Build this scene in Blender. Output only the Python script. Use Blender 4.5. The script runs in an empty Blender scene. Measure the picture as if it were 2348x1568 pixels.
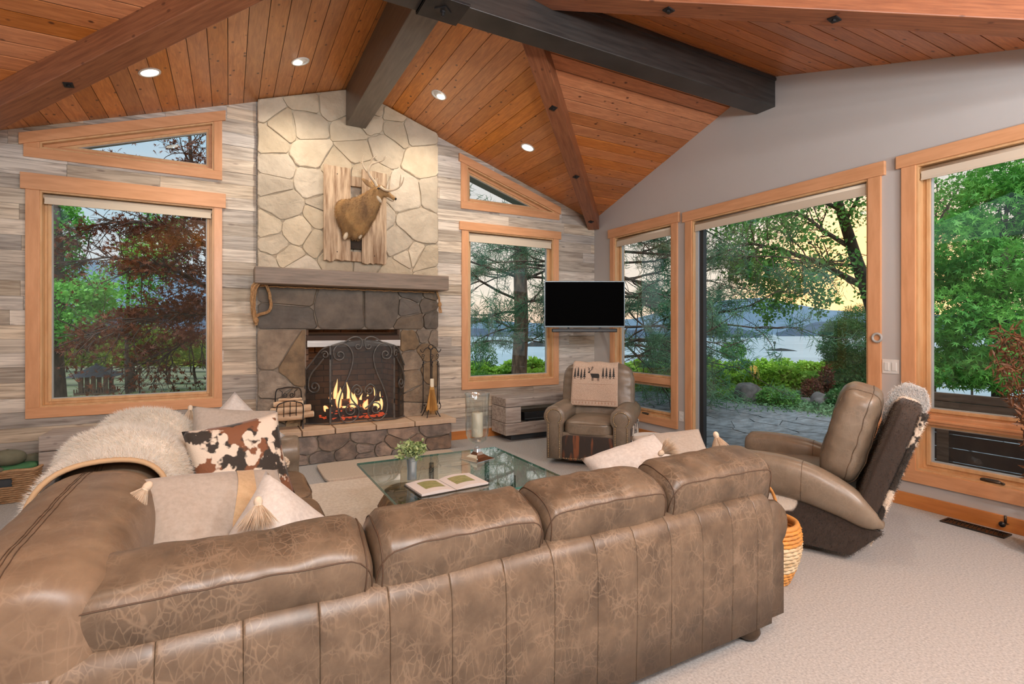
import bpy, bmesh, math, random
import numpy as np
from mathutils import Vector, Matrix, noise as mnoise

random.seed(7)
RNG = np.random.default_rng(7)
SC = bpy.context.scene
COL = SC.collection
PI = math.pi

# ------------------------------------------------------------------ camera
EYE = 1.40
YAW = math.atan(649 / 1191.0)
cam_data = bpy.data.cameras.new('camera')
cam_data.sensor_width = 36.0
cam_data.lens = 36.0 * 1191 / 2348
cam_data.shift_y = -27 / 2348
cam_data.clip_end = 12000
cam_data.clip_start = 0.05
cam = bpy.data.objects.new('camera', cam_data)
cam.location = (0, 0, EYE)
cam.rotation_euler = (PI / 2, 0, -YAW)
COL.objects.link(cam)
SC.camera = cam
SC.view_settings.view_transform = 'Standard'
SC.view_settings.look = 'None'
SC.view_settings.gamma = 1.0
SC.view_settings.use_curve_mapping = False
SC.view_settings.exposure = 0.0
SC.cycles.max_bounces = 8
SC.cycles.diffuse_bounces = 4
SC.cycles.transparent_max_bounces = 24
SC.cycles.sample_clamp_indirect = 4.0
SC.cycles.caustics_reflective = False
SC.cycles.caustics_refractive = False
SC.cycles.use_denoising = True

# ------------------------------------------------------------------ sky
SUN_DIR = Vector((1.062, 0.56, 0.045)).normalized()

def make_world():
    w = bpy.data.worlds.new('evening_sky')
    SC.world = w
    w.use_nodes = True
    nt = w.node_tree
    for n in list(nt.nodes):
        nt.nodes.remove(n)
    N = nt.nodes.new
    L = nt.links.new
    tc = N('ShaderNodeTexCoord')
    nrm = N('ShaderNodeVectorMath'); nrm.operation = 'NORMALIZE'
    L(tc.outputs['Generated'], nrm.inputs[0])
    sep = N('ShaderNodeSeparateXYZ'); L(nrm.outputs[0], sep.inputs[0])
    # elevation ramp, cool sky
    cool = N('ShaderNodeValToRGB')
    cool.color_ramp.elements[0].position = 0.0
    cool.color_ramp.elements[0].color = (0.70, 0.72, 0.70, 1)
    cool.color_ramp.elements[1].position = 0.75
    cool.color_ramp.elements[1].color = (0.20, 0.36, 0.52, 1)
    e = cool.color_ramp.elements.new(0.25); e.color = (0.40, 0.60, 0.74, 1)
    L(sep.outputs['Z'], cool.inputs[0])
    warm = N('ShaderNodeValToRGB')
    warm.color_ramp.elements[0].position = 0.0
    warm.color_ramp.elements[0].color = (1.05, 0.68, 0.44, 1)
    warm.color_ramp.elements[1].position = 0.8
    warm.color_ramp.elements[1].color = (0.45, 0.52, 0.60, 1)
    e = warm.color_ramp.elements.new(0.07); e.color = (0.98, 0.83, 0.68, 1)
    e = warm.color_ramp.elements.new(0.2); e.color = (0.80, 0.74, 0.68, 1)
    L(sep.outputs['Z'], warm.inputs[0])
    dot = N('ShaderNodeVectorMath'); dot.operation = 'DOT_PRODUCT'
    L(nrm.outputs[0], dot.inputs[0]); dot.inputs[1].default_value = SUN_DIR
    mr = N('ShaderNodeMapRange'); mr.inputs['From Min'].default_value = 0.35
    mr.inputs['From Max'].default_value = 0.93
    mr.interpolation_type = 'SMOOTHSTEP'
    L(dot.outputs['Value'], mr.inputs['Value'])
    mx = N('ShaderNodeMix'); mx.data_type = 'RGBA'
    L(mr.outputs[0], mx.inputs[0]); L(cool.outputs[0], mx.inputs[6]); L(warm.outputs[0], mx.inputs[7])
    # thin clouds
    mp = N('ShaderNodeMapping'); mp.inputs['Scale'].default_value = (2, 2, 14)
    L(nrm.outputs[0], mp.inputs[0])
    nz = N('ShaderNodeTexNoise'); nz.inputs['Scale'].default_value = 1.6; nz.inputs['Detail'].default_value = 5
    L(mp.outputs[0], nz.inputs['Vector'])
    cr = N('ShaderNodeMapRange'); cr.inputs['From Min'].default_value = 0.5; cr.inputs['From Max'].default_value = 0.8
    cr.inputs['To Max'].default_value = 0.5
    L(nz.outputs['Fac'], cr.inputs['Value'])
    mx2 = N('ShaderNodeMix'); mx2.data_type = 'RGBA'
    L(cr.outputs[0], mx2.inputs[0]); L(mx.outputs[2], mx2.inputs[6]); mx2.inputs[7].default_value = (0.78, 0.66, 0.62, 1)
    # glow of the sun at the horizon
    g = N('ShaderNodeMapRange'); g.inputs['From Min'].default_value = 0.975; g.inputs['From Max'].default_value = 1.0
    g.interpolation_type = 'SMOOTHERSTEP'
    L(dot.outputs['Value'], g.inputs['Value'])
    mx3 = N('ShaderNodeMix'); mx3.data_type = 'RGBA'
    L(g.outputs[0], mx3.inputs[0]); L(mx2.outputs[2], mx3.inputs[6]); mx3.inputs[7].default_value = (2.2, 1.2, 0.5, 1)
    bg = N('ShaderNodeBackground'); bg.inputs['Strength'].default_value = 1.12
    L(mx3.outputs[2], bg.inputs['Color'])
    out = N('ShaderNodeOutputWorld'); L(bg.outputs[0], out.inputs['Surface'])
make_world()

# ------------------------------------------------------------------ lamp helper and added fill lights
def lamp(kind, name, loc, energy, color=(1, 0.86, 0.7), size=0.2, rot=(0, 0, 0), **kw):
    d = bpy.data.lights.new(name, kind)
    d.energy = energy
    d.color = color
    if kind == 'AREA':
        d.shape = 'DISK'; d.size = size
    elif kind in ('POINT', 'SPOT'):
        d.shadow_soft_size = size
    for k, v in kw.items():
        setattr(d, k, v)
    o = bpy.data.objects.new(name, d)
    o.location = loc; o.rotation_euler = rot
    COL.objects.link(o)
    return o

LAMP_WARM = (1.0, 0.87, 0.72)
# unseen fill lights added behind the camera, first aimed up, then down
for lx, ly, lz, le in ((0.15, -1.5, 2.2, 150), (1.3, -2.4, 2.3, 115), (3.5, -1.3, 2.2, 135)):
    lamp('AREA', 'upward_fill', (lx, ly, lz), le, (0.93, 0.97, 1.0), 0.5, (PI - 0.35, 0, 0))
for lx, ly, lz, le in ((0.1, -1.2, 3.0, 85), (3.2, -1.2, 3.0, 62), (1.2, -2.4, 3.4, 62)):  # added downward fill, no fixture modelled
    lamp('AREA', 'downward_fill', (lx, ly, lz), le, (0.92, 0.97, 1.0), 0.45, (0.45, 0, 0))
# soft sun added to brighten the garden, separate from the setting sun
lamp('SUN', 'garden_fill_sun', (0, -5, 12), 3.6, (0.95, 0.98, 1.0), 0.2, (math.radians(24), 0, math.radians(-38)), angle=math.radians(50))

# ------------------------------------------------------------------ pixel <-> world helpers (reference frame 2348 x 1568)
CY_, SY_ = math.cos(YAW), math.sin(YAW)

def ray(px, py):
    l = (px - 1174) / 1191.0
    u = (757 - py) / 1191.0
    return (SY_ + l * CY_, CY_ - l * SY_, u)

def on_y(px, py, y):
    r = ray(px, py); t = y / r[1]
    return Vector((r[0] * t, y, EYE + r[2] * t))

def on_x(px, py, x):
    r = ray(px, py); t = x / r[0]
    return Vector((x, r[1] * t, EYE + r[2] * t))

def at_depth(px, py, d):
    r = ray(px, py)
    return Vector((r[0] * d, r[1] * d, EYE + r[2] * d))

# ------------------------------------------------------------------ tagging
def tag(o, label=None, cat=None, group=None, kind=None):
    if label: o['label'] = label
    if cat: o['category'] = cat
    if group: o['group'] = group
    if kind: o['kind'] = kind
    return o

def root(name, label, cat, loc=(0, 0, 0), rz=0.0, group=None):
    o = bpy.data.objects.new(name, None)
    o.empty_display_size = 0.1
    COL.objects.link(o)
    o.location = loc; o.rotation_euler = (0, 0, rz)
    return tag(o, label, cat, group)

def copy_tree(o, parent=None):
    kids = [c for c in COL.objects if c.parent == o]
    c = o.copy(); COL.objects.link(c)
    if parent: c.parent = parent
    for k in kids: copy_tree(k, c)
    return c

# ------------------------------------------------------------------ materials
def material(name, col, col2=None, nscale=8.0, stretch=(1, 1, 1), rough=0.6, metal=0.0, spec=0.5, var=0.0,
             bump=0.0, bscale=40.0, bstretch=None, knots=0.0, lo=0.35, hi=0.65, detail=4.0, distort=0.0,
             hvar=0.0, sheen=0.0, coat=0.0, emit=None, estr=0.0, trans=0.0, streak=None, rot=None):
    m = bpy.data.materials.new(name)
    m.use_nodes = True
    nt = m.node_tree
    N, L = nt.nodes.new, nt.links.new
    b = nt.nodes['Principled BSDF']
    b.inputs['Roughness'].default_value = rough
    b.inputs['Metallic'].default_value = metal
    b.inputs['Specular IOR Level'].default_value = spec
    if sheen: b.inputs['Sheen Weight'].default_value = sheen
    if coat: b.inputs['Coat Weight'].default_value = coat
    if trans: b.inputs['Transmission Weight'].default_value = trans
    if emit:
        b.inputs['Emission Color'].default_value = (*emit, 1); b.inputs['Emission Strength'].default_value = estr
    if col2 is None and not var and not bump and not knots:
        b.inputs['Base Color'].default_value = (*col, 1)
        return m
    tc = N('ShaderNodeTexCoord')
    oi = N('ShaderNodeObjectInfo')
    off = N('ShaderNodeVectorMath'); off.operation = 'MULTIPLY_ADD'
    cmb = N('ShaderNodeCombineXYZ')
    for i in range(3): L(oi.outputs['Random'], cmb.inputs[i])
    L(cmb.outputs[0], off.inputs[0]); off.inputs[1].default_value = (7.3, 11.7, 5.1) if var else (0, 0, 0)
    L(tc.outputs['Object'], off.inputs[2])
    vec = off.outputs[0]
    def mapped(st):
        mp = N('ShaderNodeMapping'); mp.inputs['Scale'].default_value = st
        if rot: mp.inputs['Rotation'].default_value = rot
        L(vec, mp.inputs[0]); return mp.outputs[0]
    cur = None
    if col2 is not None:
        nz = N('ShaderNodeTexNoise'); nz.inputs['Scale'].default_value = nscale
        nz.inputs['Detail'].default_value = detail; nz.inputs['Distortion'].default_value = distort
        nz.inputs['Roughness'].default_value = 0.6
        L(mapped(stretch), nz.inputs['Vector'])
        mr = N('ShaderNodeMapRange'); mr.inputs['From Min'].default_value = lo; mr.inputs['From Max'].default_value = hi
        L(nz.outputs['Fac'], mr.inputs['Value'])
        mx = N('ShaderNodeMix'); mx.data_type = 'RGBA'
        L(mr.outputs[0], mx.inputs[0])
        mx.inputs[6].default_value = (*col, 1); mx.inputs[7].default_value = (*col2, 1)
        cur = mx.outputs[2]
    if streak:
        sc_, th, scol, amt, sst = streak
        prev = None
        for rt_, st_, f_ in (((0.2, 0.7, 0.3), (1.0, 0.32, 0.6), 1.0), ((0.5, -0.8, 1.1), (0.4, 1.1, 0.45), 0.8), ((-0.4, 0.3, -0.9), (0.7, 0.5, 0.25), 1.5)):
            mp = N('ShaderNodeMapping'); mp.inputs['Scale'].default_value = st_; mp.inputs['Rotation'].default_value = rt_
            L(vec, mp.inputs[0])
            vn = N('ShaderNodeTexVoronoi'); vn.feature = 'DISTANCE_TO_EDGE'; vn.inputs['Scale'].default_value = sc_ * f_
            nz2 = N('ShaderNodeTexNoise'); nz2.inputs['Scale'].default_value = sc_ * 0.5; nz2.inputs['Detail'].default_value = 4
            L(mp.outputs[0], nz2.inputs['Vector'])
            ad = N('ShaderNodeVectorMath'); ad.operation = 'MULTIPLY_ADD'
            L(nz2.outputs['Color'], ad.inputs[0]); ad.inputs[1].default_value = (0.05, 0.05, 0.05); L(mp.outputs[0], ad.inputs[2])
            L(ad.outputs[0], vn.inputs['Vector'])
            mr2 = N('ShaderNodeMapRange'); mr2.inputs['From Min'].default_value = 0.0; mr2.inputs['From Max'].default_value = th
            mr2.inputs['To Min'].default_value = amt; mr2.inputs['To Max'].default_value = 0.0
            L(vn.outputs['Distance'], mr2.inputs['Value'])
            if prev:
                mxm = N('ShaderNodeMath'); mxm.operation = 'MAXIMUM'; L(prev, mxm.inputs[0]); L(mr2.outputs[0], mxm.inputs[1]); prev = mxm.outputs[0]
            else: prev = mr2.outputs[0]
        nz3 = N('ShaderNodeTexNoise'); nz3.inputs['Scale'].default_value = sc_ * 0.35
        L(vec, nz3.inputs['Vector'])
        mr3 = N('ShaderNodeMapRange'); mr3.inputs['From Min'].default_value = 0.36; mr3.inputs['From Max'].default_value = 0.60
        L(nz3.outputs['Fac'], mr3.inputs['Value'])
        mu = N('ShaderNodeMath'); mu.operation = 'MULTIPLY'
        L(prev, mu.inputs[0]); L(mr3.outputs[0], mu.inputs[1])
        mx = N('ShaderNodeMix'); mx.data_type = 'RGBA'
        L(mu.outputs[0], mx.inputs[0])
        if cur: L(cur, mx.inputs[6])
        else: mx.inputs[6].default_value = (*col, 1)
        mx.inputs[7].default_value = (*scol, 1)
        cur = mx.outputs[2]
    if knots:
        vn = N('ShaderNodeTexVoronoi'); vn.inputs['Scale'].default_value = 6.5
        L(mapped(tuple(1.0 if s == 1 else (0.55 if s < 1 else 1.6) for s in stretch)), vn.inputs['Vector'])
        mr = N('ShaderNodeMapRange'); mr.inputs['From Min'].default_value = 0.07; mr.inputs['From Max'].default_value = 0.15
        mr.inputs['To Min'].default_value = knots; mr.inputs['To Max'].default_value = 0.0
        L(vn.outputs['Distance'], mr.inputs['Value'])
        mx = N('ShaderNodeMix'); mx.data_type = 'RGBA'
        L(mr.outputs[0], mx.inputs[0])
        if cur: L(cur, mx.inputs[6])
        else: mx.inputs[6].default_value = (*col, 1)
        mx.inputs[7].default_value = (col[0] * 0.22, col[1] * 0.18, col[2] * 0.2, 1)
        cur = mx.outputs[2]
    if var or hvar:
        hs = N('ShaderNodeHueSaturation')
        mr = N('ShaderNodeMapRange'); mr.inputs['To Min'].default_value = 1 - var; mr.inputs['To Max'].default_value = 1 + var
        L(oi.outputs['Random'], mr.inputs['Value']); L(mr.outputs[0], hs.inputs['Value'])
        if hvar:
            fr = N('ShaderNodeMath'); fr.operation = 'MULTIPLY'; fr.inputs[1].default_value = 17.31
            L(oi.outputs['Random'], fr.inputs[0])
            f2 = N('ShaderNodeMath'); f2.operation = 'FRACT'; L(fr.outputs[0], f2.inputs[0])
            mr = N('ShaderNodeMapRange'); mr.inputs['To Min'].default_value = 1 - hvar; mr.inputs['To Max'].default_value = 1 + hvar
            L(f2.outputs[0], mr.inputs['Value']); L(mr.outputs[0], hs.inputs['Saturation'])
        if cur: L(cur, hs.inputs['Color'])
        else: hs.inputs['Color'].default_value = (*col, 1)
        cur = hs.outputs[0]
    if cur: L(cur, b.inputs['Base Color'])
    else: b.inputs['Base Color'].default_value = (*col, 1)
    if bump:
        nz = N('ShaderNodeTexNoise'); nz.inputs['Scale'].default_value = bscale; nz.inputs['Detail'].default_value = 5
        L(mapped(bstretch or stretch), nz.inputs['Vector'])
        bp = N('ShaderNodeBump'); bp.inputs['Strength'].default_value = min(1, bump * 20); bp.inputs['Distance'].default_value = bump
        L(nz.outputs['Fac'], bp.inputs['Height']); L(bp.outputs[0], b.inputs['Normal'])
    return m

def glass_pane_material(name, tint=(1, 1, 1), gloss=0.06, rough=0.0):
    m = bpy.data.materials.new(name); m.use_nodes = True
    nt = m.node_tree; nt.nodes.clear()
    N, L = nt.nodes.new, nt.links.new
    t = N('ShaderNodeBsdfTransparent'); t.inputs[0].default_value = (*tint, 1)
    g = N('ShaderNodeBsdfGlossy'); g.inputs['Roughness'].default_value = rough; g.inputs[0].default_value = (0.95, 1, 1, 1)
    fr = N('ShaderNodeLayerWeight'); fr.inputs['Blend'].default_value = 0.5
    pw = N('ShaderNodeMath'); pw.operation = 'POWER'; pw.inputs[1].default_value = 4.0
    L(fr.outputs['Facing'], pw.inputs[0])
    ml = N('ShaderNodeMath'); ml.operation = 'MULTIPLY_ADD'; ml.inputs[1].default_value = 0.85; ml.inputs[2].default_value = gloss
    ml.use_clamp = True
    L(pw.outputs[0], ml.inputs[0])
    mx = N('ShaderNodeMixShader'); L(ml.outputs[0], mx.inputs[0]); L(t.outputs[0], mx.inputs[1]); L(g.outputs[0], mx.inputs[2])
    o = N('ShaderNodeOutputMaterial'); L(mx.outputs[0], o.inputs[0])
    return m

def hide_material(name, white, dark, brown, scale=5.0, t1=0.5, t2=0.6, rough=0.75, seed=0.0, stretch=(1, 1, 1)):
    """cowhide: patches of white, dark and brown hair"""
    m = bpy.data.materials.new(name); m.use_nodes = True
    nt = m.node_tree; N, L = nt.nodes.new, nt.links.new
    b = nt.nodes['Principled BSDF']; b.inputs['Roughness'].default_value = rough
    b.inputs['Sheen Weight'].default_value = 0.15
    tc = N('ShaderNodeTexCoord')
    mp = N('ShaderNodeMapping'); mp.inputs['Location'].default_value = (seed, seed * 0.7, seed * 1.3)
    mp.inputs['Scale'].default_value = stretch
    L(tc.outputs['Object'], mp.inputs[0])
    def fac(scale, a, w, dx):
        n = N('ShaderNodeTexNoise'); n.inputs['Scale'].default_value = scale; n.inputs['Detail'].default_value = 3.5
        ad = N('ShaderNodeVectorMath'); ad.inputs[1].default_value = (dx, dx * 2, dx * 3)
        L(mp.outputs[0], ad.inputs[0]); L(ad.outputs[0], n.inputs['Vector'])
        r = N('ShaderNodeMapRange'); r.inputs['From Min'].default_value = a; r.inputs['From Max'].default_value = a + w
        L(n.outputs['Fac'], r.inputs['Value']); return r.outputs[0]
    f1 = fac(scale, t1, 0.03, 0.0)
    f2 = fac(scale * 0.8, t2, 0.04, 5.0)
    m0 = N('ShaderNodeMix'); m0.data_type = 'RGBA'; L(f2, m0.inputs[0])
    m0.inputs[6].default_value = (*dark, 1); m0.inputs[7].default_value = (*brown, 1)
    m1 = N('ShaderNodeMix'); m1.data_type = 'RGBA'; L(f1, m1.inputs[0])
    m1.inputs[6].default_value = (*white, 1); L(m0.outputs[2], m1.inputs[7])
    L(m1.outputs[2], b.inputs['Base Color'])
    n = N('ShaderNodeTexNoise'); n.inputs['Scale'].default_value = 120; L(mp.outputs[0], n.inputs['Vector'])
    bp = N('ShaderNodeBump'); bp.inputs['Strength'].default_value = 0.5; bp.inputs['Distance'].default_value = 0.004
    L(n.outputs['Fac'], bp.inputs['Height']); L(bp.outputs[0], b.inputs['Normal'])
    return m

def leaf_material(name, c1, c2, nscale=1.2, rough=0.5, translucent=0.35):
    m = bpy.data.materials.new(name); m.use_nodes = True
    nt = m.node_tree; N, L = nt.nodes.new, nt.links.new
    b = nt.nodes['Principled BSDF']; b.inputs['Roughness'].default_value = rough
    b.inputs['Specular IOR Level'].default_value = 0.3
    tc = N('ShaderNodeTexCoord')
    n = N('ShaderNodeTexNoise'); n.inputs['Scale'].default_value = nscale; n.inputs['Detail'].default_value = 8
    n.inputs['Roughness'].default_value = 0.8
    L(tc.outputs['Object'], n.inputs['Vector'])
    r = N('ShaderNodeMapRange'); r.inputs['From Min'].default_value = 0.38; r.inputs['From Max'].default_value = 0.62
    L(n.outputs['Fac'], r.inputs['Value'])
    mx = N('ShaderNodeMix'); mx.data_type = 'RGBA'; L(r.outputs[0], mx.inputs[0])
    mx.inputs[6].default_value = (*c1, 1); mx.inputs[7].default_value = (*c2, 1)
    L(mx.outputs[2], b.inputs['Base Color'])
    tr = N('ShaderNodeBsdfTranslucent'); L(mx.outputs[2], tr.inputs[0])
    ms = N('ShaderNodeMixShader'); ms.inputs[0].default_value = translucent
    L(b.outputs[0], ms.inputs[1]); L(tr.outputs[0], ms.inputs[2])
    L(ms.outputs[0], nt.nodes['Material Output'].inputs[0])
    return m

M = {}
M['ceil'] = material('knotty_pine_board', (0.68, 0.275, 0.075), (0.50, 0.18, 0.045), nscale=5, stretch=(10, 1, 1), rough=0.34, var=0.20, hvar=0.08, bump=0.0006, bscale=10, knots=1.0, distort=0.6)
M['ceil_x'] = material('knotty_pine_board_cross', (0.60, 0.22, 0.075), (0.43, 0.14, 0.045), nscale=5, stretch=(1, 10, 1), rough=0.36, var=0.20, hvar=0.08, bump=0.0006, bscale=10, knots=1.0, distort=0.6)
M['roof'] = material('dark_roof_backing', (0.07, 0.035, 0.02))
M['soffit'] = material('grey_eave_paint', (0.30, 0.34, 0.38), rough=0.8)
M['beam_red'] = material('red_brown_fir', (0.33, 0.12, 0.052), (0.21, 0.07, 0.03), nscale=4, stretch=(1, 14, 14), rough=0.42, bump=0.001, bscale=6, knots=0.7)
M['beam_black'] = material('ebony_stained_beam', (0.042, 0.036, 0.033), (0.022, 0.019, 0.018), nscale=3, stretch=(1, 1, 12), rough=0.42, bump=0.0006, bscale=14)
M['wrought'] = material('worn_wrought_iron', (0.085, 0.08, 0.075), (0.15, 0.14, 0.13), nscale=20, rough=0.42, metal=0.3)
M['iron'] = material('blackened_iron', (0.03, 0.03, 0.033), (0.05, 0.045, 0.045), rough=0.42, metal=0.7, bump=0.0005, bscale=60)
M['plank'] = material('weathered_barn_plank', (0.67, 0.60, 0.51), (0.29, 0.24, 0.195), nscale=2.6, stretch=(0.8, 1, 13), rough=0.8, var=0.30, hvar=0.45, bump=0.002, bscale=3.5, knots=0.5, lo=0.4, hi=0.72, distort=0.8, detail=7)
M['paint'] = material('greige_wall_paint', (0.52, 0.50, 0.485), (0.505, 0.485, 0.47), nscale=2, rough=0.75, bump=0.0006, bscale=220)
M['fir'] = material('orange_fir_casing', (0.74, 0.385, 0.20), (0.64, 0.32, 0.155), nscale=3, stretch=(6, 6, 1), rough=0.34, bump=0.0003, bscale=20)
M['fir_x'] = material('orange_fir_casing_cross', (0.74, 0.385, 0.20), (0.64, 0.32, 0.155), nscale=3, stretch=(1, 1, 9), rough=0.34, bump=0.0003, bscale=20)
M['base'] = material('orange_fir_baseboard', (0.60, 0.23, 0.06), (0.50, 0.18, 0.045), nscale=3, stretch=(1, 1, 9), rough=0.36)
M['blind'] = material('cream_roller_fabric', (0.66, 0.57, 0.45), rough=0.8)
M['white'] = material('white_plastic', (0.78, 0.77, 0.74), rough=0.4)
M['jamb'] = material('pale_fir_jamb', (0.72, 0.46, 0.24), (0.62, 0.36, 0.17), nscale=4, stretch=(4, 4, 1), rough=0.4)
M['clad'] = material('grey_aluminium_bead', (0.45, 0.45, 0.44), rough=0.4)
M['black_frame'] = material('black_screen_frame', (0.02, 0.022, 0.025), rough=0.5)
M['alu'] = material('pale_blue_aluminium', (0.55, 0.63, 0.70), rough=0.3, metal=0.4)
M['pane'] = glass_pane_material('window_glass', (0.97, 0.99, 0.98), 0.05)
M['carpet'] = material('grey_cut_pile_carpet', (0.50, 0.50, 0.495), (0.32, 0.32, 0.315), nscale=90, rough=0.95, spec=0.1, bump=0.004, bscale=240, lo=0.3, hi=0.7, detail=3)
M['rug'] = material('cream_loop_rug', (0.74, 0.67, 0.58), (0.58, 0.50, 0.42), nscale=45, rough=0.95, spec=0.1, bump=0.008, bscale=55, stretch=(1, 1.8, 1))
M['mat'] = material('beige_pile_rug', (0.60, 0.52, 0.43), (0.48, 0.41, 0.34), nscale=80, rough=0.95, spec=0.1, bump=0.006, bscale=90)
M['stone_up'] = material('cream_field_stone', (0.62, 0.53, 0.40), (0.50, 0.42, 0.31), nscale=4, rough=0.85, var=0.12, hvar=0.15, bump=0.03, bscale=14, detail=8)
M['mortar_up'] = material('pale_mortar', (0.58, 0.50, 0.38), (0.50, 0.42, 0.31), nscale=30, rough=0.95, bump=0.003, bscale=60)
M['stone_low'] = material('brown_basalt_stone', (0.38, 0.285, 0.19), (0.20, 0.15, 0.105), nscale=7, rough=0.85, var=0.22, hvar=0.3, bump=0.03, bscale=16, detail=7)
M['stone_dark'] = material('dark_basalt_stone', (0.17, 0.135, 0.10), (0.10, 0.08, 0.06), nscale=6, rough=0.6, var=0.2, hvar=0.3, bump=0.006, bscale=20)  # darker stone for the lintel over the opening
M['stone_hearth'] = material('grey_basalt_stone', (0.36, 0.285, 0.235), (0.16, 0.135, 0.12), nscale=7, rough=0.85, var=0.25, hvar=0.6, bump=0.03, bscale=14, detail=7)
M['mortar_low'] = material('tan_mortar', (0.34, 0.29, 0.23), (0.28, 0.23, 0.18), nscale=30, rough=0.95, bump=0.003, bscale=60)
M['flag'] = material('tan_flagstone_cap', (0.62, 0.47, 0.34), (0.50, 0.36, 0.25), nscale=4, rough=0.8, var=0.1, bump=0.004, bscale=12)
M['mantel'] = material('grey_brown_mantel_timber', (0.26, 0.195, 0.145), (0.17, 0.125, 0.09), nscale=3, stretch=(1, 10, 14), rough=0.5, bump=0.0015, bscale=8)
M['timber'] = material('grey_weathered_timber', (0.52, 0.46, 0.41), (0.28, 0.235, 0.205), nscale=2.5, stretch=(1, 10, 14), rough=0.75, var=0.1, bump=0.003, bscale=6, knots=0.4, detail=7)
M['timber_top'] = M['timber']
M['plinth'] = material('dark_blue_grey_plinth', (0.05, 0.06, 0.07), rough=0.6)
M['black'] = material('black_plastic', (0.012, 0.012, 0.013), rough=0.25)
M['screen'] = material('dark_tv_screen', (0.0006, 0.0006, 0.0007), rough=0.6, spec=0.02)
M['tvedge'] = material('dark_silver_bezel', (0.10, 0.12, 0.13), rough=0.3, metal=0.6)
M['brick'] = material('firebox_brick', (0.20, 0.115, 0.07), (0.08, 0.05, 0.035), nscale=5, rough=0.9, var=0.2, bump=0.002, bscale=40)
M['soot'] = material('soot_black', (0.018, 0.015, 0.013), (0.05, 0.035, 0.025), nscale=4, rough=0.9)
M['hood'] = material('brushed_steel_hood', (0.42, 0.39, 0.36), (0.33, 0.31, 0.29), nscale=3, stretch=(1, 1, 20), rough=0.35, metal=0.9)
LE = dict(nscale=8.0, rough=0.38, spec=0.5, bump=0.0009, bscale=70, streak=(27.0, 0.042, (0.33, 0.245, 0.17), 0.42, (1, 1, 0.5)), lo=0.3, hi=0.7, detail=6)
M['leather'] = material('distressed_brown_leather', (0.190, 0.137, 0.092), (0.082, 0.058, 0.039), **LE)
M['leather_soft'] = material('tan_brown_leather', (0.255, 0.178, 0.115), (0.15, 0.10, 0.064), **{**LE, 'rough': 0.40, 'streak': (24.0, 0.04, (0.40, 0.30, 0.21), 0.22, (1, 1, 1))})
M['leather_grey'] = material('grey_taupe_leather', (0.25, 0.205, 0.155), (0.18, 0.14, 0.10), **{**LE, 'rough': 0.33, 'streak': (26.0, 0.04, (0.36, 0.30, 0.23), 0.25, (1, 1, 1))})
M['stitch'] = material('brown_stitching', (0.085, 0.05, 0.03), rough=0.6)
M['bronze'] = material('dark_bronze_foot', (0.09, 0.065, 0.045), rough=0.3, metal=0.6)
M['brass'] = material('antique_brass_nail', (0.50, 0.38, 0.22), rough=0.3, metal=0.9)
M['fur'] = material('cream_faux_fur', (0.84, 0.79, 0.71), (0.70, 0.63, 0.53), nscale=6, rough=0.9, spec=0.15, sheen=0.3)
M['fur_trim'] = material('tan_suede_edge', (0.52, 0.36, 0.21), rough=0.9)
M['linen'] = material('grey_beige_wool', (0.47, 0.425, 0.375), (0.41, 0.365, 0.315), nscale=60, rough=0.95, spec=0.1, bump=0.0012, bscale=220, sheen=0.2)
M['linen_light'] = material('pale_grey_wool', (0.66, 0.635, 0.60), (0.56, 0.53, 0.50), nscale=60, rough=0.95, spec=0.1, bump=0.0012, bscale=220, sheen=0.2)
M['linen_tan'] = material('sand_wool_band', (0.60, 0.44, 0.27), (0.52, 0.37, 0.22), nscale=60, rough=0.95, spec=0.1, bump=0.0012, bscale=220, sheen=0.2)
M['fur_strand'] = leaf_material('cream_fur_hair', (0.95, 0.93, 0.88), (0.86, 0.82, 0.75), 6, 0.9, 0.4)
M['white_fur'] = leaf_material('white_fur_hair', (0.95, 0.95, 0.94), (0.90, 0.90, 0.90), 9, 0.9, 0.35)
M['yarn'] = leaf_material('cream_yarn', (0.88, 0.79, 0.66), (0.74, 0.60, 0.45), 20, 0.8, 0.5)
M['tassel'] = material('cream_tassel_yarn', (0.80, 0.70, 0.57), (0.66, 0.52, 0.38), nscale=20, rough=0.9, spec=0.1)
M['cow'] = hide_material('spotted_cowhide', (0.80, 0.70, 0.58), (0.035, 0.028, 0.022), (0.23, 0.09, 0.04), scale=9.5, t1=0.475, t2=0.56, seed=1.3)
M['cow_dark'] = hide_material('dark_brown_cowhide', (0.80, 0.72, 0.62), (0.040, 0.027, 0.020), (0.055, 0.032, 0.022), scale=2.1, t1=0.335, t2=0.58, seed=2.6)
M['cow_tri'] = hide_material('black_and_chestnut_cowhide', (0.035, 0.025, 0.02), (0.22, 0.075, 0.03), (0.16, 0.05, 0.02), scale=4.0, t1=0.55, t2=0.5, seed=3.3, stretch=(1.3, 1, 0.25))
M['tglass'] = glass_pane_material('table_glass', (0.90, 0.965, 0.945), 0.09)
M['tedge'] = material('green_glass_edge', (0.16, 0.42, 0.36), rough=0.1, trans=0.5)
M['clear'] = glass_pane_material('clear_glass', (0.94, 0.97, 0.98), 0.10)
M['silver'] = material('silver_mirror_metal', (0.72, 0.74, 0.77), rough=0.12, metal=1.0)
M['zinc'] = material('pale_blue_zinc', (0.55, 0.66, 0.74), (0.46, 0.57, 0.66), nscale=6, rough=0.28, metal=0.75)
M['wax'] = material('ivory_wax', (0.86, 0.79, 0.62), rough=0.45)
M['drift'] = material('driftwood_log', (0.36, 0.21, 0.10), (0.13, 0.07, 0.035), nscale=3, stretch=(1, 9, 5), rough=0.6, bump=0.012, bscale=5)
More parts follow.
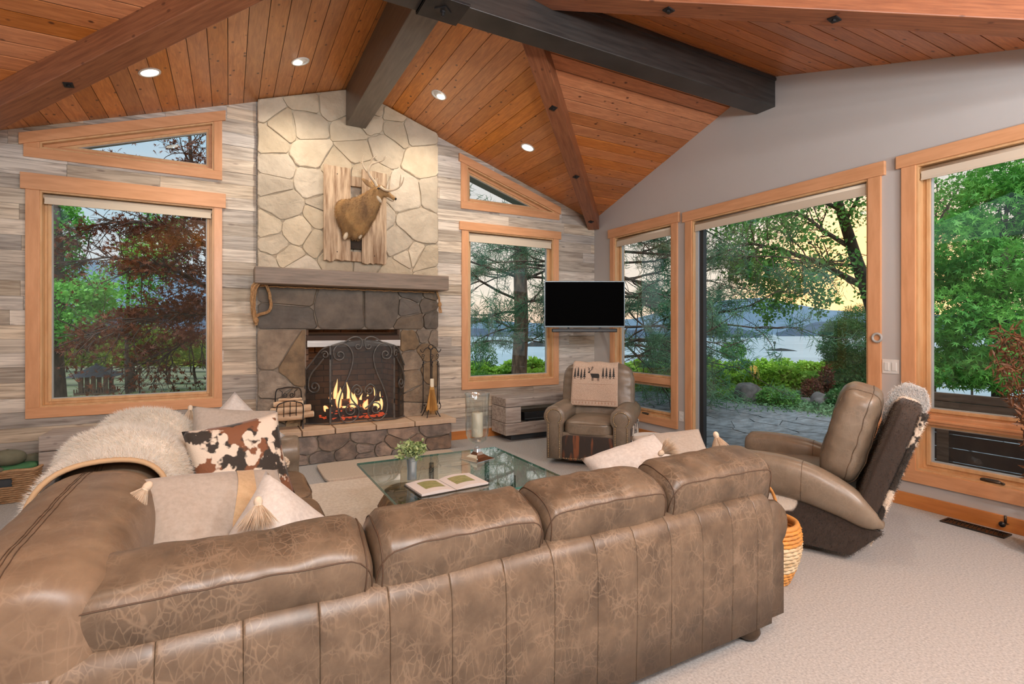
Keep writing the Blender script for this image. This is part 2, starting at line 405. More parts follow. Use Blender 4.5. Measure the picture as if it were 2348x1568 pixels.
M['birch'] = material('birch_log', (0.74, 0.55, 0.38), (0.55, 0.36, 0.22), nscale=6, rough=0.8, bump=0.004, bscale=20, stretch=(1, 3, 3), var=0.1)
M['char'] = material('charred_log', (0.03, 0.022, 0.018), (0.12, 0.035, 0.02), nscale=14, rough=0.95, bump=0.008, bscale=30)
M['ember'] = material('glowing_ember', (0.2, 0.03, 0.01), rough=0.9, emit=(1.0, 0.10, 0.02), estr=1.6)
M['straw'] = material('broom_straw', (0.62, 0.34, 0.10), (0.50, 0.26, 0.07), nscale=30, stretch=(6, 6, 1), rough=0.8)
M['rope'] = material('sisal_rope', (0.56, 0.34, 0.16), (0.36, 0.19, 0.08), nscale=50, rough=0.9)
M['deer'] = material('deer_hair', (0.50, 0.30, 0.12), (0.20, 0.115, 0.055), nscale=7, rough=0.85, bump=0.006, bscale=60, stretch=(1, 1, 0.4))
M['deer_white'] = material('white_throat_hair', (0.70, 0.58, 0.42), rough=0.9)
M['antler'] = material('antler_bone', (0.72, 0.60, 0.44), (0.55, 0.42, 0.28), nscale=12, rough=0.5)
M['old_board'] = material('split_old_board', (0.62, 0.47, 0.32), (0.25, 0.15, 0.085), nscale=3.0, stretch=(10, 10, 0.9), rough=0.85, bump=0.005, bscale=6, var=0.1, detail=7)
M['wicker'] = material('honey_wicker', (0.48, 0.30, 0.16), (0.30, 0.17, 0.08), nscale=20, rough=0.6, stretch=(1, 1, 3))
M['wicker_orange'] = material('orange_wicker', (0.72, 0.33, 0.07), (0.50, 0.24, 0.08), nscale=12, rough=0.5)
M['wicker_white'] = material('whitewashed_wicker', (0.75, 0.62, 0.42), (0.5, 0.36, 0.2), nscale=25, rough=0.7)
M['cap'] = material('olive_canvas', (0.17, 0.17, 0.115), (0.12, 0.12, 0.08), nscale=8, rough=0.85)
M['green_cloth'] = material('green_cloth', (0.05, 0.17, 0.07), rough=0.8)
M['towel'] = material('rust_beige_blanket', (0.62, 0.49, 0.39), (0.52, 0.40, 0.31), nscale=70, rough=0.95, spec=0.1, bump=0.002, bscale=160)
M['motif'] = material('charcoal_woven_motif', (0.035, 0.035, 0.035), rough=0.95)
M['motif2'] = material('rust_woven_dots', (0.42, 0.24, 0.16), rough=0.95)
M['paper'] = material('book_paper', (0.80, 0.76, 0.74), rough=0.6)
M['print'] = material('printed_landscape', (0.45, 0.40, 0.20), (0.22, 0.28, 0.08), nscale=14, stretch=(1, 3, 1), rough=0.5, distort=1.5)
M['cover'] = material('dark_book_cover', (0.04, 0.035, 0.03), rough=0.5)
M['succ'] = material('sage_leaf', (0.40, 0.50, 0.26), (0.27, 0.40, 0.14), nscale=25, rough=0.5)
M['twig_leaf'] = material('dried_brown_leaf', (0.20, 0.085, 0.035), (0.12, 0.05, 0.02), nscale=20, rough=0.5)
M['vent'] = material('black_floor_vent', (0.03, 0.028, 0.026), rough=0.4, metal=0.5)
# outdoors
M['patio'] = material('dark_slate_patio', (0.20, 0.225, 0.25), (0.085, 0.095, 0.105), nscale=5, rough=0.7, bump=0.008, bscale=9, var=0.15, stretch=(1, 2.6, 1))
M['soil'] = material('garden_ground', (0.20, 0.19, 0.12), (0.10, 0.14, 0.055), nscale=0.8, rough=0.95, bump=0.03, bscale=6, detail=8)
M['bark_pine'] = material('pine_bark', (0.22, 0.135, 0.085), (0.075, 0.045, 0.03), nscale=7, stretch=(2.2, 2.2, 0.7), rough=0.95, bump=0.03, bscale=9)
M['bark_dark'] = material('dark_bark', (0.11, 0.075, 0.055), (0.045, 0.032, 0.025), nscale=8, stretch=(2, 2, 0.6), rough=0.95, bump=0.02, bscale=12)
M['pine'] = leaf_material('pine_needles', (0.06, 0.19, 0.12), (0.17, 0.32, 0.16), 0.9)
M['maple'] = leaf_material('red_maple_leaf', (0.12, 0.035, 0.02), (0.27, 0.085, 0.032), 1.6, translucent=0.3)
M['green_a'] = leaf_material('bright_green_leaf', (0.08, 0.34, 0.06), (0.30, 0.66, 0.12), 1.4)
M['green_b'] = leaf_material('mid_green_leaf', (0.07, 0.25, 0.05), (0.24, 0.48, 0.10), 1.8)
M['green_c'] = leaf_material('dark_green_leaf', (0.055, 0.17, 0.055), (0.17, 0.32, 0.09), 1.2)
M['vine'] = leaf_material('vine_leaf', (0.16, 0.38, 0.035), (0.46, 0.70, 0.09), 1.3)
M['vine_y'] = leaf_material('yellow_vine_leaf', (0.14, 0.24, 0.03), (0.42, 0.44, 0.07), 0.8)
M['cover_leaf'] = leaf_material('ground_ivy_leaf', (0.09, 0.22, 0.10), (0.24, 0.40, 0.20), 2.5)
M['red_leaf'] = leaf_material('rusty_leaf', (0.16, 0.05, 0.03), (0.26, 0.10, 0.05), 3)
M['boulder'] = material('grey_boulder', (0.20, 0.18, 0.17), (0.09, 0.08, 0.08), nscale=5, rough=0.9, bump=0.03, bscale=7, detail=7)
M['water'] = material('lake_water', (0.27, 0.40, 0.46), (0.20, 0.32, 0.38), nscale=0.02, rough=0.42, spec=0.35, bump=0.35, bscale=0.35, stretch=(1, 1, 1))
M['hill_far'] = material('haze_blue_forested_hill', (0.165, 0.235, 0.31), (0.12, 0.18, 0.235), nscale=0.006, rough=1.0, spec=0, detail=8)  # blue base colour stands in for distance haze
M['hill_near'] = material('haze_blue_wooded_hill', (0.085, 0.12, 0.17), (0.065, 0.09, 0.12), nscale=0.02, rough=1.0, spec=0, detail=8)  # haze tint put into the colour here too, darker
M['island'] = material('dark_rock_island', (0.06, 0.065, 0.065), (0.035, 0.04, 0.04), nscale=0.1, rough=1.0, spec=0)
M['shingle'] = material('dark_grey_shingle', (0.05, 0.06, 0.07), rough=0.7)
M['feeder'] = material('brown_feeder_wood', (0.12, 0.08, 0.05), rough=0.8)
M['deck'] = material('grey_brown_deck_rail', (0.17, 0.125, 0.095), (0.09, 0.065, 0.05), nscale=3, stretch=(8, 1, 8), rough=0.8, bump=0.002, bscale=8)
M['deck_dark'] = material('dark_stained_deck_wall', (0.07, 0.05, 0.04), (0.045, 0.03, 0.025), nscale=3, rough=0.7)
M['post'] = material('grey_vine_post', (0.10, 0.09, 0.08), rough=0.9)

# ------------------------------------------------------------------ mesh building
def super_norm(p, e, ax=None, ea=14.0):
    if ax is None:
        return (abs(p[0]) ** e + abs(p[1]) ** e + abs(p[2]) ** e) ** (1 / e)
    a = abs(p[ax]); o = [abs(p[k]) for k in range(3) if k != ax]
    c = (o[0] ** e + o[1] ** e) ** (1 / e)
    return (a ** ea + c ** ea) ** (1 / ea)

class MB:
    def __init__(self):
        self.v = []; self.f = []
    def add(self, vs, fs):
        o = len(self.v)
        self.v += [tuple(p) for p in vs]
        self.f += [tuple(i + o for i in f) for f in fs]
        return self
    def box(self, x0, x1, y0, y1, z0, z1):
        vs = [(x0, y0, z0), (x1, y0, z0), (x1, y1, z0), (x0, y1, z0), (x0, y0, z1), (x1, y0, z1), (x1, y1, z1), (x0, y1, z1)]
        return self.add(vs, [(0, 3, 2, 1), (4, 5, 6, 7), (0, 1, 5, 4), (1, 2, 6, 5), (2, 3, 7, 6), (3, 0, 4, 7)])
    def beam(self, a, b, w, h, up=(0, 0, 1)):
        """box from a to b, w across, h along up"""
        a = Vector(a); b = Vector(b); d = (b - a).normalized(); up = Vector(up)
        s = d.cross(up).normalized(); u = s.cross(d).normalized()
        vs = []
        for p in (a, b):
            for sx, su in ((-1, -1), (1, -1), (1, 1), (-1, 1)):
                vs.append(p + s * (w / 2 * sx) + u * (h / 2 * su))
        return self.add(vs, [(0, 1, 2, 3), (7, 6, 5, 4), (0, 4, 5, 1), (1, 5, 6, 2), (2, 6, 7, 3), (3, 7, 4, 0)])
    def prism(self, poly, frm, to):
        """poly: list of 2D points; frm/to map a point to 3D back and front"""
        n = len(poly)
        vs = [frm(p) for p in poly] + [to(p) for p in poly]
        fs = [tuple(range(n - 1, -1, -1)), tuple(range(n, 2 * n))]
        fs += [(i, (i + 1) % n, n + (i + 1) % n, n + i) for i in range(n)]
        return self.add(vs, fs)
    def tube(self, path, r, n=6, closed=False, cap=True, flat=1.0):
        path = [Vector(p) for p in path]
        m = len(path)
        rr = r if isinstance(r, (list, tuple)) else [r] * m
        vs = []
        prev = None
        for i, p in enumerate(path):
            if closed: t = path[(i + 1) % m] - path[i - 1]
            else: t = path[min(i + 1, m - 1)] - path[max(i - 1, 0)]
            if t.length < 1e-9: t = Vector((0, 0, 1))
            t.normalize()
            if prev is None:
                a = Vector((0, 0, 1)) if abs(t.z) < 0.9 else Vector((1, 0, 0))
                s = t.cross(a).normalized()
            else:
                s = (prev - t * prev.dot(t))
                if s.length < 1e-6: s = t.cross(Vector((0.3, 0.5, 0.8)))
                s.normalize()
            prev = s
            u = t.cross(s)
            for k in range(n):
                a = 2 * PI * k / n
                vs.append(p + s * (math.cos(a) * rr[i]) + u * (math.sin(a) * rr[i] * flat))
        fs = []
        for i in range(m if closed else m - 1):
            j = (i + 1) % m
            for k in range(n):
                k2 = (k + 1) % n
                fs.append((i * n + k, i * n + k2, j * n + k2, j * n + k))
        if cap and not closed:
            fs.append(tuple(range(n - 1, -1, -1))); fs.append(tuple((m - 1) * n + k for k in range(n)))
        return self.add(vs, fs)
    def lathe(self, prof, c=(0, 0, 0), n=24, cap=True, sx=1.0, sy=1.0, rz=0.0):
        vs = []
        for r, z in prof:
            for k in range(n):
                a = 2 * PI * k / n + rz
                vs.append((c[0] + r * sx * math.cos(a), c[1] + r * sy * math.sin(a), c[2] + z))
        fs = []
        m = len(prof)
        for i in range(m - 1):
            for k in range(n):
                k2 = (k + 1) % n
                fs.append((i * n + k, i * n + k2, (i + 1) * n + k2, (i + 1) * n + k))
        if cap:
            fs.append(tuple(range(n - 1, -1, -1))); fs.append(tuple((m - 1) * n + k for k in range(n)))
        return self.add(vs, fs)
    def ellipsoid(self, c, r, nu=12, nv=8, rot=None):
        vs = []; fs = []
        R = rot if rot is not None else Matrix.Identity(3)
        c = Vector(c)
        vs.append(c + R @ Vector((0, 0, -r[2])))
        for j in range(1, nv):
            th = -PI / 2 + PI * j / nv
            for i in range(nu):
                ph = 2 * PI * i / nu
                vs.append(c + R @ Vector((r[0] * math.cos(th) * math.cos(ph), r[1] * math.cos(th) * math.sin(ph), r[2] * math.sin(th))))
        vs.append(c + R @ Vector((0, 0, r[2])))
        top = len(vs) - 1
        for i in range(nu):
            i2 = (i + 1) % nu
            fs.append((0, 1 + i2, 1 + i))
            fs.append((top, top - nu + i, top - nu + i2))
        for j in range(nv - 2):
            for i in range(nu):
                i2 = (i + 1) % nu
                a = 1 + j * nu
                fs.append((a + i, a + i2, a + nu + i2, a + nu + i))
        return self.add(vs, fs)
    def loft(self, rings, cap=True):
        n = len(rings[0]); vs = [p for r in rings for p in r]; fs = []
        for i in range(len(rings) - 1):
            for k in range(n):
                k2 = (k + 1) % n
                fs.append((i * n + k, i * n + k2, (i + 1) * n + k2, (i + 1) * n + k))
        if cap:
            fs.append(tuple(range(n - 1, -1, -1))); fs.append(tuple((len(rings) - 1) * n + k for k in range(n)))
        return self.add(vs, fs)
    def super(self, c, size, e=4.0, n=14, fn=None, rot=None, ax=None, ea=14.0):
        """pillowy box: a superellipsoid of the given full size"""
        vs = {}; out = []; fs = []
        R = rot if rot is not None else Matrix.Identity(3)
        c = Vector(c)
        def idx(i, j, k):
            key = (i, j, k)
            if key not in vs:
                p = Vector((2 * i / n - 1, 2 * j / n - 1, 2 * k / n - 1))
                p = Vector([math.sin(q * PI / 2) * 0.35 + q * 0.65 for q in p])
                L_ = super_norm(p, e, ax, ea)
                p /= L_
                q = Vector((p.x * size[0] / 2, p.y * size[1] / 2, p.z * size[2] / 2))
                if fn: q = fn(q, p)
                vs[key] = len(out); out.append(c + R @ q)
            return vs[key]
        for a in range(n):
            for b in range(n):
                for s in (0, n):
                    q = [(idx(s, a, b), idx(s, a + 1, b), idx(s, a + 1, b + 1), idx(s, a, b + 1)),
                         (idx(a, s, b), idx(a, s, b + 1), idx(a + 1, s, b + 1), idx(a + 1, s, b)),
                         (idx(a, b, s), idx(a + 1, b, s), idx(a + 1, b + 1, s), idx(a, b + 1, s))]
                    for f in q:
                        fs.append(f if s else f[::-1])
        return self.add(out, fs)
    def build(self, name, mat, parent=None, smooth=False, bevel=0.0, segs=2, subsurf=0, world=False, label=None, kind=None, fixn=True):
        me = bpy.data.meshes.new(name)
        me.from_pydata(self.v, [], self.f)
        if fixn:
            bm = bmesh.new(); bm.from_mesh(me)
            bmesh.ops.recalc_face_normals(bm, faces=bm.faces)
            bm.to_mesh(me); bm.free()
        me.materials.append(M[mat] if isinstance(mat, str) else mat)
        if smooth:
            me.polygons.foreach_set('use_smooth', [True] * len(me.polygons))
        o = bpy.data.objects.new(name, me)
        COL.objects.link(o)
        if parent is not None: o.parent = parent
        if bevel:
            md = o.modifiers.new('bevel', 'BEVEL'); md.width = bevel; md.segments = segs; md.limit_method = 'ANGLE'
        if subsurf:
            md = o.modifiers.new('sub', 'SUBSURF'); md.levels = subsurf; md.render_levels = subsurf
        if label: o['label'] = label
        if kind: o['kind'] = kind
        return o

def bx(x0, x1, y0, y1, z0, z1): return MB().box(x0, x1, y0, y1, z0, z1)

def raw_mesh(name, V, F, mat, parent=None, kind=None, smooth=False):
    """numpy mesh: V (n,3), F (m,k)"""
    V = np.ascontiguousarray(V, dtype=np.float32); F = np.ascontiguousarray(F, dtype=np.int32)
    me = bpy.data.meshes.new(name)
    k = F.shape[1]
    me.vertices.add(len(V)); me.vertices.foreach_set('co', V.ravel())
    me.loops.add(F.size); me.loops.foreach_set('vertex_index', F.ravel())
    me.polygons.add(len(F)); me.polygons.foreach_set('loop_start', np.arange(0, F.size, k, dtype=np.int32))
    me.polygons.foreach_set('loop_total', np.full(len(F), k, dtype=np.int32))
    me.update(calc_edges=True)
    me.materials.append(M[mat] if isinstance(mat, str) else mat)
    if smooth: me.polygons.foreach_set('use_smooth', [True] * len(me.polygons))
    o = bpy.data.objects.new(name, me); COL.objects.link(o)
    if parent is not None: o.parent = parent
    if kind: o['kind'] = kind
    return o

# ---- 2D polygon helpers
def clip_half(poly, a, b, c):
    """keep a*x + b*y <= c"""
    out = []
    n = len(poly)
    for i in range(n):
        p, q = poly[i], poly[(i + 1) % n]
        dp = a * p[0] + b * p[1] - c; dq = a * q[0] + b * q[1] - c
        if dp <= 0: out.append(p)
        if (dp < 0 < dq) or (dq < 0 < dp):
            t = dp / (dp - dq)
            out.append((p[0] + t * (q[0] - p[0]), p[1] + t * (q[1] - p[1])))
    return out

def area(poly):
    return 0.5 * sum(poly[i][0] * poly[(i + 1) % len(poly)][1] - poly[(i + 1) % len(poly)][0] * poly[i][1] for i in range(len(poly))) if len(poly) > 2 else 0

def edges_of(hole):
    """half planes (a,b,c) with a x+b y<=c inside, for a CCW convex polygon"""
    if area(hole) < 0: hole = hole[::-1]
    r = []
    for i in range(len(hole)):
        p, q = hole[i], hole[(i + 1) % len(hole)]
        dx, dy = q[0] - p[0], q[1] - p[1]
        l = math.hypot(dx, dy)
        a, b = dy / l, -dx / l
        r.append((a, b, a * p[0] + b * p[1]))
    return r

def subtract(polys, hole):
    out = []
    E = edges_of(hole)
    for poly in polys:
        cur = poly
        for a, b, c in E:
            o = clip_half(cur, -a, -b, -c)
            if len(o) > 2 and abs(area(o)) > 1e-5: out.append(o)
            cur = clip_half(cur, a, b, c)
            if len(cur) < 3: break
    return out

def shrink(poly, d):
    cur = poly
    for a, b, c in edges_of(poly):
        cur = clip_half(cur, a, b, c - d)
        if len(cur) < 3: return []
    return cur

def voronoi(bounds, n, rnd, relax=2, stretch=1.0):
    """convex cells of a convex polygon"""
    xs = [p[0] for p in bounds]; ys = [p[1] for p in bounds]
    E = edges_of(bounds)
    pts = []
    while len(pts) < n:
        p = (rnd.uniform(min(xs), max(xs)), rnd.uniform(min(ys), max(ys)))
        if all(a * p[0] + b * p[1] <= c for a, b, c in E): pts.append(p)
    cells = []
    for it in range(relax + 1):
        cells = []
        for i, p in enumerate(pts):
            cur = bounds
            for j, q in enumerate(pts):
                if i == j: continue
                ax, ay = (q[0] - p[0]) , (q[1] - p[1]) * stretch
                mx_, my = (p[0] + q[0]) / 2, (p[1] + q[1]) / 2
                cur = clip_half(cur, ax, ay, ax * mx_ + ay * my)
                if len(cur) < 3: break
            cells.append(cur)
        if it < relax:
            pts = [(sum(v[0] for v in c) / len(c) * 0.6 + p[0] * 0.4, sum(v[1] for v in c) / len(c) * 0.6 + p[1] * 0.4) if len(c) > 2 else p for c, p in zip(cells, pts)]
    return [c for c in cells if len(c) > 2 and abs(area(c)) > 1e-4]

def stone_mesh(poly, mp, depth, rnd, gap=0.009, rough=0.006):
    """field stone: bevelled uneven face; mp(u, z, n) -> 3D with n outward from the wall"""
    p = shrink(poly, gap)
    if len(p) < 3: return None
    # cut sharp corners, then wobble the long edges
    q = []
    n = len(p)
    for i in range(n):
        a, b, c = p[i - 1], p[i], p[(i + 1) % n]
        la = math.hypot(a[0] - b[0], a[1] - b[1]); lc = math.hypot(c[0] - b[0], c[1] - b[1])
        if min(la, lc) < 0.03: q.append(b); continue
        k = min(0.03, 0.2 * min(la, lc))
        q.append((b[0] + (a[0] - b[0]) / la * k, b[1] + (a[1] - b[1]) / la * k))
        q.append((b[0] + (c[0] - b[0]) / lc * k, b[1] + (c[1] - b[1]) / lc * k))
    p2 = []
    n = len(q)
    cx = sum(v[0] for v in q) / n; cy = sum(v[1] for v in q) / n
    for i in range(n):
        a, b = q[i], q[(i + 1) % n]
        p2.append(a)
        l = math.hypot(a[0] - b[0], a[1] - b[1])
        if l > 0.09:
            j = rnd.uniform(-0.012, 0.004)
            mxp = ((a[0] + b[0]) / 2, (a[1] + b[1]) / 2)
            dl = math.hypot(mxp[0] - cx, mxp[1] - cy) + 1e-6
            p2.append((mxp[0] + (mxp[0] - cx) / dl * j, mxp[1] + (mxp[1] - cy) / dl * j))
    n = len(p2)
    mb = MB()
    h = depth * rnd.uniform(0.75, 1.1)
    tilt = (rnd.uniform(-0.03, 0.03), rnd.uniform(-0.03, 0.03))
    vs = [mp(v[0], v[1], -0.01) for v in p2] + [mp(v[0], v[1], h * 0.80) for v in p2]
    for s, hh in ((0.955, 1.0), (0.55, 1.02)):
        vs += [mp(cx + (v[0] - cx) * s, cy + (v[1] - cy) * s, h * hh + tilt[0] * (v[0] - cx) + tilt[1] * (v[1] - cy) + rnd.uniform(-rough, rough)) for v in p2]
    vs.append(mp(cx, cy, h * 1.02 + rnd.uniform(-rough, rough)))
    fs = []
    for r in range(3):
        fs += [(r * n + i, r * n + (i + 1) % n, (r + 1) * n + (i + 1) % n, (r + 1) * n + i) for i in range(n)]
    fs += [(3 * n + i, 3 * n + (i + 1) % n, 4 * n) for i in range(n)]
    return mb.add(vs, fs)

# ---- scatter of small leaves / strands, all numpy
def rot_frames(n, up_bias=0.0):
    """random orthonormal frames (n,3,3)"""
    a = RNG.normal(size=(n, 3)); a[:, 2] += up_bias
    a /= np.linalg.norm(a, axis=1, keepdims=True)
    b = RNG.normal(size=(n, 3)); b -= (a * b).sum(1, keepdims=True) * a
    b /= np.linalg.norm(b, axis=1, keepdims=True)
    c = np.cross(a, b)
    return np.stack([b, c, a], axis=1)

LEAF_OVAL = (np.array([(0, 0, 0), (0.32, 0.4, 0.06), (0, 1, 0), (-0.32, 0.4, 0.06)], float), [(0, 1, 2), (0, 2, 3)])
def _maple():
    v = [(0, 0.25, 0)]; f = []
    tips = [(-80, 0.55), (-38, 0.85), (0, 1.0), (38, 0.85), (80, 0.55)]
    for i, (a, r) in enumerate(tips):
        a = math.radians(a)
        w = 0.16
        b = (math.sin(a), math.cos(a)); s = (b[1], -b[0])
        v += [(b[0] * 0.3 * r - s[0] * w * 0.6, 0.25 + b[1] * 0.3 * r - s[1] * w * 0.6, 0.02), (b[0] * r, 0.25 + b[1] * r, -0.08), (b[0] * 0.3 * r + s[0] * w * 0.6, 0.25 + b[1] * 0.3 * r + s[1] * w * 0.6, 0.02)]
        o = 1 + i * 3
        f += [(0, o, o + 1), (0, o + 1, o + 2)]
    return np.array(v, float), f
LEAF_MAPLE = _maple()
LEAF_LONG = (np.array([(0, 0, 0), (0.09, 0.5, 0.03), (0, 1, -0.1), (-0.09, 0.5, 0.03)], float), [(0, 1, 2), (0, 2, 3)])

def leaves(name, pts, size, mat, parent=None, shape=LEAF_OVAL, up=0.6, kind='stuff', jitter=0.35):
    pts = np.asarray(pts, float)
    n = len(pts)
    T, Fc = shape
    R = rot_frames(n, up)
    s = size * (1 + RNG.uniform(-jitter, jitter, n))
    V = np.einsum('kj,njd->nkd', T, R) * s[:, None, None] + pts[:, None, :]
    k = len(T)
    F = (np.array(Fc)[None] + (np.arange(n) * k)[:, None, None]).reshape(-1, 3)
    return raw_mesh(name, V.reshape(-1, 3), F, mat, parent, kind)

def strands(name, P, D, length, width, mat, parent, kind='stuff', droop=0.0):
    """thin bent blades from points P along D"""
    n = len(P)
    D = D / (np.linalg.norm(D, axis=1, keepdims=True) + 1e-9)
    S = np.cross(D, RNG.normal(size=(n, 3))); S /= (np.linalg.norm(S, axis=1, keepdims=True) + 1e-9)
    Ls = (length * RNG.uniform(0.6, 1.2, n))[:, None]
    mid = P + D * Ls * 0.55; mid[:, 2] -= droop * length * 0.2
    tip = P + D * Ls; tip[:, 2] -= droop * length
    w = width
    V = np.stack([P - S * w, P + S * w, mid + S * w * 0.7, mid - S * w * 0.7, tip], axis=1).reshape(-1, 3)
    base = (np.arange(n) * 5)[:, None]
    F = np.concatenate([base + np.array([[0, 1, 2]]), base + np.array([[0, 2, 3]]), base + np.array([[3, 2, 4]])])
    return raw_mesh(name, V, F, mat, parent, kind)

def surface_points(obj, n):
    """random points and normals on an object's own mesh, in its local space"""
    me = obj.data
    me.calc_loop_triangles()
    nv = len(me.vertices)
    co = np.empty(nv * 3, np.float32); me.vertices.foreach_get('co', co); co = co.reshape(-1, 3)
    nt = len(me.loop_triangles)
    tri = np.empty(nt * 3, np.int32); me.loop_triangles.foreach_get('vertices', tri); tri = tri.reshape(-1, 3)
    A, B, C = co[tri[:, 0]], co[tri[:, 1]], co[tri[:, 2]]
    nr = np.cross(B - A, C - A); ar = np.linalg.norm(nr, axis=1)
    idx = RNG.choice(nt, n, p=ar / ar.sum())
    u = RNG.random(n); v = RNG.random(n); m = u + v > 1; u[m] = 1 - u[m]; v[m] = 1 - v[m]
    P = A[idx] + (B - A)[idx] * u[:, None] + (C - A)[idx] * v[:, None]
    return P, nr[idx] / (ar[idx][:, None] + 1e-12)

def fur(obj, n, length, width, mat, comb=(0, 0, -0.4), spread=0.35, name='fur', axis=None):
    P, Nn = surface_points(obj, n)
    if axis is not None:
        out = P - np.array(axis); out[:, 1] = 0
        Nn = Nn * np.sign((Nn * out).sum(1, keepdims=True) + 1e-9)
    D = Nn + np.array(comb) + RNG.normal(size=P.shape) * spread
    o = strands(name, P, D, length, width, mat, obj)
    return o

# ================================================================== THE ROOM
XL, XR, YF, YB = -2.25, 4.76, 6.18, -3.2
RX, RZ, SA = 1.27, 4.18, 0.335        # long ridge (runs along y)
RY, RZ2, SB = 3.38, 3.95, 0.325       # cross ridge (runs along x)
EAVE = 3.0

def vault(x, y):
    return max(RZ - SA * abs(x - RX), RZ2 - SB * abs(y - RY))

def setting(o):
    o['kind'] = 'structure'; return o

# ---- floor
setting(bx(XL, XR, YB, YF, -0.12, 0).build('floor', 'carpet'))

# ---- ceiling: roof slab behind the boards, then every board
ceil = None
mb = MB()
# near/far A panels and B panels as thick slabs, following the boards but extended past the walls as eaves
OVER = 0.75
def zA(x): return RZ - SA * abs(x - RX)
def zB(y): return RZ2 - SB * abs(y - RY)
def slab(poly, zf, t0, t1):
    mb.prism(poly, lambda p: (p[0], p[1], zf(p) + t0), lambda p: (p[0], p[1], zf(p) + t1))
K = (RZ - RZ2)
def panels(xlo, xhi, ylo, yhi):
    """the vault's planar regions: (poly, kind, sx, sy)"""
    res = []
    for sx in (-1, 1):
        for sy in (-1, 1):
            x0, x1 = (RX, xhi) if sx > 0 else (xlo, RX)
            y0, y1 = (RY, yhi) if sy > 0 else (ylo, RY)
            q = [(x0, y0), (x1, y0), (x1, y1), (x0, y1)]
            # A wins where SA*|x'| - SB*|y'| <= K
            a, b, c = SA * sx, -SB * sy, K + SA * sx * RX - SB * sy * RY
            pa = clip_half(q, a, b, c); pb = clip_half(q, -a, -b, -c)
            if len(pa) > 2: res.append((pa, 'A', sx, sy))
            if len(pb) > 2: res.append((pb, 'B', sx, sy))
    return res
for poly, kd, sx, sy in panels(XL - 0.1, XR + OVER, YB, YF + OVER):
    zf = (lambda p: zA(p[0])) if kd == 'A' else (lambda p: zB(p[1]))
    slab(poly, zf, 0.007, 0.16)
ceil = setting(mb.build('ceiling', 'roof'))
BW = 0.142
nboard = 0
for poly, kd, sx, sy in panels(XL, XR, YB, YF):
    k = 0
    while True:
        if kd == 'A':
            a0, a1 = RX + sx * k * BW, RX + sx * (k + 1) * BW
            lo_, hi_ = min(a0, a1) + 0.0026, max(a0, a1) - 0.0026
            p = clip_half(clip_half(poly, -1, 0, -lo_), 1, 0, hi_)
            if lo_ > XR or hi_ < XL: break
        else:
            a0, a1 = RY + sy * k * BW, RY + sy * (k + 1) * BW
            lo_, hi_ = min(a0, a1) + (0.0065 if sy > 0 else 0.004), max(a0, a1) - (0.0065 if sy > 0 else 0.004)
            p = clip_half(clip_half(poly, 0, -1, -lo_), 0, 1, hi_)
            if lo_ > YF or hi_ < YB: break
            if k > 40: break
        k += 1
        if len(p) < 3 or abs(area(p)) < 1e-3: continue
        zf = (lambda q: zA(q[0])) if kd == 'A' else (lambda q: zB(q[1]))
        jit = random.uniform(-0.0012, 0.0012)
        b = MB().prism(p, lambda q: (q[0], q[1], zf(q) + jit), lambda q: (q[0], q[1], zf(q) + 0.012))
        b.build('ceiling_board', 'ceil' if kd == 'A' else 'ceil_x', ceil)
        nboard += 1
# painted eave soffit outside, under the overhang
mb = MB()
for poly, kd, sx, sy in panels(XL - 0.1, XR + OVER, YB, YF + OVER):
    for hp in ((0, -1, -(YF + 0.17)), (-1, 0, -(XR + 0.17))):
        p = clip_half(poly, *hp)
        if len(p) > 2 and abs(area(p)) > 1e-3:
            zf = (lambda q: zA(q[0])) if kd == 'A' else (lambda q: zB(q[1]))
            mb.prism(p, lambda q: (q[0], q[1], zf(q) - 0.02), lambda q: (q[0], q[1], zf(q) + 0.015))
setting(mb.build('trim_1', 'soffit'))

# ---- walls
TH = 0.16
def rake_A(x0, x1):
    pts = [(x0, 0.0), (x1, 0.0), (x1, vault(x1, YF) + 0.02)]
    if x0 < RX < x1: pts.append((RX, RZ + 0.02))
    pts.append((x0, vault(x0, YF) + 0.02))
    return pts
HOLE_A = [
    [(-1.503, 0.70), (-0.135, 0.70), (-0.135, 2.665), (-1.503, 2.665)],
    [(-1.503, 3.045), (-0.135, 3.045), (-0.135, 3.548), (-1.503, 3.104)],
    [(2.712, 0.725), (4.03, 0.725), (4.03, 2.69), (2.712, 2.69)],
    [(2.70, 3.055), (4.05, 3.055), (4.05, 3.078), (2.70, 3.53)],
    [(0.74, 0.0), (1.80, 0.0), (1.80, 1.41), (0.74, 1.41)],
]
polys = [rake_A(XL - 0.1, XR + TH)]
for h in HOLE_A: polys = [q for p in polys for q in subtract([p], h)]
mb = MB()
for p in polys: mb.prism(p, lambda q: (q[0], YF + 0.012, q[1]), lambda q: (q[0], YF + TH, q[1]))
wallA = setting(mb.build('wall_back', 'plank'))
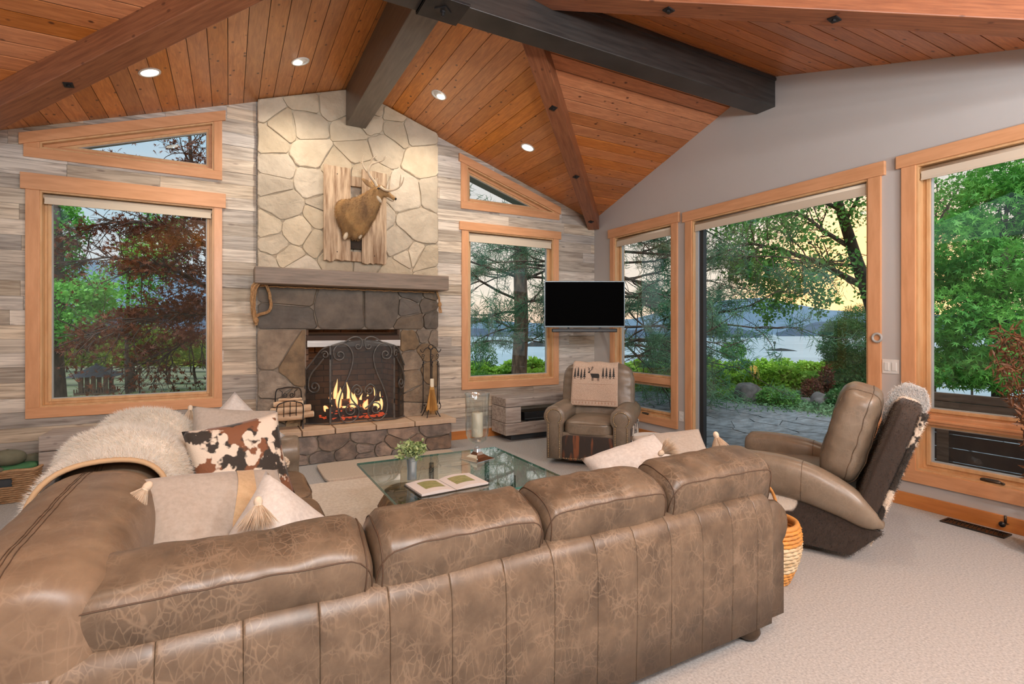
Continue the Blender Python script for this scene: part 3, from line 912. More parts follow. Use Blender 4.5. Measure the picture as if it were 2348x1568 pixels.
# barn planks on wall A
rr = random.Random(11)
z = 0.0
row = 0
while z < 4.25:
    h = rr.choice((0.125, 0.135, 0.14))
    x = XL - rr.uniform(0, 0.8)
    while x < XR:
        L_ = rr.uniform(0.55, 1.9)
        x0, x1 = max(x, XL), min(x + L_, XR)
        x += L_
        if x1 - x0 < 0.03: continue
        q = [(x0 + 0.001, z + 0.001), (x1 - 0.001, z + 0.001), (x1 - 0.001, z + h - 0.001), (x0 + 0.001, z + h - 0.001)]
        # under the two rakes
        q = clip_half(q, -SA, 1, RZ - SA * RX) if False else q
        for s in (-1, 1):
            q = clip_half(q, SA * s, 1, RZ + SA * s * RX)
            if len(q) < 3: break
        if len(q) < 3: continue
        ps = [q]
        for hh in HOLE_A[:4] + [[(0.255, 0), (2.285, 0), (2.285, 4.3), (0.255, 4.3)]]:
            ps = [s_ for p in ps for s_ in subtract([p], hh)]
        if not ps: continue
        pr = rr.uniform(0.009, 0.016)
        mb = MB()
        for p in ps: mb.prism(p, lambda v: (v[0], YF + 0.012 - pr, v[1]), lambda v: (v[0], YF + 0.013, v[1]))
        mb.build('plank', 'plank', wallA)
    z += h

# wall B: painted, with its three openings
HOLE_B = [
    [(4.64, 0.30), (5.714, 0.30), (5.714, 2.70), (4.64, 2.70)],
    [(2.415, 0.0), (4.323, 0.0), (4.323, 2.68), (2.415, 2.68)],
    [(0.62, 0.30), (2.07, 0.30), (2.07, 2.70), (0.62, 2.70)],
]
def rake_B():
    y0, y1 = YB, YF + 0.01
    return [(y0, 0), (y1, 0), (y1, zB(y1) + 0.02), (RY, RZ2 + 0.02), (RY - 2.8, vault(XR, RY - 2.8) + 0.02), (y0, vault(XR, y0) + 0.02)]
polys = [rake_B()]
for h in HOLE_B: polys = [q for p in polys for q in subtract([p], h)]
mb = MB()
for p in polys: mb.prism(p, lambda q: (XR, q[0], q[1]), lambda q: (XR + TH, q[0], q[1]))
setting(mb.build('wall_right', 'paint'))
setting(bx(XL - 0.12, XL, YB - 0.12, YF, 0, EAVE + 0.05).build('wall_left', 'paint'))
mb = MB()
mb.prism([(XL, 0), (XR, 0), (XR, EAVE + 0.03), (RX, RZ + 0.02), (XL, EAVE + 0.03)], lambda q: (q[0], YB - 0.12, q[1]), lambda q: (q[0], YB, q[1]))
setting(mb.build('wall_front', 'paint'))

# ---- baseboards
setting(bx(2.34, 4.76, YF - 0.018, YF + 0.005, 0, 0.105).build('baseboard_back', 'base', bevel=0.003))
mb = MB()
mb.box(XR - 0.018, XR + 0.005, 4.42, 6.16, 0, 0.105); mb.box(XR - 0.018, XR + 0.005, YB, 2.318, 0, 0.105)
setting(mb.build('baseboard_right', 'base', bevel=0.003))

# ---- windows
def P3(plane, u, n, z):
    return (u, YF + n, z) if plane == 'A' else (XR + n, u, z)
def pbox(mb, plane, u0, u1, n0, n1, z0, z1):
    if plane == 'A': mb.box(u0, u1, YF + n0, YF + n1, z0, z1)
    else: mb.box(XR + n0, XR + n1, u0, u1, z0, z1)
def pprism(mb, plane, poly, n0, n1):
    mb.prism(poly, lambda q: P3(plane, q[0], n0, q[1]), lambda q: P3(plane, q[0], n1, q[1]))

def ring(mb, plane, u0, u1, z0, z1, w, n0, n1):
    pbox(mb, plane, u0, u0 + w, n0, n1, z0, z1); pbox(mb, plane, u1 - w, u1, n0, n1, z0, z1)
    pbox(mb, plane, u0 + w, u1 - w, n0, n1, z0, z0 + w); pbox(mb, plane, u0 + w, u1 - w, n0, n1, z1 - w, z1)

def casing(plane, parent, o, i, head, w_over=0.033, bottom=True):
    """o = outer u0,u1,zbottom ; i = inner u0,u1,z0,z1 ; head = header top"""
    cm = 'fir'
    for a, b in ((o[0], i[0]), (i[1], o[1])):
        m_ = MB(); pbox(m_, plane, a, b, -0.022, 0.012, (i[2] if bottom else o[2]), i[3]); m_.build('side_casing', cm, parent, bevel=0.002)
    if bottom:
        m_ = MB(); pbox(m_, plane, o[0], o[1], -0.022, 0.012, o[2], i[2]); m_.build('bottom_casing', 'fir_x', parent, bevel=0.002)
    m_ = MB(); pbox(m_, plane, o[0] - w_over, o[1] + w_over, -0.034, 0.012, i[3], head); m_.build('head_casing', 'fir_x', parent, bevel=0.003)

def jamb(plane, parent, i, depth=0.10, bottom=True):
    m_ = MB(); t = 0.016
    pbox(m_, plane, i[0], i[0] + t, -0.01, TH, i[2], i[3]); pbox(m_, plane, i[1] - t, i[1], -0.01, TH, i[2], i[3])
    pbox(m_, plane, i[0] + t, i[1] - t, -0.01, TH, i[3] - t, i[3])
    if bottom: pbox(m_, plane, i[0] + t, i[1] - t, -0.01, TH, i[2], i[2] + t)
    m_.build('jamb', 'jamb', parent)

def sash(plane, parent, u0, u1, z0, z1, w=0.045, n0=0.055, n1=0.10, mat='jamb', glass=True, bead='clad'):
    m_ = MB(); ring(m_, plane, u0, u1, z0, z1, w * 0.6, n0 + 0.012, n1)
    fr = m_.build('sash_frame', mat, parent, bevel=0.002)
    m_ = MB(); ring(m_, plane, u0 + w * 0.5, u1 - w * 0.5, z0 + w * 0.5, z1 - w * 0.5, w * 0.5, n0, n1 - 0.01)
    m_.build('inner_frame', mat, parent, bevel=0.003)
    m_ = MB(); ring(m_, plane, u0 + w, u1 - w, z0 + w, z1 - w, 0.008, n0 + 0.012, n1)
    m_.build('glazing_bead', bead, parent)
    if glass:
        m_ = MB(); pbox(m_, plane, u0 + w, u1 - w, n0 + 0.03, n0 + 0.031, z0 + w, z1 - w)
        q = [P3(plane, a, n0 + 0.03, b) for a, b in ((u0 + w, z0 + w), (u1 - w, z0 + w), (u1 - w, z1 - w), (u0 + w, z1 - w))]
        MB().add(q, [(0, 1, 2, 3)]).build('glass_pane', 'pane', parent)

def window(n, plane):
    w = bpy.data.objects.new('window_%d' % n, None); COL.objects.link(w)
    return setting(w)

def blind(plane, u0, u1, z0, z1, label):
    r = root('roller_blind', label, 'blind', P3(plane, (u0 + u1) / 2, 0.0, z1), 0.0)
    r.location = (0, 0, 0)
    m_ = MB()
    a, b = P3(plane, u0, 0.03, z1 - 0.03), P3(plane, u1, 0.03, z1 - 0.03)
    m_.tube([a, b], 0.024, 12); m_.build('roller_tube', 'blind', r, smooth=True)
    m_ = MB(); pbox(m_, plane, u0 + 0.01, u1 - 0.01, 0.008, 0.011, z0 + 0.012, z1 - 0.03); m_.build('blind_fabric', 'blind', r)
    m_ = MB(); pbox(m_, plane, u0 + 0.008, u1 - 0.008, 0.003, 0.016, z0, z0 + 0.014); m_.build('hem_bar', 'blind', r, bevel=0.003)
    return r

# window 1: big window left of the fireplace
w1 = window(1, 'A')
casing('A', w1, (-1.600, -0.062, 0.605), (-1.503, -0.135, 0.70, 2.665), 2.812)
jamb('A', w1, (-1.503, -0.135, 0.70, 2.665))
sash('A', w1, -1.487, -0.151, 0.716, 2.649, 0.05)
blind('A', -1.485, -0.153, 2.550, 2.650, 'cream roller blind rolled up in the large window left of the fireplace')
# window 3: window right of the fireplace
w3 = window(3, 'A')
casing('A', w3, (2.626, 4.115, 0.632), (2.712, 4.03, 0.725, 2.69), 2.797)
jamb('A', w3, (2.712, 4.03, 0.725, 2.69))
sash('A', w3, 2.728, 4.014, 0.741, 2.674, 0.05)
blind('A', 2.73, 4.012, 2.55, 2.672, 'cream roller blind rolled up in the window right of the fireplace')

def tri_window(n, poly, head, outer, low_side):
    w = window(n, 'A')
    (a0, z0), (a1, z1) = head           # top edge of the raked head casing
    m_ = MB(); pprism(m_, 'A', [(a0, z0 - 0.1), (a1, z1 - 0.1), (a1, z1), (a0, z0)], -0.034, 0.012); m_.build('head_casing', 'fir_x', w, bevel=0.003)
    u0, u1, zb = outer
    ih = lambda u: z0 - 0.1 + (z1 - z0) * (u - a0) / (a1 - a0)
    m_ = MB(); pprism(m_, 'A', [(u0, zb), (u1, zb), (u1, poly[0][1]), (u0, poly[0][1])], -0.022, 0.012); m_.build('bottom_casing', 'fir_x', w, bevel=0.002)
    for a, b in ((u0, poly[0][0]), (poly[1][0], u1)):
        m_ = MB(); pprism(m_, 'A', [(a, poly[0][1]), (b, poly[0][1]), (b, ih(b)), (a, ih(a))], -0.022, 0.012); m_.build('side_casing', 'fir', w, bevel=0.002)
    # stepped frames inside
    cur = poly
    for d, n0, n1, mt in ((0.016, -0.01, TH, 'jamb'), (0.03, 0.045, 0.11, 'fir_x'), (0.022, 0.06, 0.10, 'jamb'), (0.006, 0.07, 0.1, 'clad')):
        inn = shrink(cur, d)
        m_ = MB()
        for p in subtract([cur], inn): pprism(m_, 'A', p, n0, n1)
        m_.build('inner_frame', mt, w)
        cur = inn
    MB().add([P3('A', q[0], 0.085, q[1]) for q in cur], [tuple(range(len(cur)))]).build('glass_pane', 'pane', w)
tri_window(2, HOLE_A[1], ((-1.642, 3.157), (-0.030, 3.680)), (-1.613, -0.062, 2.956), 0)
tri_window(4, HOLE_A[3], ((2.585, 3.668), (4.145, 3.146)), (2.615, 4.125, 2.965), 1)

# window 5: narrow window beside the corner, wall B
w5 = window(5, 'B')
casing('B', w5, (4.545, 5.80, 0.205), (4.64, 5.714, 0.30, 2.70), 2.822)
jamb('B', w5, (4.64, 5.714, 0.30, 2.70))
sash('B', w5, 4.656, 5.698, 0.775, 2.684, 0.05)
sash('B', w5, 4.656, 5.698, 0.316, 0.742, 0.055, 0.05, 0.10)
m_ = MB(); pbox(m_, 'B', 4.656, 5.698, 0.01, 0.11, 0.718, 0.80); m_.build('mullion', 'fir_x', w5, bevel=0.006)
blind('B', 4.66, 5.695, 2.565, 2.68, 'cream roller blind rolled up in the narrow window beside the corner')
# door 1: big sliding door
d1 = bpy.data.objects.new('door_1', None); COL.objects.link(d1); setting(d1)
casing('B', d1, (2.318, 4.420, 0.0), (2.415, 4.323, 0.0, 2.68), 2.795, bottom=False)
jamb('B', d1, (2.415, 4.323, 0.0, 2.68), bottom=False)
m_ = MB(); pbox(m_, 'B', 2.415, 4.323, 0.0, TH, 0.0, 0.03); m_.build('sill', 'alu', d1)
m_ = MB(); pbox(m_, 'B', 4.262, 4.307, 0.03, 0.09, 0.03, 2.66); m_.build('side_track', 'alu', d1, bevel=0.002)
m_ = MB(); pbox(m_, 'B', 4.205, 4.262, 0.045, 0.10, 0.03, 2.66); m_.build('screen_frame', 'black_frame', d1, bevel=0.003)
m_ = MB(); pbox(m_, 'B', 2.431, 4.205, 0.05, 0.10, 2.63, 2.664); m_.build('head_rail', 'alu', d1)
MB().add([P3('B', a, 0.075, b) for a, b in ((2.431, 0.03), (4.205, 0.03), (4.205, 2.63), (2.431, 2.63))], [(0, 1, 2, 3)]).build('glass_pane', 'pane', d1)
blind('B', 2.432, 4.305, 2.548, 2.662, 'wide cream roller blind rolled up over the large glass door')
# window 6: right-hand window
w6 = window(6, 'B')
casing('B', w6, (0.525, 2.168, 0.20), (0.62, 2.07, 0.30, 2.70), 2.80)
jamb('B', w6, (0.62, 2.07, 0.30, 2.70))
sash('B', w6, 0.636, 2.054, 0.735, 2.684, 0.052)
sash('B', w6, 0.636, 2.054, 0.316, 0.70, 0.055, 0.05, 0.10)
m_ = MB(); pbox(m_, 'B', 0.636, 2.054, 0.012, 0.11, 0.668, 0.745); m_.build('mullion', 'fir_x', w6, bevel=0.008)
m_ = MB(); pbox(m_, 'B', 0.636, 2.054, 0.0, 0.11, 0.69, 0.712); m_.build('mullion_bead', 'fir_x', w6, bevel=0.006)
blind('B', 0.64, 2.052, 2.575, 2.682, 'cream roller blind rolled up in the window at the right edge')

# crank handles of the two low awning sashes
def crank(u, z, label):
    r = root('window_crank', label, 'handle', (XR + 0.012, u, z), 0)
    MB().super((0, 0, 0), (0.03, 0.12, 0.03), 3, 8).build('housing', 'bronze', r, smooth=True)
    MB().tube([(-0.016, 0.02, 0.004), (-0.026, 0.02, 0.006), (-0.028, -0.07, 0.002)], 0.006, 8).build('folding_arm', 'bronze', r, smooth=True)
    MB().ellipsoid((-0.028, -0.075, 0.002), (0.01, 0.014, 0.01)).build('knob', 'bronze', r, smooth=True)
crank(5.12, 0.315, 'dark bronze crank handle on the sill of the narrow corner window')
crank(1.62, 0.325, 'dark bronze crank handle on the sill of the right-hand window')

# ---- timber beams
def bolt_plate(mb, c, ex, ey, ez, s=0.042):
    """diamond washer with a bolt head, lying in plane ex,ey, facing -ez"""
    c = Vector(c); q = [c + ex * s, c + ey * s, c - ex * s, c - ey * s]
    o = -ez * 0.008
    mb.add([p for p in q] + [p + o for p in q], [(3, 2, 1, 0), (4, 5, 6, 7), (0, 1, 5, 4), (1, 2, 6, 5), (2, 3, 7, 6), (3, 0, 4, 7)])
    r = [c + o + (ex * math.cos(a) + ey * math.sin(a)) * (s * 0.33) for a in [i * PI / 3 for i in range(6)]]
    mb.add(r + [p - ez * 0.012 for p in r], [tuple(range(6)), tuple(range(11, 5, -1))] + [(i, (i + 1) % 6, 6 + (i + 1) % 6, 6 + i) for i in range(6)])

def hip_beam(sx, sy, label, w=0.16, dep=0.17, plates=()):
    x0 = RX + sx * (K / SA - 0.05); y0 = RY
    x1 = XR if sx > 0 else XL
    y1 = RY + sy * ((SA * abs(x1 - RX) - K) / SB)
    if sy > 0 and y1 > YF: y1 = YF
    y1 = min(y1, YF)
    z0 = zA(x0); z1 = zA(x1)
    r = root('hip_beam', label, 'beam', (0, 0, 0))
    a = Vector((x0, y0, z0 - dep / 2 + 0.03)); b = Vector((x1, y1, z1 - dep / 2 + 0.03))
    d = (b - a)
    if sx * sy > 0 or True: b = b - d.normalized() * 0.05
    mbb = MB(); mbb.beam(a, b, w, dep + 0.02)
    # object origin along the beam so that the grain follows it
    o = mbb.build('timber', 'beam_red', r, bevel=0.006)
    dn = d.normalized(); side = dn.cross(Vector((0, 0, 1))).normalized(); up = side.cross(dn).normalized()
    Rm = Matrix((dn, side, up)).transposed().to_4x4(); Rm.translation = a
    inv = Rm.inverted()
    for v in o.data.vertices: v.co = inv @ v.co
    o.matrix_local = Rm
    for t in plates:
        m_ = MB(); c = a + (b - a) * t - up * ((dep + 0.02) / 2)
        bolt_plate(m_, c, dn, side, up); m_.build('bolt_plate', 'iron', r)
    return r
hip_beam(1, 1, 'red-brown hip beam with diamond bolt plates running down to the corner beside the television', plates=(0.30, 0.62, 0.93))
hip_beam(-1, 1, 'red-brown hip beam across the upper left of the ceiling', w=0.19, plates=(0.60,))
hip_beam(1, -1, 'orange-brown hip beam across the upper right of the ceiling', w=0.18, dep=0.13, plates=(0.27, 0.52))
hip_beam(-1, -1, 'red-brown hip beam over the near left corner of the room', w=0.19)

def dark_beam(label, x0, x1, y0, y1, z0, z1):
    r = root('ridge_beam', label, 'beam', (0, 0, 0))
    o = bx(x0, x1, y0, y1, z0, z1).build('timber', 'beam_black', r, bevel=0.005)
    return r
rb = dark_beam('dark stained ridge beam ending at the top of the stone chimney', 1.165, 1.385, 3.485, 6.075, 3.725, 4.17)
# grain along y for this one
rb.children[0].data.materials[0] = material('ebony_stained_beam_long', (0.13, 0.108, 0.092), (0.085, 0.07, 0.06), nscale=3, stretch=(12, 1, 12), rough=0.34, bump=0.0006, bscale=14)
r2 = dark_beam('long black ridge beam running to the painted wall above the glass door', XL, XR, 3.274, 3.483, 3.615, 3.94)
bx(XL, XR, 3.262, 3.495, 3.872, 3.90).build('edge_moulding', 'beam_black', r2)
dark_beam('dark ridge beam over the photographer, continuing from the iron plate', 1.165, 1.385, YB, 3.272, 3.725, 4.17)
r = root('joint_plate', 'square black iron plate with a bolt where the dark beams cross', 'plate', (1.29, 3.36, 3.612), 0)
bx(-0.15, 0.15, -0.13, 0.13, -0.016, 0.002).build('plate', 'iron', r, bevel=0.002)
m_ = MB(); bolt_plate(m_, (0, 0, -0.016), Vector((1, 0, 0)), Vector((0, 1, 0)), Vector((0, 0, 1)), 0.06); m_.build('bolt', 'iron', r)
MB().lathe([(0.012, 0), (0.012, -0.02), (0.005, -0.024)], (0, 0, -0.036), 12).build('bolt_end', 'iron', r)
bx(-0.15, -0.142, -0.13, 0.13, -0.016, 0.05).build('side_flange', 'iron', r)

# ---- recessed lights
M['lens'] = material('lit_lens', (1, 1, 1), emit=(1.0, 0.90, 0.74), estr=9.0)
def downlight(x, y, half, label):
    s = 1 if x > RX else -1
    n = Vector((SA * s, 0, 1)).normalized()
    R = n.to_track_quat('Z', 'Y').to_matrix()
    r = root('recessed_light', label, 'ceiling light', (x, y, zA(x)))
    r.rotation_euler = R.to_euler()
    MB().lathe([(0.066, -0.001), (0.068, -0.007), (0.083, -0.006), (0.086, 0.001)], (0, 0, 0), 32).build('trim_ring', 'white', r, smooth=True)
    if half:
        m_ = MB().ellipsoid((0, 0, 0.012), (0.064, 0.064, 0.024), 20, 10); m_.build('gimbal', 'white', r, smooth=True)
        MB().lathe([(0.0, 0), (0.036, 0.0), (0.036, 0.006)], (0, -0.022, -0.016), 20).build('lens', 'lens', r)
    else:
        MB().lathe([(0.066, -0.003), (0.066, 0.002)], (0, 0, 0), 28).build('lens', 'lens', r)
    p = Vector((x, y, zA(x))) - n * 0.06
    aim = (Vector((x, YF, 1.6)) - p) if half else (Vector((x, y + 0.35, 0)) - p)
    q = aim.to_track_quat('-Z', 'Y').to_euler()
    lamp('SPOT', 'downlight_beam', p, 62 if half else 48, LAMP_WARM, 0.05, q, spot_size=math.radians(125), spot_blend=0.9)
downlight(-0.584, 5.274, False, 'lit round recessed light nearest the left hip beam')
downlight(0.596, 5.30, True, 'tilted recessed light left of the chimney beam')
downlight(1.989, 5.30, True, 'tilted recessed light right of the chimney beam')
downlight(3.108, 5.315, False, 'lit round recessed light above the right triangular window')
for x_, y_ in ((-0.6, 1.2), (3.1, 1.2), (0.3, -1.2), (2.3, -1.2)):  # extra downlights added out of frame to light the room
    if abs(x_ - RX) * SA - SB * abs(y_ - RY) <= K + 0.2:
        downlight(x_, y_, False, {(-0.6, 1.2): 'added recessed light above the left end of the sofa, out of frame', (3.1, 1.2): 'added recessed light above the right end of the sofa, out of frame', (0.3, -1.2): 'added recessed light behind the camera on the left', (2.3, -1.2): 'added recessed light behind the camera on the right'}[(x_, y_)])

# ---- wall fittings
def plate_box(name, label, cat, y0, y1, z0, z1):
    r = root(name, label, cat, (XR, (y0 + y1) / 2, (z0 + z1) / 2))
    w, h = (y1 - y0) / 2, (z1 - z0) / 2
    bx(-0.006, 0.002, -w, w, -h, h).build('cover_plate', 'white', r, bevel=0.002)
    return r, w, h
r, w, h = plate_box('light_switch', 'white double light switch between the glass door and the right window', 'switch', 2.190, 2.312, 1.045, 1.16)
for s in (-1, 1): bx(-0.011, -0.004, s * w * 0.45 - 0.017, s * w * 0.45 + 0.017, -0.033, 0.033).build('rocker', 'white', r, bevel=0.002)
r, w, h = plate_box('wall_outlet', 'white wall outlet beside the narrow corner window', 'outlet', 4.455, 4.525, 0.31, 0.425)
for s in (-1, 1): bx(-0.009, -0.004, -0.016, 0.016, s * 0.026 - 0.013, s * 0.026 + 0.013).build('socket', 'white', r, bevel=0.002)
r = root('ring_pull', 'round grey ring pull on the right casing of the glass door', 'door pull', (XR - 0.03, 2.34, 1.338))
MB().tube([(0, 0.034 * math.cos(a), 0.034 * math.sin(a)) for a in [i * PI / 12 for i in range(24)]], 0.010, 10, closed=True).build('ring', 'clad', r, smooth=True)
r = root('floor_vent', 'black metal floor vent in the carpet below the right window', 'vent', (4.63, 1.66, 0.0))
m_ = MB(); m_.box(-0.06, 0.06, -0.175, 0.175, 0.0, 0.004)
m_.build('vent_tray', 'black', r)
m_ = MB(); m_.box(-0.065, -0.05, -0.18, 0.18, 0, 0.009); m_.box(0.05, 0.065, -0.18, 0.18, 0, 0.009); m_.box(-0.05, 0.05, -0.18, -0.165, 0, 0.009); m_.box(-0.05, 0.05, 0.165, 0.18, 0, 0.009)
m_.build('vent_rim', 'vent', r)
for i in range(14):
    y = -0.15 + i * 0.023
    MB().beam((-0.05, y - 0.01, 0.006), (0.05, y + 0.012, 0.006), 0.005, 0.004).build('louvre', 'vent', r)
r = root('door_stop', 'bronze door stop on the baseboard below the right window', 'door stop', (4.742, 1.53, 0.06))
MB().tube([(0, 0, 0), (-0.05, 0.0, 0.0)], 0.008, 10).build('stem', 'bronze', r, smooth=True)
MB().ellipsoid((-0.055, 0, 0), (0.014, 0.02, 0.02)).build('bumper', 'black', r, smooth=True)
MB().lathe([(0.022, 0), (0.018, -0.004)], (0, 0, 0), 12).build('rosette', 'bronze', r)
r.children[-1].rotation_euler = (0, PI / 2, 0)

# ---- rugs
r = root('area_rug', 'cream looped area rug under the glass coffee table', 'rug', (1.15, 3.7, 0))
MB().super((0, 0, 0.006), (1.75, 2.55, 0.018), 14, 12).build('pile', 'rug', r)
r = root('hearth_rug', 'small beige pile rug in front of the stone hearth', 'rug', (1.50, 5.28, 0))
MB().super((0, 0, 0.022), (1.45, 0.66, 0.034), 12, 14).build('pile', 'mat', r, smooth=True)

# ================================================================== STONE FIREPLACE
FY = 6.105    # face of the mortar
fp = root('stone_fireplace', 'floor-to-ceiling stone fireplace between the two plank wall sections', 'fireplace', (0, 0, 0))
mpA = lambda u, z, n: (u, FY - n, z)
rs = random.Random(5)
# mortar cores
m_ = MB()
top = [(0.27, 2.0), (2.27, 2.0), (2.27, zA(2.27) - 0.005), (RX, RZ - 0.005), (0.27, zA(0.27) - 0.005)]
m_.prism(top, lambda q: (q[0], FY, q[1]), lambda q: (q[0], YF + 0.05, q[1]))
m_.build('upper_mortar', 'mortar_up', fp)
m_ = MB()
m_.box(0.27, 0.745, FY, YF + 0.05, 0.36, 2.0); m_.box(1.795, 2.27, FY, YF + 0.05, 0.36, 2.0); m_.box(0.745, 1.795, FY, YF + 0.05, 1.41, 2.0)
m_.build('lower_mortar', 'mortar_low', fp)
for c in voronoi([(0.262, 2.0), (2.278, 2.0), (2.278, zA(2.278) - 0.008), (RX, RZ - 0.01), (0.262, zA(0.262) - 0.008)], 46, rs, 1, 1.25):
    s = stone_mesh(c, mpA, 0.024, rs, 0.0035, 0.002)
    if s: s.build('upper_stone', 'stone_up', fp)
for reg, n, mt in (([(0.262, 1.41), (2.278, 1.41), (2.278, 1.9), (0.262, 1.9)], 10, 'stone_dark'),
                   ([(0.262, 0.355), (0.742, 0.355), (0.742, 1.41), (0.262, 1.41)], 8, 'stone_low'),
                   ([(1.798, 0.355), (2.278, 0.355), (2.278, 1.41), (1.798, 1.41)], 9, 'stone_low')):
    for c in voronoi(reg, n, rs, 2):
        s = stone_mesh(c, mpA, 0.028, rs, 0.004, 0.003)
        if s: s.build('lower_stone', mt, fp)
# hearth
HX0, HX1, HY, HZ = 0.21, 2.315, 5.735, 0.355
bx(HX0 + 0.02, HX1 - 0.02, HY + 0.03, FY + 0.03, 0, HZ - 0.045).build('hearth_core', 'mortar_low', fp)
for c in voronoi([(HX0, 0), (HX1, 0), (HX1, HZ - 0.05), (HX0, HZ - 0.05)], 17, rs, 2, 2.2):
    s = stone_mesh(c, lambda u, z, n: (u, HY + 0.03 - n, z), 0.03, rs, 0.005, 0.003)
    if s: s.build('hearth_stone', 'stone_hearth', fp)
for c in voronoi([(HY, 0), (FY, 0), (FY, HZ - 0.05), (HY, HZ - 0.05)], 4, rs, 2):
    s = stone_mesh(c, lambda u, z, n: (HX1 - 0.02 + n, u, z), 0.02, rs, 0.005)
    if s: s.build('hearth_stone', 'stone_hearth', fp)
cuts = [HX0 - 0.03, 0.66, 0.99, 1.42, 1.86, 2.365]
for a, b in zip(cuts[:-1], cuts[1:]):
    a += 0.006; b -= 0.006
    n = 6
    pts = [(a, FY + 0.02)] + [(a + (b - a) * i / n, HY - 0.022 + rs.uniform(-0.012, 0.012)) for i in range(n + 1)] + [(b, FY + 0.02)]
    MB().prism(pts, lambda q: (q[0], q[1], HZ - 0.05), lambda q: (q[0], q[1], HZ + 0.006)).build('cap_stone', 'flag', fp, bevel=0.006)
# mantel timber
MB().box(0.225, 2.31, 5.815, FY, 1.875, 2.045).build('mantel', 'mantel', fp, bevel=0.008)
# firebox of brick
fb = 0.5
def brick_wall(frm, n_rows, length, z0):
    for i in range(n_rows):
        x = -0.1 * (i % 2)
        while x < length:
            a, b = max(0, x) + 0.004, min(length, x + 0.2) - 0.004
            x += 0.2
            if b - a < 0.03: continue
            vs = []
            for dz in (0.004, 0.066):
                for u, n in ((a, 0), (b, 0), (b, 0.03), (a, 0.03)):
                    vs.append(frm(u, n, z0 + i * 0.07 + dz))
            MB().add(vs, [(0, 1, 2, 3), (7, 6, 5, 4), (0, 4, 5, 1), (1, 5, 6, 2), (2, 6, 7, 3), (3, 7, 4, 0)]).build('firebrick', 'brick', fp)
BZ = 0.36
brick_wall(lambda u, n, z: (0.80 + u, FY + fb - n, z), 16, 0.94, BZ)
brick_wall(lambda u, n, z: (0.74 + 0.06 * u / fb + n, FY + u, z), 16, fb, BZ)
brick_wall(lambda u, n, z: (1.80 - 0.06 * u / fb - n, FY + u, z), 16, fb, BZ)
m_ = MB(); m_.box(0.62, 0.74, FY + 0.1, FY + fb + 0.12, 0.0, 1.5); m_.box(1.80, 1.92, FY + 0.1, FY + fb + 0.12, 0.0, 1.5)
m_.box(0.74, 1.80, FY + fb + 0.0, FY + fb + 0.12, 0.0, 1.5); m_.box(0.74, 1.80, FY, FY + fb, 0.25, 0.357); m_.box(0.74, 1.80, YF + 0.02, FY + fb, 1.42, 1.5)
m_.build('firebox_shell', 'soot', fp)
# steel hood across the top of the opening
m_ = MB()
prof = [(FY + 0.10, 1.375), (FY - 0.005, 1.34), (FY - 0.045, 1.285), (FY - 0.045, 1.215), (FY - 0.035, 1.215), (FY - 0.035, 1.28), (FY + 0.0, 1.33), (FY + 0.1, 1.365)]
m_.prism(prof, lambda q: (0.752, q[0], q[1]), lambda q: (1.79, q[0], q[1]))
m_.build('smoke_hood', 'hood', fp)

# ---- fire: grate, logs, embers, flames
gr = root('fire_grate', 'iron grate under the burning logs in the firebox', 'grate', (1.28, FY + 0.22, BZ))
for i in range(7):
    x = -0.27 + i * 0.09
    MB().tube([(x, -0.15, 0.09), (x, -0.14, 0.05), (x, 0.14, 0.05), (x, 0.15, 0.07)], 0.008, 6).build('bar', 'iron', gr)
for s in (-1, 1):
    MB().tube([(-0.3, 0.1 * s, 0.042), (0.3, 0.1 * s, 0.042)], 0.009, 6).build('cross_bar', 'iron', gr)
    for t in (-1, 1): MB().tube([(0.26 * t, 0.1 * s, 0.042), (0.27 * t, 0.11 * s, 0)], 0.009, 6).build('leg', 'iron', gr)
for i, (a, b, rad, lb) in enumerate((
        ((0.98, FY + 0.13, 0.455), (1.60, FY + 0.16, 0.46), 0.045, 'charred log burning at the front of the grate'),
        ((1.00, FY + 0.27, 0.46), (1.62, FY + 0.25, 0.455), 0.05, 'charred log at the back of the grate'),
        ((0.93, FY + 0.20, 0.57), (1.45, FY + 0.17, 0.53), 0.045, 'burning log lying across the top left of the fire'),
        ((1.30, FY + 0.24, 0.53), (1.66, FY + 0.12, 0.60), 0.05, 'blackened log end leaning at the right of the fire'))):
    a = Vector(a); b = Vector(b)
    r = root('burning_log', lb, 'log', (0, 0, 0), 0, 'burning logs in the fireplace')
    path = [a + (b - a) * t + Vector((0, rs.uniform(-.006, .006), rs.uniform(-.008, .008))) for t in [k / 6 for k in range(7)]]
    MB().tube(path, [rad * rs.uniform(0.85, 1.1) for _ in path], 10).build('charred_wood', 'char', r)
    m_ = MB()
    for k in range(7):
        c = a + (b - a) * rs.uniform(0.05, 0.95)
        m_.ellipsoid(c + Vector((0, -rad * 0.7, rs.uniform(-0.6, 0.5) * rad)), (rs.uniform(0.012, 0.03), 0.014, rs.uniform(0.006, 0.014)), 6, 4)
    m_.build('ember', 'ember', r, kind='stuff')
m_ = MB()
for k in range(80):
    m_.ellipsoid((rs.uniform(0.93, 1.64), FY + rs.uniform(0.05, 0.32), BZ + 0.012 + rs.uniform(0, 0.03)), (rs.uniform(0.01, 0.03), rs.uniform(0.01, 0.02), rs.uniform(0.006, 0.014)), 6, 4)
tag(m_.build('ember_bed', 'ember'), 'bed of red glowing embers under the logs', 'embers', kind='stuff')
fm = bpy.data.materials.new('flame'); fm.use_nodes = True
nt = fm.node_tree; nt.nodes.clear()
tc = nt.nodes.new('ShaderNodeTexCoord'); sp = nt.nodes.new('ShaderNodeSeparateXYZ'); nt.links.new(tc.outputs['Object'], sp.inputs[0])
lw = nt.nodes.new('ShaderNodeLayerWeight'); lw.inputs[0].default_value = 0.4
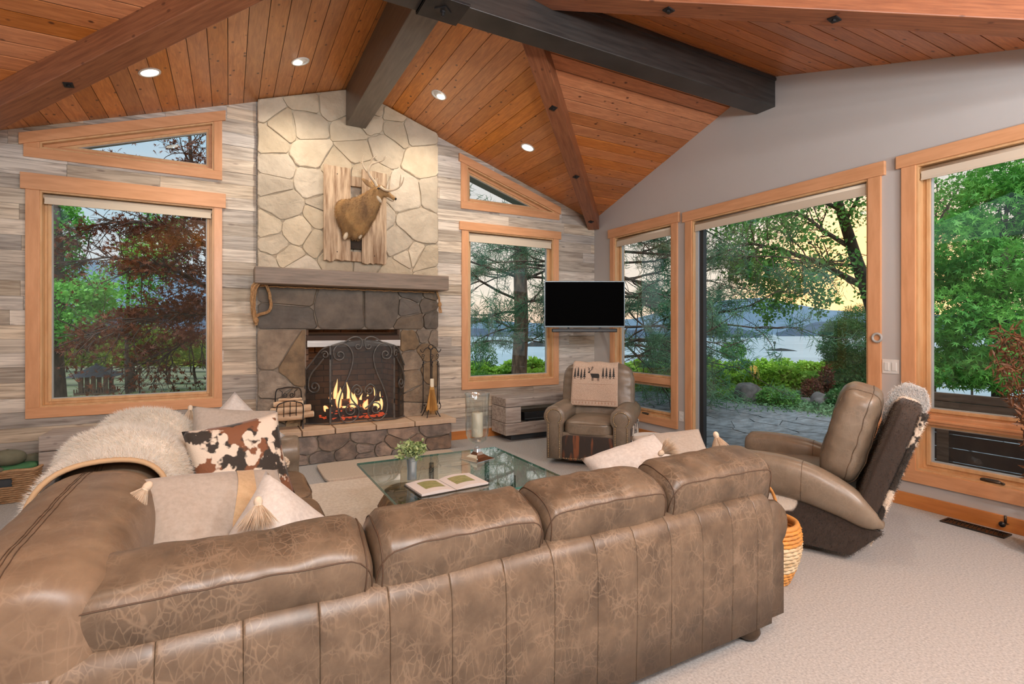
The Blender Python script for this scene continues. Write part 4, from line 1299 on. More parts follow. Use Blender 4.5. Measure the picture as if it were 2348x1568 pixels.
cr = nt.nodes.new('ShaderNodeValToRGB'); cr.color_ramp.elements[0].color = (1, 0.75, 0.30, 1); cr.color_ramp.elements[1].color = (1.0, 0.16, 0.02, 1); cr.color_ramp.elements[1].position = 0.75
nt.links.new(lw.outputs['Facing'], cr.inputs[0])
em = nt.nodes.new('ShaderNodeEmission'); em.inputs[1].default_value = 4.2; nt.links.new(cr.outputs[0], em.inputs[0])
tr = nt.nodes.new('ShaderNodeBsdfTransparent'); mxs = nt.nodes.new('ShaderNodeMixShader')
mr = nt.nodes.new('ShaderNodeMapRange'); mr.inputs['From Min'].default_value = 0.25; mr.inputs['From Max'].default_value = 0.95; nt.links.new(lw.outputs['Facing'], mr.inputs['Value'])
nt.links.new(mr.outputs[0], mxs.inputs[0]); nt.links.new(em.outputs[0], mxs.inputs[1]); nt.links.new(tr.outputs[0], mxs.inputs[2])
ou = nt.nodes.new('ShaderNodeOutputMaterial'); nt.links.new(mxs.outputs[0], ou.inputs[0])
M['flame'] = fm
fl = root('fire', 'orange and yellow flames rising from the logs in the fireplace', 'fire', (0, 0, 0))
for (x, z0, h, w) in ((1.12, 0.50, 0.24, 0.05), (1.27, 0.48, 0.22, 0.055), (1.42, 0.47, 0.12, 0.05), (1.56, 0.45, 0.18, 0.045), (1.10, 0.53, 0.30, 0.035), (1.16, 0.50, 0.20, 0.03), (1.04, 0.52, 0.16, 0.03), (1.24, 0.52, 0.28, 0.03), (1.30, 0.50, 0.18, 0.035), (1.38, 0.49, 0.16, 0.03), (1.46, 0.50, 0.15, 0.028), (1.53, 0.47, 0.26, 0.03), (1.60, 0.45, 0.22, 0.025), (1.20, 0.45, 0.10, 0.05), (0.98, 0.46, 0.09, 0.04), (1.42, 0.42, 0.08, 0.05)):
    y = FY + rs.uniform(0.10, 0.24)
    path, rad = [], []
    for k in range(9):
        t = k / 8
        path.append((x + math.sin(t * 5 + x * 20) * 0.018 * t, y, z0 + h * t)); rad.append(max(0.001, w * math.sin(PI * min(1, (t * 0.8 + 0.2)) ** 1.2) * (1 - t * 0.6)))
    MB().tube(path, rad, 8).build('flame', 'flame', fl, smooth=True)
lamp('POINT', 'fire_glow', (1.25, FY + 0.12, 0.68), 5.0, (1.0, 0.45, 0.15), 0.08)

# ---- fire screen: three folding panels with wrought scrolls
sm = bpy.data.materials.new('woven_wire_mesh'); sm.use_nodes = True
nt = sm.node_tree; b = nt.nodes['Principled BSDF']; b.inputs['Base Color'].default_value = (0.045, 0.043, 0.04, 1); b.inputs['Roughness'].default_value = 0.5; b.inputs['Metallic'].default_value = 0.3
tr = nt.nodes.new('ShaderNodeBsdfTransparent'); mxs = nt.nodes.new('ShaderNodeMixShader'); mxs.inputs[0].default_value = 0.70
nt.links.new(tr.outputs[0], mxs.inputs[1]); nt.links.new(b.outputs[0], mxs.inputs[2]); nt.links.new(mxs.outputs[0], nt.nodes['Material Output'].inputs[0])
M['mesh'] = sm
def spiral(cx, cz, r0, r1, a0, a1, n=26):
    out = []
    for i in range(n + 1):
        t = i / n; a = a0 + (a1 - a0) * t; r = r0 + (r1 - r0) * t
        out.append((cx + r * math.cos(a), cz + r * math.sin(a)))
    return out
def smooth_path(pts, n=8):
    """Catmull-Rom through 2D/3D points"""
    pts = [Vector(p) for p in pts]; out = []
    for i in range(len(pts) - 1):
        p0 = pts[max(i - 1, 0)]; p1 = pts[i]; p2 = pts[i + 1]; p3 = pts[min(i + 2, len(pts) - 1)]
        for k in range(n):
            t = k / n
            out.append(0.5 * ((2 * p1) + (-p0 + p2) * t + (2 * p0 - 5 * p1 + 4 * p2 - p3) * t * t + (-p0 + 3 * p1 - 3 * p2 + p3) * t ** 3))
    out.append(pts[-1]); return out
fs_ = root('fire_screen', 'black three-panel wrought iron fire screen with scrollwork and mesh', 'fire screen', (0, 0, HZ + 0.006))
SCY = 5.93
def panel(A, B, prof, scrolls, rframe=0.0085):
    """A, B: xy of the two bottom corners; prof: (s,z) top edge points, s in 0..1; scrolls: list of (s*L, z) polylines in metres"""
    A = Vector((A[0], A[1], 0)); B = Vector((B[0], B[1], 0)); d = (B - A); L_ = d.length; d.normalize()
    to = lambda s, z, n=0: A + d * s + Vector((0, 0, z)) + Vector((d.y, -d.x, 0)) * n
    pn = MB()
    top = smooth_path([(s * L_, z, 0) for s, z in prof], 6)
    edge = [to(0, 0.01)] + [to(p.x, p.y) for p in top] + [to(L_, 0.01)]
    # frame = panel's own part, mesh and scrolls its sub-parts
    fr = pn.tube(edge + [], rframe, 6).tube([to(0, 0.012), to(L_, 0.012)], rframe, 6).build('panel', 'wrought', fs_)
    poly = [to(0, 0.01, -0.003)] + [to(p.x, p.y, -0.003) for p in top] + [to(L_, 0.01, -0.003)]
    MB().add(poly, [tuple(range(len(poly)))]).build('wire_mesh', 'mesh', fr, fixn=False)
    for sc in scrolls:
        MB().tube([to(p[0], p[1], 0.012) for p in sc], 0.0085, 6).build('scroll', 'wrought', fr, smooth=True)
# centre panel, 0.70 wide
def mir(sc, L_): return [(L_ - a, b) for a, b in sc]
Lc = 0.70
s_big = spiral(0.085, 0.75, 0.012, 0.06, 4.2 * PI, 2.9 * PI + 0.2)
S1 = [(p[0], p[1]) for p in spiral(0.095, 0.765, 0.012, 0.065, 3.6 * PI, 1.0 * PI)]
S1 += [(p.x, p.y) for p in smooth_path([(0.03, 0.765, 0), (0.035, 0.83, 0), (0.09, 0.885, 0), (0.17, 0.875, 0), (0.225, 0.80, 0), (0.235, 0.70, 0), (0.20, 0.56, 0), (0.13, 0.40, 0), (0.085, 0.25, 0), (0.085, 0.12, 0), (0.14, 0.03, 0), (0.22, 0.02, 0), (0.29, 0.08, 0), (0.295, 0.16, 0), (0.25, 0.215, 0)], 5)]
S1 += spiral(0.215, 0.15, 0.072, 0.012, 0.35 * PI, 3.2 * PI)
S2 = spiral(0.285, 0.36, 0.012, 0.05, -2.4 * PI, 0.2 * PI)
S2 += [(p.x, p.y) for p in smooth_path([(0.32, 0.40, 0), (0.27, 0.43, 0), (0.22, 0.38, 0), (0.215, 0.29, 0), (0.27, 0.21, 0), (0.33, 0.16, 0)], 5)]
S3 = spiral(0.29, 0.86, 0.012, 0.04, -1.8 * PI, 0.1 * PI) + [(p.x, p.y) for p in smooth_path([(0.335, 0.89, 0), (0.33, 0.935, 0), (0.28, 0.965, 0), (0.22, 0.955, 0), (0.13, 0.90, 0), (0.0, 0.865, 0)], 5)]
panel((0.975, SCY), (0.975 + Lc, SCY), [(0, 0.865), (0.2, 0.905), (0.5, 0.93), (0.8, 0.905), (1.0, 0.865)], [S1, mir(S1, Lc), S2, mir(S2, Lc), S3, mir(S3, Lc)])
Ls = 0.30
T1 = spiral(0.115, 0.42, 0.012, 0.07, 4.0 * PI, 1.1 * PI)
T1 += [(p.x, p.y) for p in smooth_path([(0.045, 0.42, 0), (0.05, 0.50, 0), (0.09, 0.58, 0), (0.16, 0.66, 0), (0.22, 0.73, 0)], 5)]
T2 = spiral(0.235, 0.77, 0.012, 0.045, -1.6 * PI, 0.9 * PI)
panel((0.735, SCY + 0.165), (0.968, SCY), [(0, 0.60), (0.3, 0.70), (0.65, 0.82), (1.0, 0.865)], [T1, T2])
panel((1.682, SCY), (1.86, SCY + 0.165), [(0, 0.865), (0.35, 0.82), (0.7, 0.70), (1.0, 0.60)], [mir(T1, 0.243), mir(T2, 0.243)])
for x in (0.971, 1.679):
    for z in (0.2, 0.72): MB().tube([(x, SCY - 0.008, z), (x, SCY - 0.008, z + 0.05)], 0.008, 8).build('hinge', 'iron', fs_)

# ---- log rack with birch logs
lr = root('log_rack', 'small black wrought iron log rack on the left end of the hearth', 'log rack', (0.56, 5.945, HZ + 0.006))
for s, zt, back in ((-1, 0.30, False), (1, 0.43, True)):
    y = 0.085 if back else -0.085
    m_ = MB()
    hw = 0.125
    arch = smooth_path([(-hw, y, 0.09), (-hw, y, zt - 0.05), (-hw * 0.5, y, zt - 0.01), (0, y, zt), (hw * 0.5, y, zt - 0.01), (hw, y, zt - 0.05), (hw, y, 0.09)], 4)
    m_.tube(arch, 0.006, 6)
    m_.build('end_hoop', 'iron', lr)
    if not back:
        for x in (-0.06, 0, 0.06):
            m_ = MB(); q = smooth_path([(x, y, zt - 0.01), (x, y + 0.01, 0.17), (x, y + 0.05, 0.095)], 4)
            m_.tube(q, 0.010, 6, flat=0.4); m_.build('slat', 'iron', lr)
    else:
        for sg in (-1, 1):
            q = [(sg * a, y, b) for a, b in spiral(0.035, 0.345, 0.008, 0.028, -2.5 * PI, 0)] + [(sg * 0.06, y, 0.38), (sg * 0.09, y, 0.405)]
            MB().tube(q, 0.004, 5).build('scroll', 'iron', lr)
for x in (-0.125, 0.125):
    q = smooth_path([(x, -0.085, 0.10), (x, -0.05, 0.085), (x, 0.05, 0.085), (x, 0.085, 0.10)], 4)
    MB().tube(q, 0.006, 6).build('side_rail', 'iron', lr)
    for y, s in ((-0.07, -1), (0.07, 1)):
        q = smooth_path([(x, y * 0.4, 0.088), (x, y * 0.9, 0.06), (x, y * 1.25, 0.0)], 4)
        MB().tube(q, 0.007, 6, flat=0.7).build('leg', 'iron', lr)
lz = HZ + 0.006
for i, (dx, dy, dz, L_, rad, lb) in enumerate((
        (-0.065, -0.035, 0.128, 0.40, 0.036, 'peeled log at the bottom front of the rack'),
        (0.055, 0.04, 0.130, 0.38, 0.036, 'peeled log at the bottom back of the rack'),
        (-0.02, -0.03, 0.198, 0.32, 0.034, 'pale log in the middle of the stack'),
        (0.045, 0.038, 0.205, 0.34, 0.036, 'thick pale log in the middle back of the stack'),
        (-0.01, 0.0, 0.262, 0.28, 0.028, 'pale log second from the top of the rack'),
        (0.01, 0.01, 0.305, 0.22, 0.014, 'thin split stick lying on top of the logs'))):
    r = root('firewood_log', lb, 'log', (0.56 + dx, 5.945 + dy, lz + dz), 0, 'logs in the rack on the hearth')
    q = [(-L_ / 2 + L_ * k / 6, rs.uniform(-.004, .004), rs.uniform(-.004, .004)) for k in range(7)]
    MB().tube(q, [rad * rs.uniform(0.93, 1.05) for _ in q], 12).build('bark', 'birch', r)
    for s in (-1, 1):
        o = MB().lathe([(rad * 0.85, 0), (rad * 0.8, 0.004)], (0, 0, 0), 12).build('cut_end', 'wax', r); o.rotation_euler = (0, s * PI / 2, 0); o.location = (s * L_ / 2, 0, 0)
r = root('match_box', 'small upright box printed with a fire picture beside the log rack', 'box', (0.405, 6.03, lz), 0.1)
bx(-0.035, 0.035, -0.012, 0.012, 0, 0.085).build('carton', 'white', r, bevel=0.001)
bx(-0.028, 0.028, -0.0135, -0.012, 0.022, 0.07).build('picture', material('fire_print', (0.75, 0.16, 0.04), (0.05, 0.015, 0.01), nscale=40), r)

# ---- fireplace tools
ft = root('fireplace_tool_stand', 'wrought iron fireplace tool stand at the right end of the hearth', 'tool stand', (2.135, 5.965, lz))
MB().tube([(0, 0, 0.03), (0, 0, 0.80)], 0.008, 8).build('centre_post', 'iron', ft)
for a in (0.6, 2.3, 4.0, 5.6):
    c, s = math.cos(a), math.sin(a)
    q = smooth_path([(0, 0, 0.16), (c * 0.05, s * 0.05, 0.13), (c * 0.085, s * 0.085, 0.06), (c * 0.12, s * 0.12, 0.0)], 5)
    MB().tube(q, 0.006, 6).build('leg', 'iron', ft, smooth=True)
for a in (0.0, PI):
    c = math.cos(a)
    q = smooth_path([(0, 0, 0.80), (c * 0.03, 0, 0.83), (c * 0.07, 0, 0.815), (c * 0.095, 0, 0.775), (c * 0.12, 0, 0.785), (c * 0.13, 0, 0.81)], 5)
    MB().tube(q, 0.005, 6).build('hook', 'iron', ft, smooth=True)
MB().tube([(0.03 * math.cos(a), 0, 0.835 + 0.03 * math.sin(a)) for a in [i * PI / 8 for i in range(16)]], 0.005, 6, closed=True).build('top_ring', 'iron', ft)
def tool(x, y, lb, name, cat):
    r = root(name, lb, cat, (2.135 + x, 5.965 + y, lz))
    MB().tube([(0, 0, 0.17), (0, 0, 0.66)], 0.0055, 6).build('shaft', 'iron', r)
    q = [(0.009 * math.cos(t), 0.009 * math.sin(t), 0.60 + t * 0.009) for t in [i * 0.6 for i in range(22)]]
    MB().tube(q, 0.004, 5).build('twisted_grip', 'iron', r)
    MB().tube([(0.014 * math.cos(a), 0, 0.735 + 0.016 * math.sin(a)) for a in [i * PI / 6 for i in range(12)]], 0.004, 5, closed=True).build('loop', 'iron', r)
    return r
p = tool(-0.095, 0, 'iron fire poker hanging at the left of the tool stand', 'fire_poker', 'poker')
MB().tube(smooth_path([(0, 0, 0.20), (-0.004, 0, 0.14), (-0.012, 0, 0.09), (-0.03, 0, 0.05)], 4), 0.006, 6).build('tip', 'iron', p)
MB().tube(smooth_path([(0, 0, 0.15), (0.02, 0, 0.13), (0.022, 0, 0.16)], 4), 0.005, 6).build('barb', 'iron', p)
p = tool(0.088, 0.0, 'iron fireplace tongs hanging at the right of the tool stand', 'fire_tongs', 'tongs')
MB().tube([(0.016, 0, 0.64), (0.02, 0, 0.14)], 0.005, 6).build('second_arm', 'iron', p)
for s in (-1, 1):
    MB().tube(smooth_path([(0.01 + s * 0.01, 0, 0.17), (0.01 + s * 0.028, 0, 0.13), (0.01 + s * 0.024, 0, 0.095), (0.01 + s * 0.006, 0, 0.085)], 4), 0.005, 6).build('claw', 'iron', p)
p = tool(0.0, -0.045, 'golden straw hearth broom hanging at the front of the tool stand', 'hearth_broom', 'broom')
rings = []
for z, w, d in ((0.075, 0.072, 0.018), (0.10, 0.073, 0.018), (0.22, 0.050, 0.018), (0.32, 0.030, 0.016), (0.40, 0.022, 0.014), (0.46, 0.013, 0.012)):
    rings.append([(w * math.cos(a), d * math.sin(a), z) for a in [i * PI / 10 for i in range(20)]])
MB().loft(rings).build('straw', 'straw', p, smooth=True)
P_ = np.column_stack([RNG.uniform(-0.028, 0.028, 700), RNG.uniform(-0.018, 0.018, 700), np.full(700, 0.33)])
D_ = np.column_stack([P_[:, 0] * 5.2, P_[:, 1] * 2 - 0.03, np.full(700, -1.0) * 1.0])
D_[:, 0] *= 0.32
strands('bristles', P_, D_, 0.29, 0.0011, 'straw', p)
MB().lathe([(0.024, 0.36), (0.024, 0.45), (0.016, 0.46)], (0, 0, 0), 14, sy=0.7).build('binding', 'wax', p)

# ---- ropes hanging from the mantel
def rope(path, r, name, parent):
    """three-strand rope"""
    path = [Vector(q) for q in path]
    m_ = MB(); ph = 0
    for s in range(3):
        out = []
        acc = 0
        for i, p_ in enumerate(path):
            if i: acc += (path[i] - path[i - 1]).length
            t = (path[min(i + 1, len(path) - 1)] - path[max(i - 1, 0)]).normalized()
            a = Vector((0, 1, 0)) if abs(t.y) < 0.9 else Vector((1, 0, 0))
            u = t.cross(a).normalized(); v = t.cross(u)
            an = acc / (r * 3.2) + s * 2 * PI / 3
            out.append(p_ + (u * math.cos(an) + v * math.sin(an)) * r * 0.5)
        m_.tube(out, r * 0.58, 5)
    return m_.build(name, 'rope', parent, smooth=True)
r = root('hanging_rope_left', 'looped tan rope hanging from the left end of the mantel', 'rope', (0, 0, 0)); r.name = 'hanging_rope'
rope(smooth_path([(0.25, 5.86, 1.885), (0.215, 5.88, 1.84), (0.205, 5.9, 1.72), (0.215, 5.93, 1.60), (0.235, 5.95, 1.50), (0.25, 5.96, 1.47)], 14), 0.019, 'rope_length', r)
rope(smooth_path([(0.27, 5.9, 1.885), (0.235, 5.92, 1.80), (0.225, 5.94, 1.65), (0.24, 5.96, 1.55), (0.27, 5.98, 1.56), (0.34, 6.0, 1.585), (0.385, 6.02, 1.63), (0.38, 6.02, 1.75), (0.35, 6.02, 1.86), (0.30, 6.0, 1.885)], 14), 0.016, 'rope_loop', r)
MB().ellipsoid((0.245, 5.95, 1.50), (0.026, 0.026, 0.035)).build('knot', 'rope', r, smooth=True)
rope(smooth_path([(0.24, 5.95, 1.50), (0.25, 5.95, 1.45)], 6), 0.014, 'tail', r)
r = root('mantel_rope', 'thin brown rope running along the underside of the mantel', 'rope', (0, 0, 0))
rope([(0.28 + i * 0.0195, 6.045, 1.862 + 0.003 * math.sin(i)) for i in range(100)], 0.008, 'rope_length', r)
r = root('hanging_rope', 'short knotted tan rope hanging from the right end of the mantel', 'rope', (0, 0, 0))
rope(smooth_path([(2.225, 6.0, 1.87), (2.235, 5.96, 1.80), (2.24, 5.94, 1.72)], 14), 0.012, 'rope_length', r)
MB().ellipsoid((2.24, 5.94, 1.71), (0.025, 0.02, 0.035)).build('knot', 'rope', r, smooth=True)
for s in (-1, 1): rope(smooth_path([(2.24, 5.94, 1.70), (2.245 + s * 0.012, 5.94, 1.64), (2.25 + s * 0.008, 5.94, 1.61)], 8), 0.010, 'tail', r)

# ---- old boards behind the deer
def old_board(x0, x1, z0, z1, y, lb, nail=True):
    r = root('old_board', lb, 'board', (0, 0, 0), 0, 'old boards behind the deer mount')
    rr_ = random.Random(int(x0 * 1000))
    n = 9
    top = [(x0 + (x1 - x0) * i / n, z1 + rr_.uniform(-0.004, 0.004) - 0.01 * i / n) for i in range(n + 1)]
    bot = [(x1 - (x1 - x0) * i / n, z0 + rr_.uniform(-0.012, 0.025)) for i in range(n + 1)]
    MB().prism(top + bot, lambda q: (q[0], y, q[1]), lambda q: (q[0], y + 0.028, q[1])).build('plank', 'old_board', r, bevel=0.003)
    if nail:
        for zz in (z0 + 0.1, z1 - 0.09):
            MB().ellipsoid(((x0 + x1) / 2, y - 0.001, zz), (0.006, 0.003, 0.006), 8, 4).build('nail', 'iron', r)
YBd = 5.99
old_board(0.912, 1.20, 2.17, 3.225, YBd, 'weathered upright board at the left behind the deer')
old_board(1.325, 1.605, 2.15, 3.225, YBd - 0.005, 'weathered upright board at the right behind the deer')
r = root('cross_board', 'short weathered cross board joining the two upright boards at the top', 'board', (0, 0, 0), 0, 'old boards behind the deer mount')
bx(1.0, 1.5, YBd + 0.03, YBd + 0.055, 3.03, 3.14).build('plank', 'old_board', r, bevel=0.003)
r = root('cross_board', 'short weathered cross board joining the two upright boards at the bottom', 'board', (0, 0, 0), 0, 'old boards behind the deer mount')
bx(1.0, 1.5, YBd + 0.03, YBd + 0.055, 2.18, 2.29).build('plank', 'old_board', r, bevel=0.003)
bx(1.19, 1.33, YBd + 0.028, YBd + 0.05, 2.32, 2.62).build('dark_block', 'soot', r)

# ---- deer shoulder mount
dr = root('deer_mount', 'mounted deer head and shoulders with antlers on old boards above the mantel', 'deer mount', (0, 0, 0))
def ring3(c, n, a, b, up=(0, 0, 1), k=16):
    c = Vector(c); n = Vector(n).normalized(); u = Vector(up); s = n.cross(u).normalized(); v = s.cross(n).normalized()
    return [c + s * (a * math.cos(t)) + v * (b * math.sin(t)) for t in [2 * PI * i / k for i in range(k)]]
body = MB()
spine = [(on_y(px, py, y), a, b) for px, py, y, a, b in ((801, 505, 5.985, 0.15, 0.235), (805, 503, 5.93, 0.15, 0.235), (814, 497, 5.87, 0.138, 0.215), (826, 487, 5.81, 0.118, 0.185),
         (840, 474, 5.76, 0.098, 0.15), (852, 460, 5.72, 0.080, 0.115), (861, 448, 5.69, 0.066, 0.088), (868, 440, 5.67, 0.058, 0.070))]
rg = []
for i, (c, a, b) in enumerate(spine):
    p0 = Vector(spine[max(i - 1, 0)][0]); p1 = Vector(spine[min(i + 1, len(spine) - 1)][0])
    d = (p1 - p0)
    if i < 2: d = Vector((0.25, -1, 0.1))
    rg.append(ring3(c, d, a, b, up=(-0.5, 0.2, 1)))
body.loft(rg)
hd = [(on_y(px, py, y), a, b) for px, py, y, a, b in ((859, 435, 5.68, 0.045, 0.046), (866, 436, 5.67, 0.057, 0.062), (875, 438, 5.66, 0.054, 0.058), (885, 444, 5.645, 0.041, 0.043), (894, 450, 5.63, 0.033, 0.031), (901, 454, 5.62, 0.029, 0.026), (905, 456, 5.615, 0.020, 0.019), (907, 457, 5.612, 0.008, 0.008))]
rg = []
for i, (c, a, b) in enumerate(hd):
    p0 = Vector(hd[max(i - 1, 0)][0]); p1 = Vector(hd[min(i + 1, len(hd) - 1)][0])
    rg.append(ring3(c, p1 - p0, a, b, up=(0, 0, 1)))
body.loft(rg)
# brisket and two shoulder stumps
body.ellipsoid(on_y(816, 528, 5.90), (0.085, 0.08, 0.10))
for px, py, y in ((795, 530, 5.93), (826, 527, 5.88)): body.ellipsoid(on_y(px, py, y), (0.05, 0.055, 0.09))
o = body.build('body', 'deer', dr, smooth=True)
md = o.modifiers.new('remesh', 'REMESH'); md.mode = 'VOXEL'; md.voxel_size = 0.009; md.use_smooth_shade = True
md = o.modifiers.new('smooth', 'SMOOTH'); md.iterations = 6
fur(o, 9000, 0.022, 0.0012, 'deer', (-0.5, 0.2, -0.9), 0.25, 'hair')
MB().ellipsoid(on_y(907, 456, 5.61), (0.013, 0.02, 0.015)).build('nose', 'black', dr, smooth=True)
for px, py, y in ((868, 432, 5.614), (871, 432, 5.722)):
    MB().ellipsoid(on_y(px, py, y), (0.014, 0.008, 0.012), 10, 8).build('eye', 'black', dr, smooth=True)
MB().ellipsoid(on_y(894, 457, 5.625), (0.046, 0.022, 0.012), 12, 8, Matrix.Rotation(0.45, 3, 'Y')).build('white_chin', 'deer_white', dr, smooth=True)
MB().ellipsoid(on_y(868, 456, 5.645), (0.022, 0.03, 0.05), 12, 8, Matrix.Rotation(-0.7, 3, 'Y')).build('white_throat', 'deer_white', dr, smooth=True)
for px, py, y, s_ in ((793, 540, 5.90, 0.032), (827, 538, 5.86, 0.028)):
    MB().ellipsoid(on_y(px, py, y), (s_ * 0.75, s_, 0.052), 12, 8, Matrix.Rotation(0.35, 3, 'Y')).build('leg_stump', 'deer_white', dr, smooth=True)
for (bs, tip) in ((on_y(856, 430, 5.625), on_y(829, 409, 5.58)), (on_y(862, 428, 5.73), on_y(852, 414, 5.83))):
    d = (tip - bs)
    rg = []
    for t, w in ((0, 0.012), (0.25, 0.026), (0.55, 0.032), (0.85, 0.018), (1.0, 0.004)):
        rg.append(ring3(bs + d * t, d, w * 1.1, w * 0.3, up=(0.3, -1, 0.2), k=12))
    MB().loft(rg).build('ear', 'deer', dr, smooth=True)
def ant(pts, r0, r1, y=5.64):
    if isinstance(y, (int, float)): y = [y] * len(pts)
    P_ = smooth_path([on_y(px, py, yy) for (px, py), yy in zip(pts, y)], 5)
    return P_, [r0 + (r1 - r0) * i / (len(P_) - 1) for i in range(len(P_))]
A1 = MB()
for pts, a, b in (([(864, 427), (859, 417), (850, 405), (845, 393), (850, 379), (861, 373), (877, 368), (885, 358)], 0.015, 0.004),
                  ([(843, 395), (834, 383), (831, 372), (834, 356)], 0.009, 0.003), ([(831, 374), (826, 372), (821, 367)], 0.006, 0.002),
                  ([(851, 378), (852, 368), (857, 361), (864, 356)], 0.009, 0.003), ([(863, 422), (864, 414), (866, 408)], 0.007, 0.002)):
    p_, r_ = ant(pts, a * 1.25, b * 1.5, [5.64 - 0.012 * i for i in range(len(pts))]); A1.tube(p_, r_, 7)
A1.build('antler', 'antler', dr, smooth=True)
A1 = MB()
for pts, a, b in (([(872, 428), (880, 434), (890, 437), (903, 435), (915, 429), (923, 418), (926, 405)], 0.014, 0.003),
                  ([(892, 435), (893, 420), (896, 402)], 0.009, 0.003), ([(917, 426), (918, 412), (919, 400)], 0.008, 0.002)):
    p_, r_ = ant(pts, a * 1.25, b * 1.5, [5.60 - 0.02 * i for i in range(len(pts))]); A1.tube(p_, r_, 7)
A1.build('antler', 'antler', dr, smooth=True)

# ================================================================== FURNITURE
def wrinkle(amp, scale=6.0, seed=0.0, st=(1, 1, 1)):
    def fn(q, p):
        n = mnoise.noise(Vector((q.x * scale * st[0] + seed, q.y * scale * st[1], q.z * scale * st[2])))
        n2 = mnoise.noise(Vector((q.x * scale * 3.1 * st[0] + seed, q.y * scale * 3.1, q.z * scale * 3.1)))
        k = amp * (n + 0.4 * n2)
        return q + Vector((p.x, p.y, p.z)) * k
    return fn

def seam_loop(mb, c, size, e, axis, frac, r=0.0035, rot=None, n=64, fn=None, ax=None, ea=14.0):
    """piping around a superellipsoid cushion: loop in the plane axis=frac"""
    R = rot if rot is not None else Matrix.Identity(3)
    pts = []
    a1, a2 = [k for k in range(3) if k != axis]
    for i in range(n):
        t = 2 * PI * i / n
        u, v = math.cos(t), math.sin(t)
        lo_, hi_ = 0.0, 3.0
        p = Vector((0, 0, 0)); p[axis] = frac
        for _ in range(26):
            md_ = (lo_ + hi_) / 2; p[a1] = u * md_; p[a2] = v * md_
            if super_norm(p, e, ax, ea) > 1: hi_ = md_
            else: lo_ = md_
        q = Vector((p.x * size[0] / 2, p.y * size[1] / 2, p.z * size[2] / 2))
        if fn: q = fn(q, p)
        pts.append(Vector(c) + R @ (q * 1.004))
    mb.tube(pts, r, 5, closed=True)
    return mb

def rotx(a): return Matrix.Rotation(a, 3, 'X')
def roty(a): return Matrix.Rotation(a, 3, 'Y')
def rotz(a): return Matrix.Rotation(a, 3, 'Z')

# ---------------------------------------------------------------- sectional sofa
sofa = root('sectional_sofa', 'large brown leather sectional sofa seen from behind in the foreground', 'sofa', (0, 0, 0))
SX0, SX1, SYB = -0.62, 2.165, 1.50       # back section: rear face at y=1.50
seams = [-0.62, -0.352, -0.158, 0.032, 0.219, 0.413, 0.607, 0.796, 0.985, 1.171, 1.357, 1.535, 1.712, 1.893, 2.056, 2.165]
prof = [(1.505, 0.07), (1.498, 0.30), (1.498, 0.52), (1.505, 0.585), (1.525, 0.63), (1.56, 0.655), (1.60, 0.66), (1.64, 0.65), (1.66, 0.60), (1.66, 0.30), (1.66, 0.07)]
for a, b in zip(seams[:-1], seams[1:]):
    rg = []
    for x, ins in ((a + 0.0003, 0.0018), (a + 0.0022, 0.0), (a + 0.007, -0.0004), (a + 0.03, -0.0006), (a + (b - a) * 0.5, -0.0006), (b - 0.03, -0.0006), (b - 0.007, -0.0004), (b - 0.0022, 0.0), (b - 0.0003, 0.0018)):
        rg.append([(x, y + (ins if y < 1.58 else -ins), z - (ins if z > 0.6 else 0) + 0.002 * mnoise.noise(Vector((x * 4, y * 5, z * 5)))) for y, z in prof])
    MB().loft(rg).build('back_panel', 'leather', sofa, smooth=True)
# carcass of the back section, seat deck, left section
m_ = MB(); m_.box(SX0 + 0.05, SX1 - 0.03, 1.65, 2.50, 0.07, 0.30)
m_.box(SX0 + 0.05, 0.36, 2.50, 3.72, 0.07, 0.30)
m_.build('seat_deck', 'leather', sofa, bevel=0.02)
# outer side of the left section (rear face looks towards -x)
rg = []
profl = [(-0.625, 0.07), (-0.632, 0.30), (-0.632, 0.55), (-0.62, 0.63), (-0.585, 0.665), (-0.53, 0.66), (-0.50, 0.60), (-0.50, 0.07)]
for y in (1.52, 1.9, 2.4, 2.9, 3.4, 3.74):
    rg.append([(x + 0.004 * mnoise.noise(Vector((x * 5, y * 3, z * 5))), y, z) for x, z in profl])
MB().loft(rg).build('left_back', 'leather', sofa, smooth=True)
# seat cushions
for i, (x0, x1, y0, y1) in enumerate(((0.40, 0.98, 1.80, 2.48), (0.98, 1.56, 1.80, 2.48), (1.56, 2.13, 1.80, 2.48), (-0.28, 0.43, 2.50, 3.12), (-0.28, 0.43, 3.12, 3.74), (-0.30, 0.40, 1.80, 2.50))):
    c = ((x0 + x1) / 2, (y0 + y1) / 2, 0.385); s = (x1 - x0, y1 - y0, 0.20)
    o = MB().super(c, s, 7, 16, wrinkle(0.006, 5, i)).build('seat_cushion', 'leather_soft', sofa, smooth=True)
    seam_loop(MB(), c, s, 7, 2, 0.7).build('piping', 'leather', o, smooth=True)
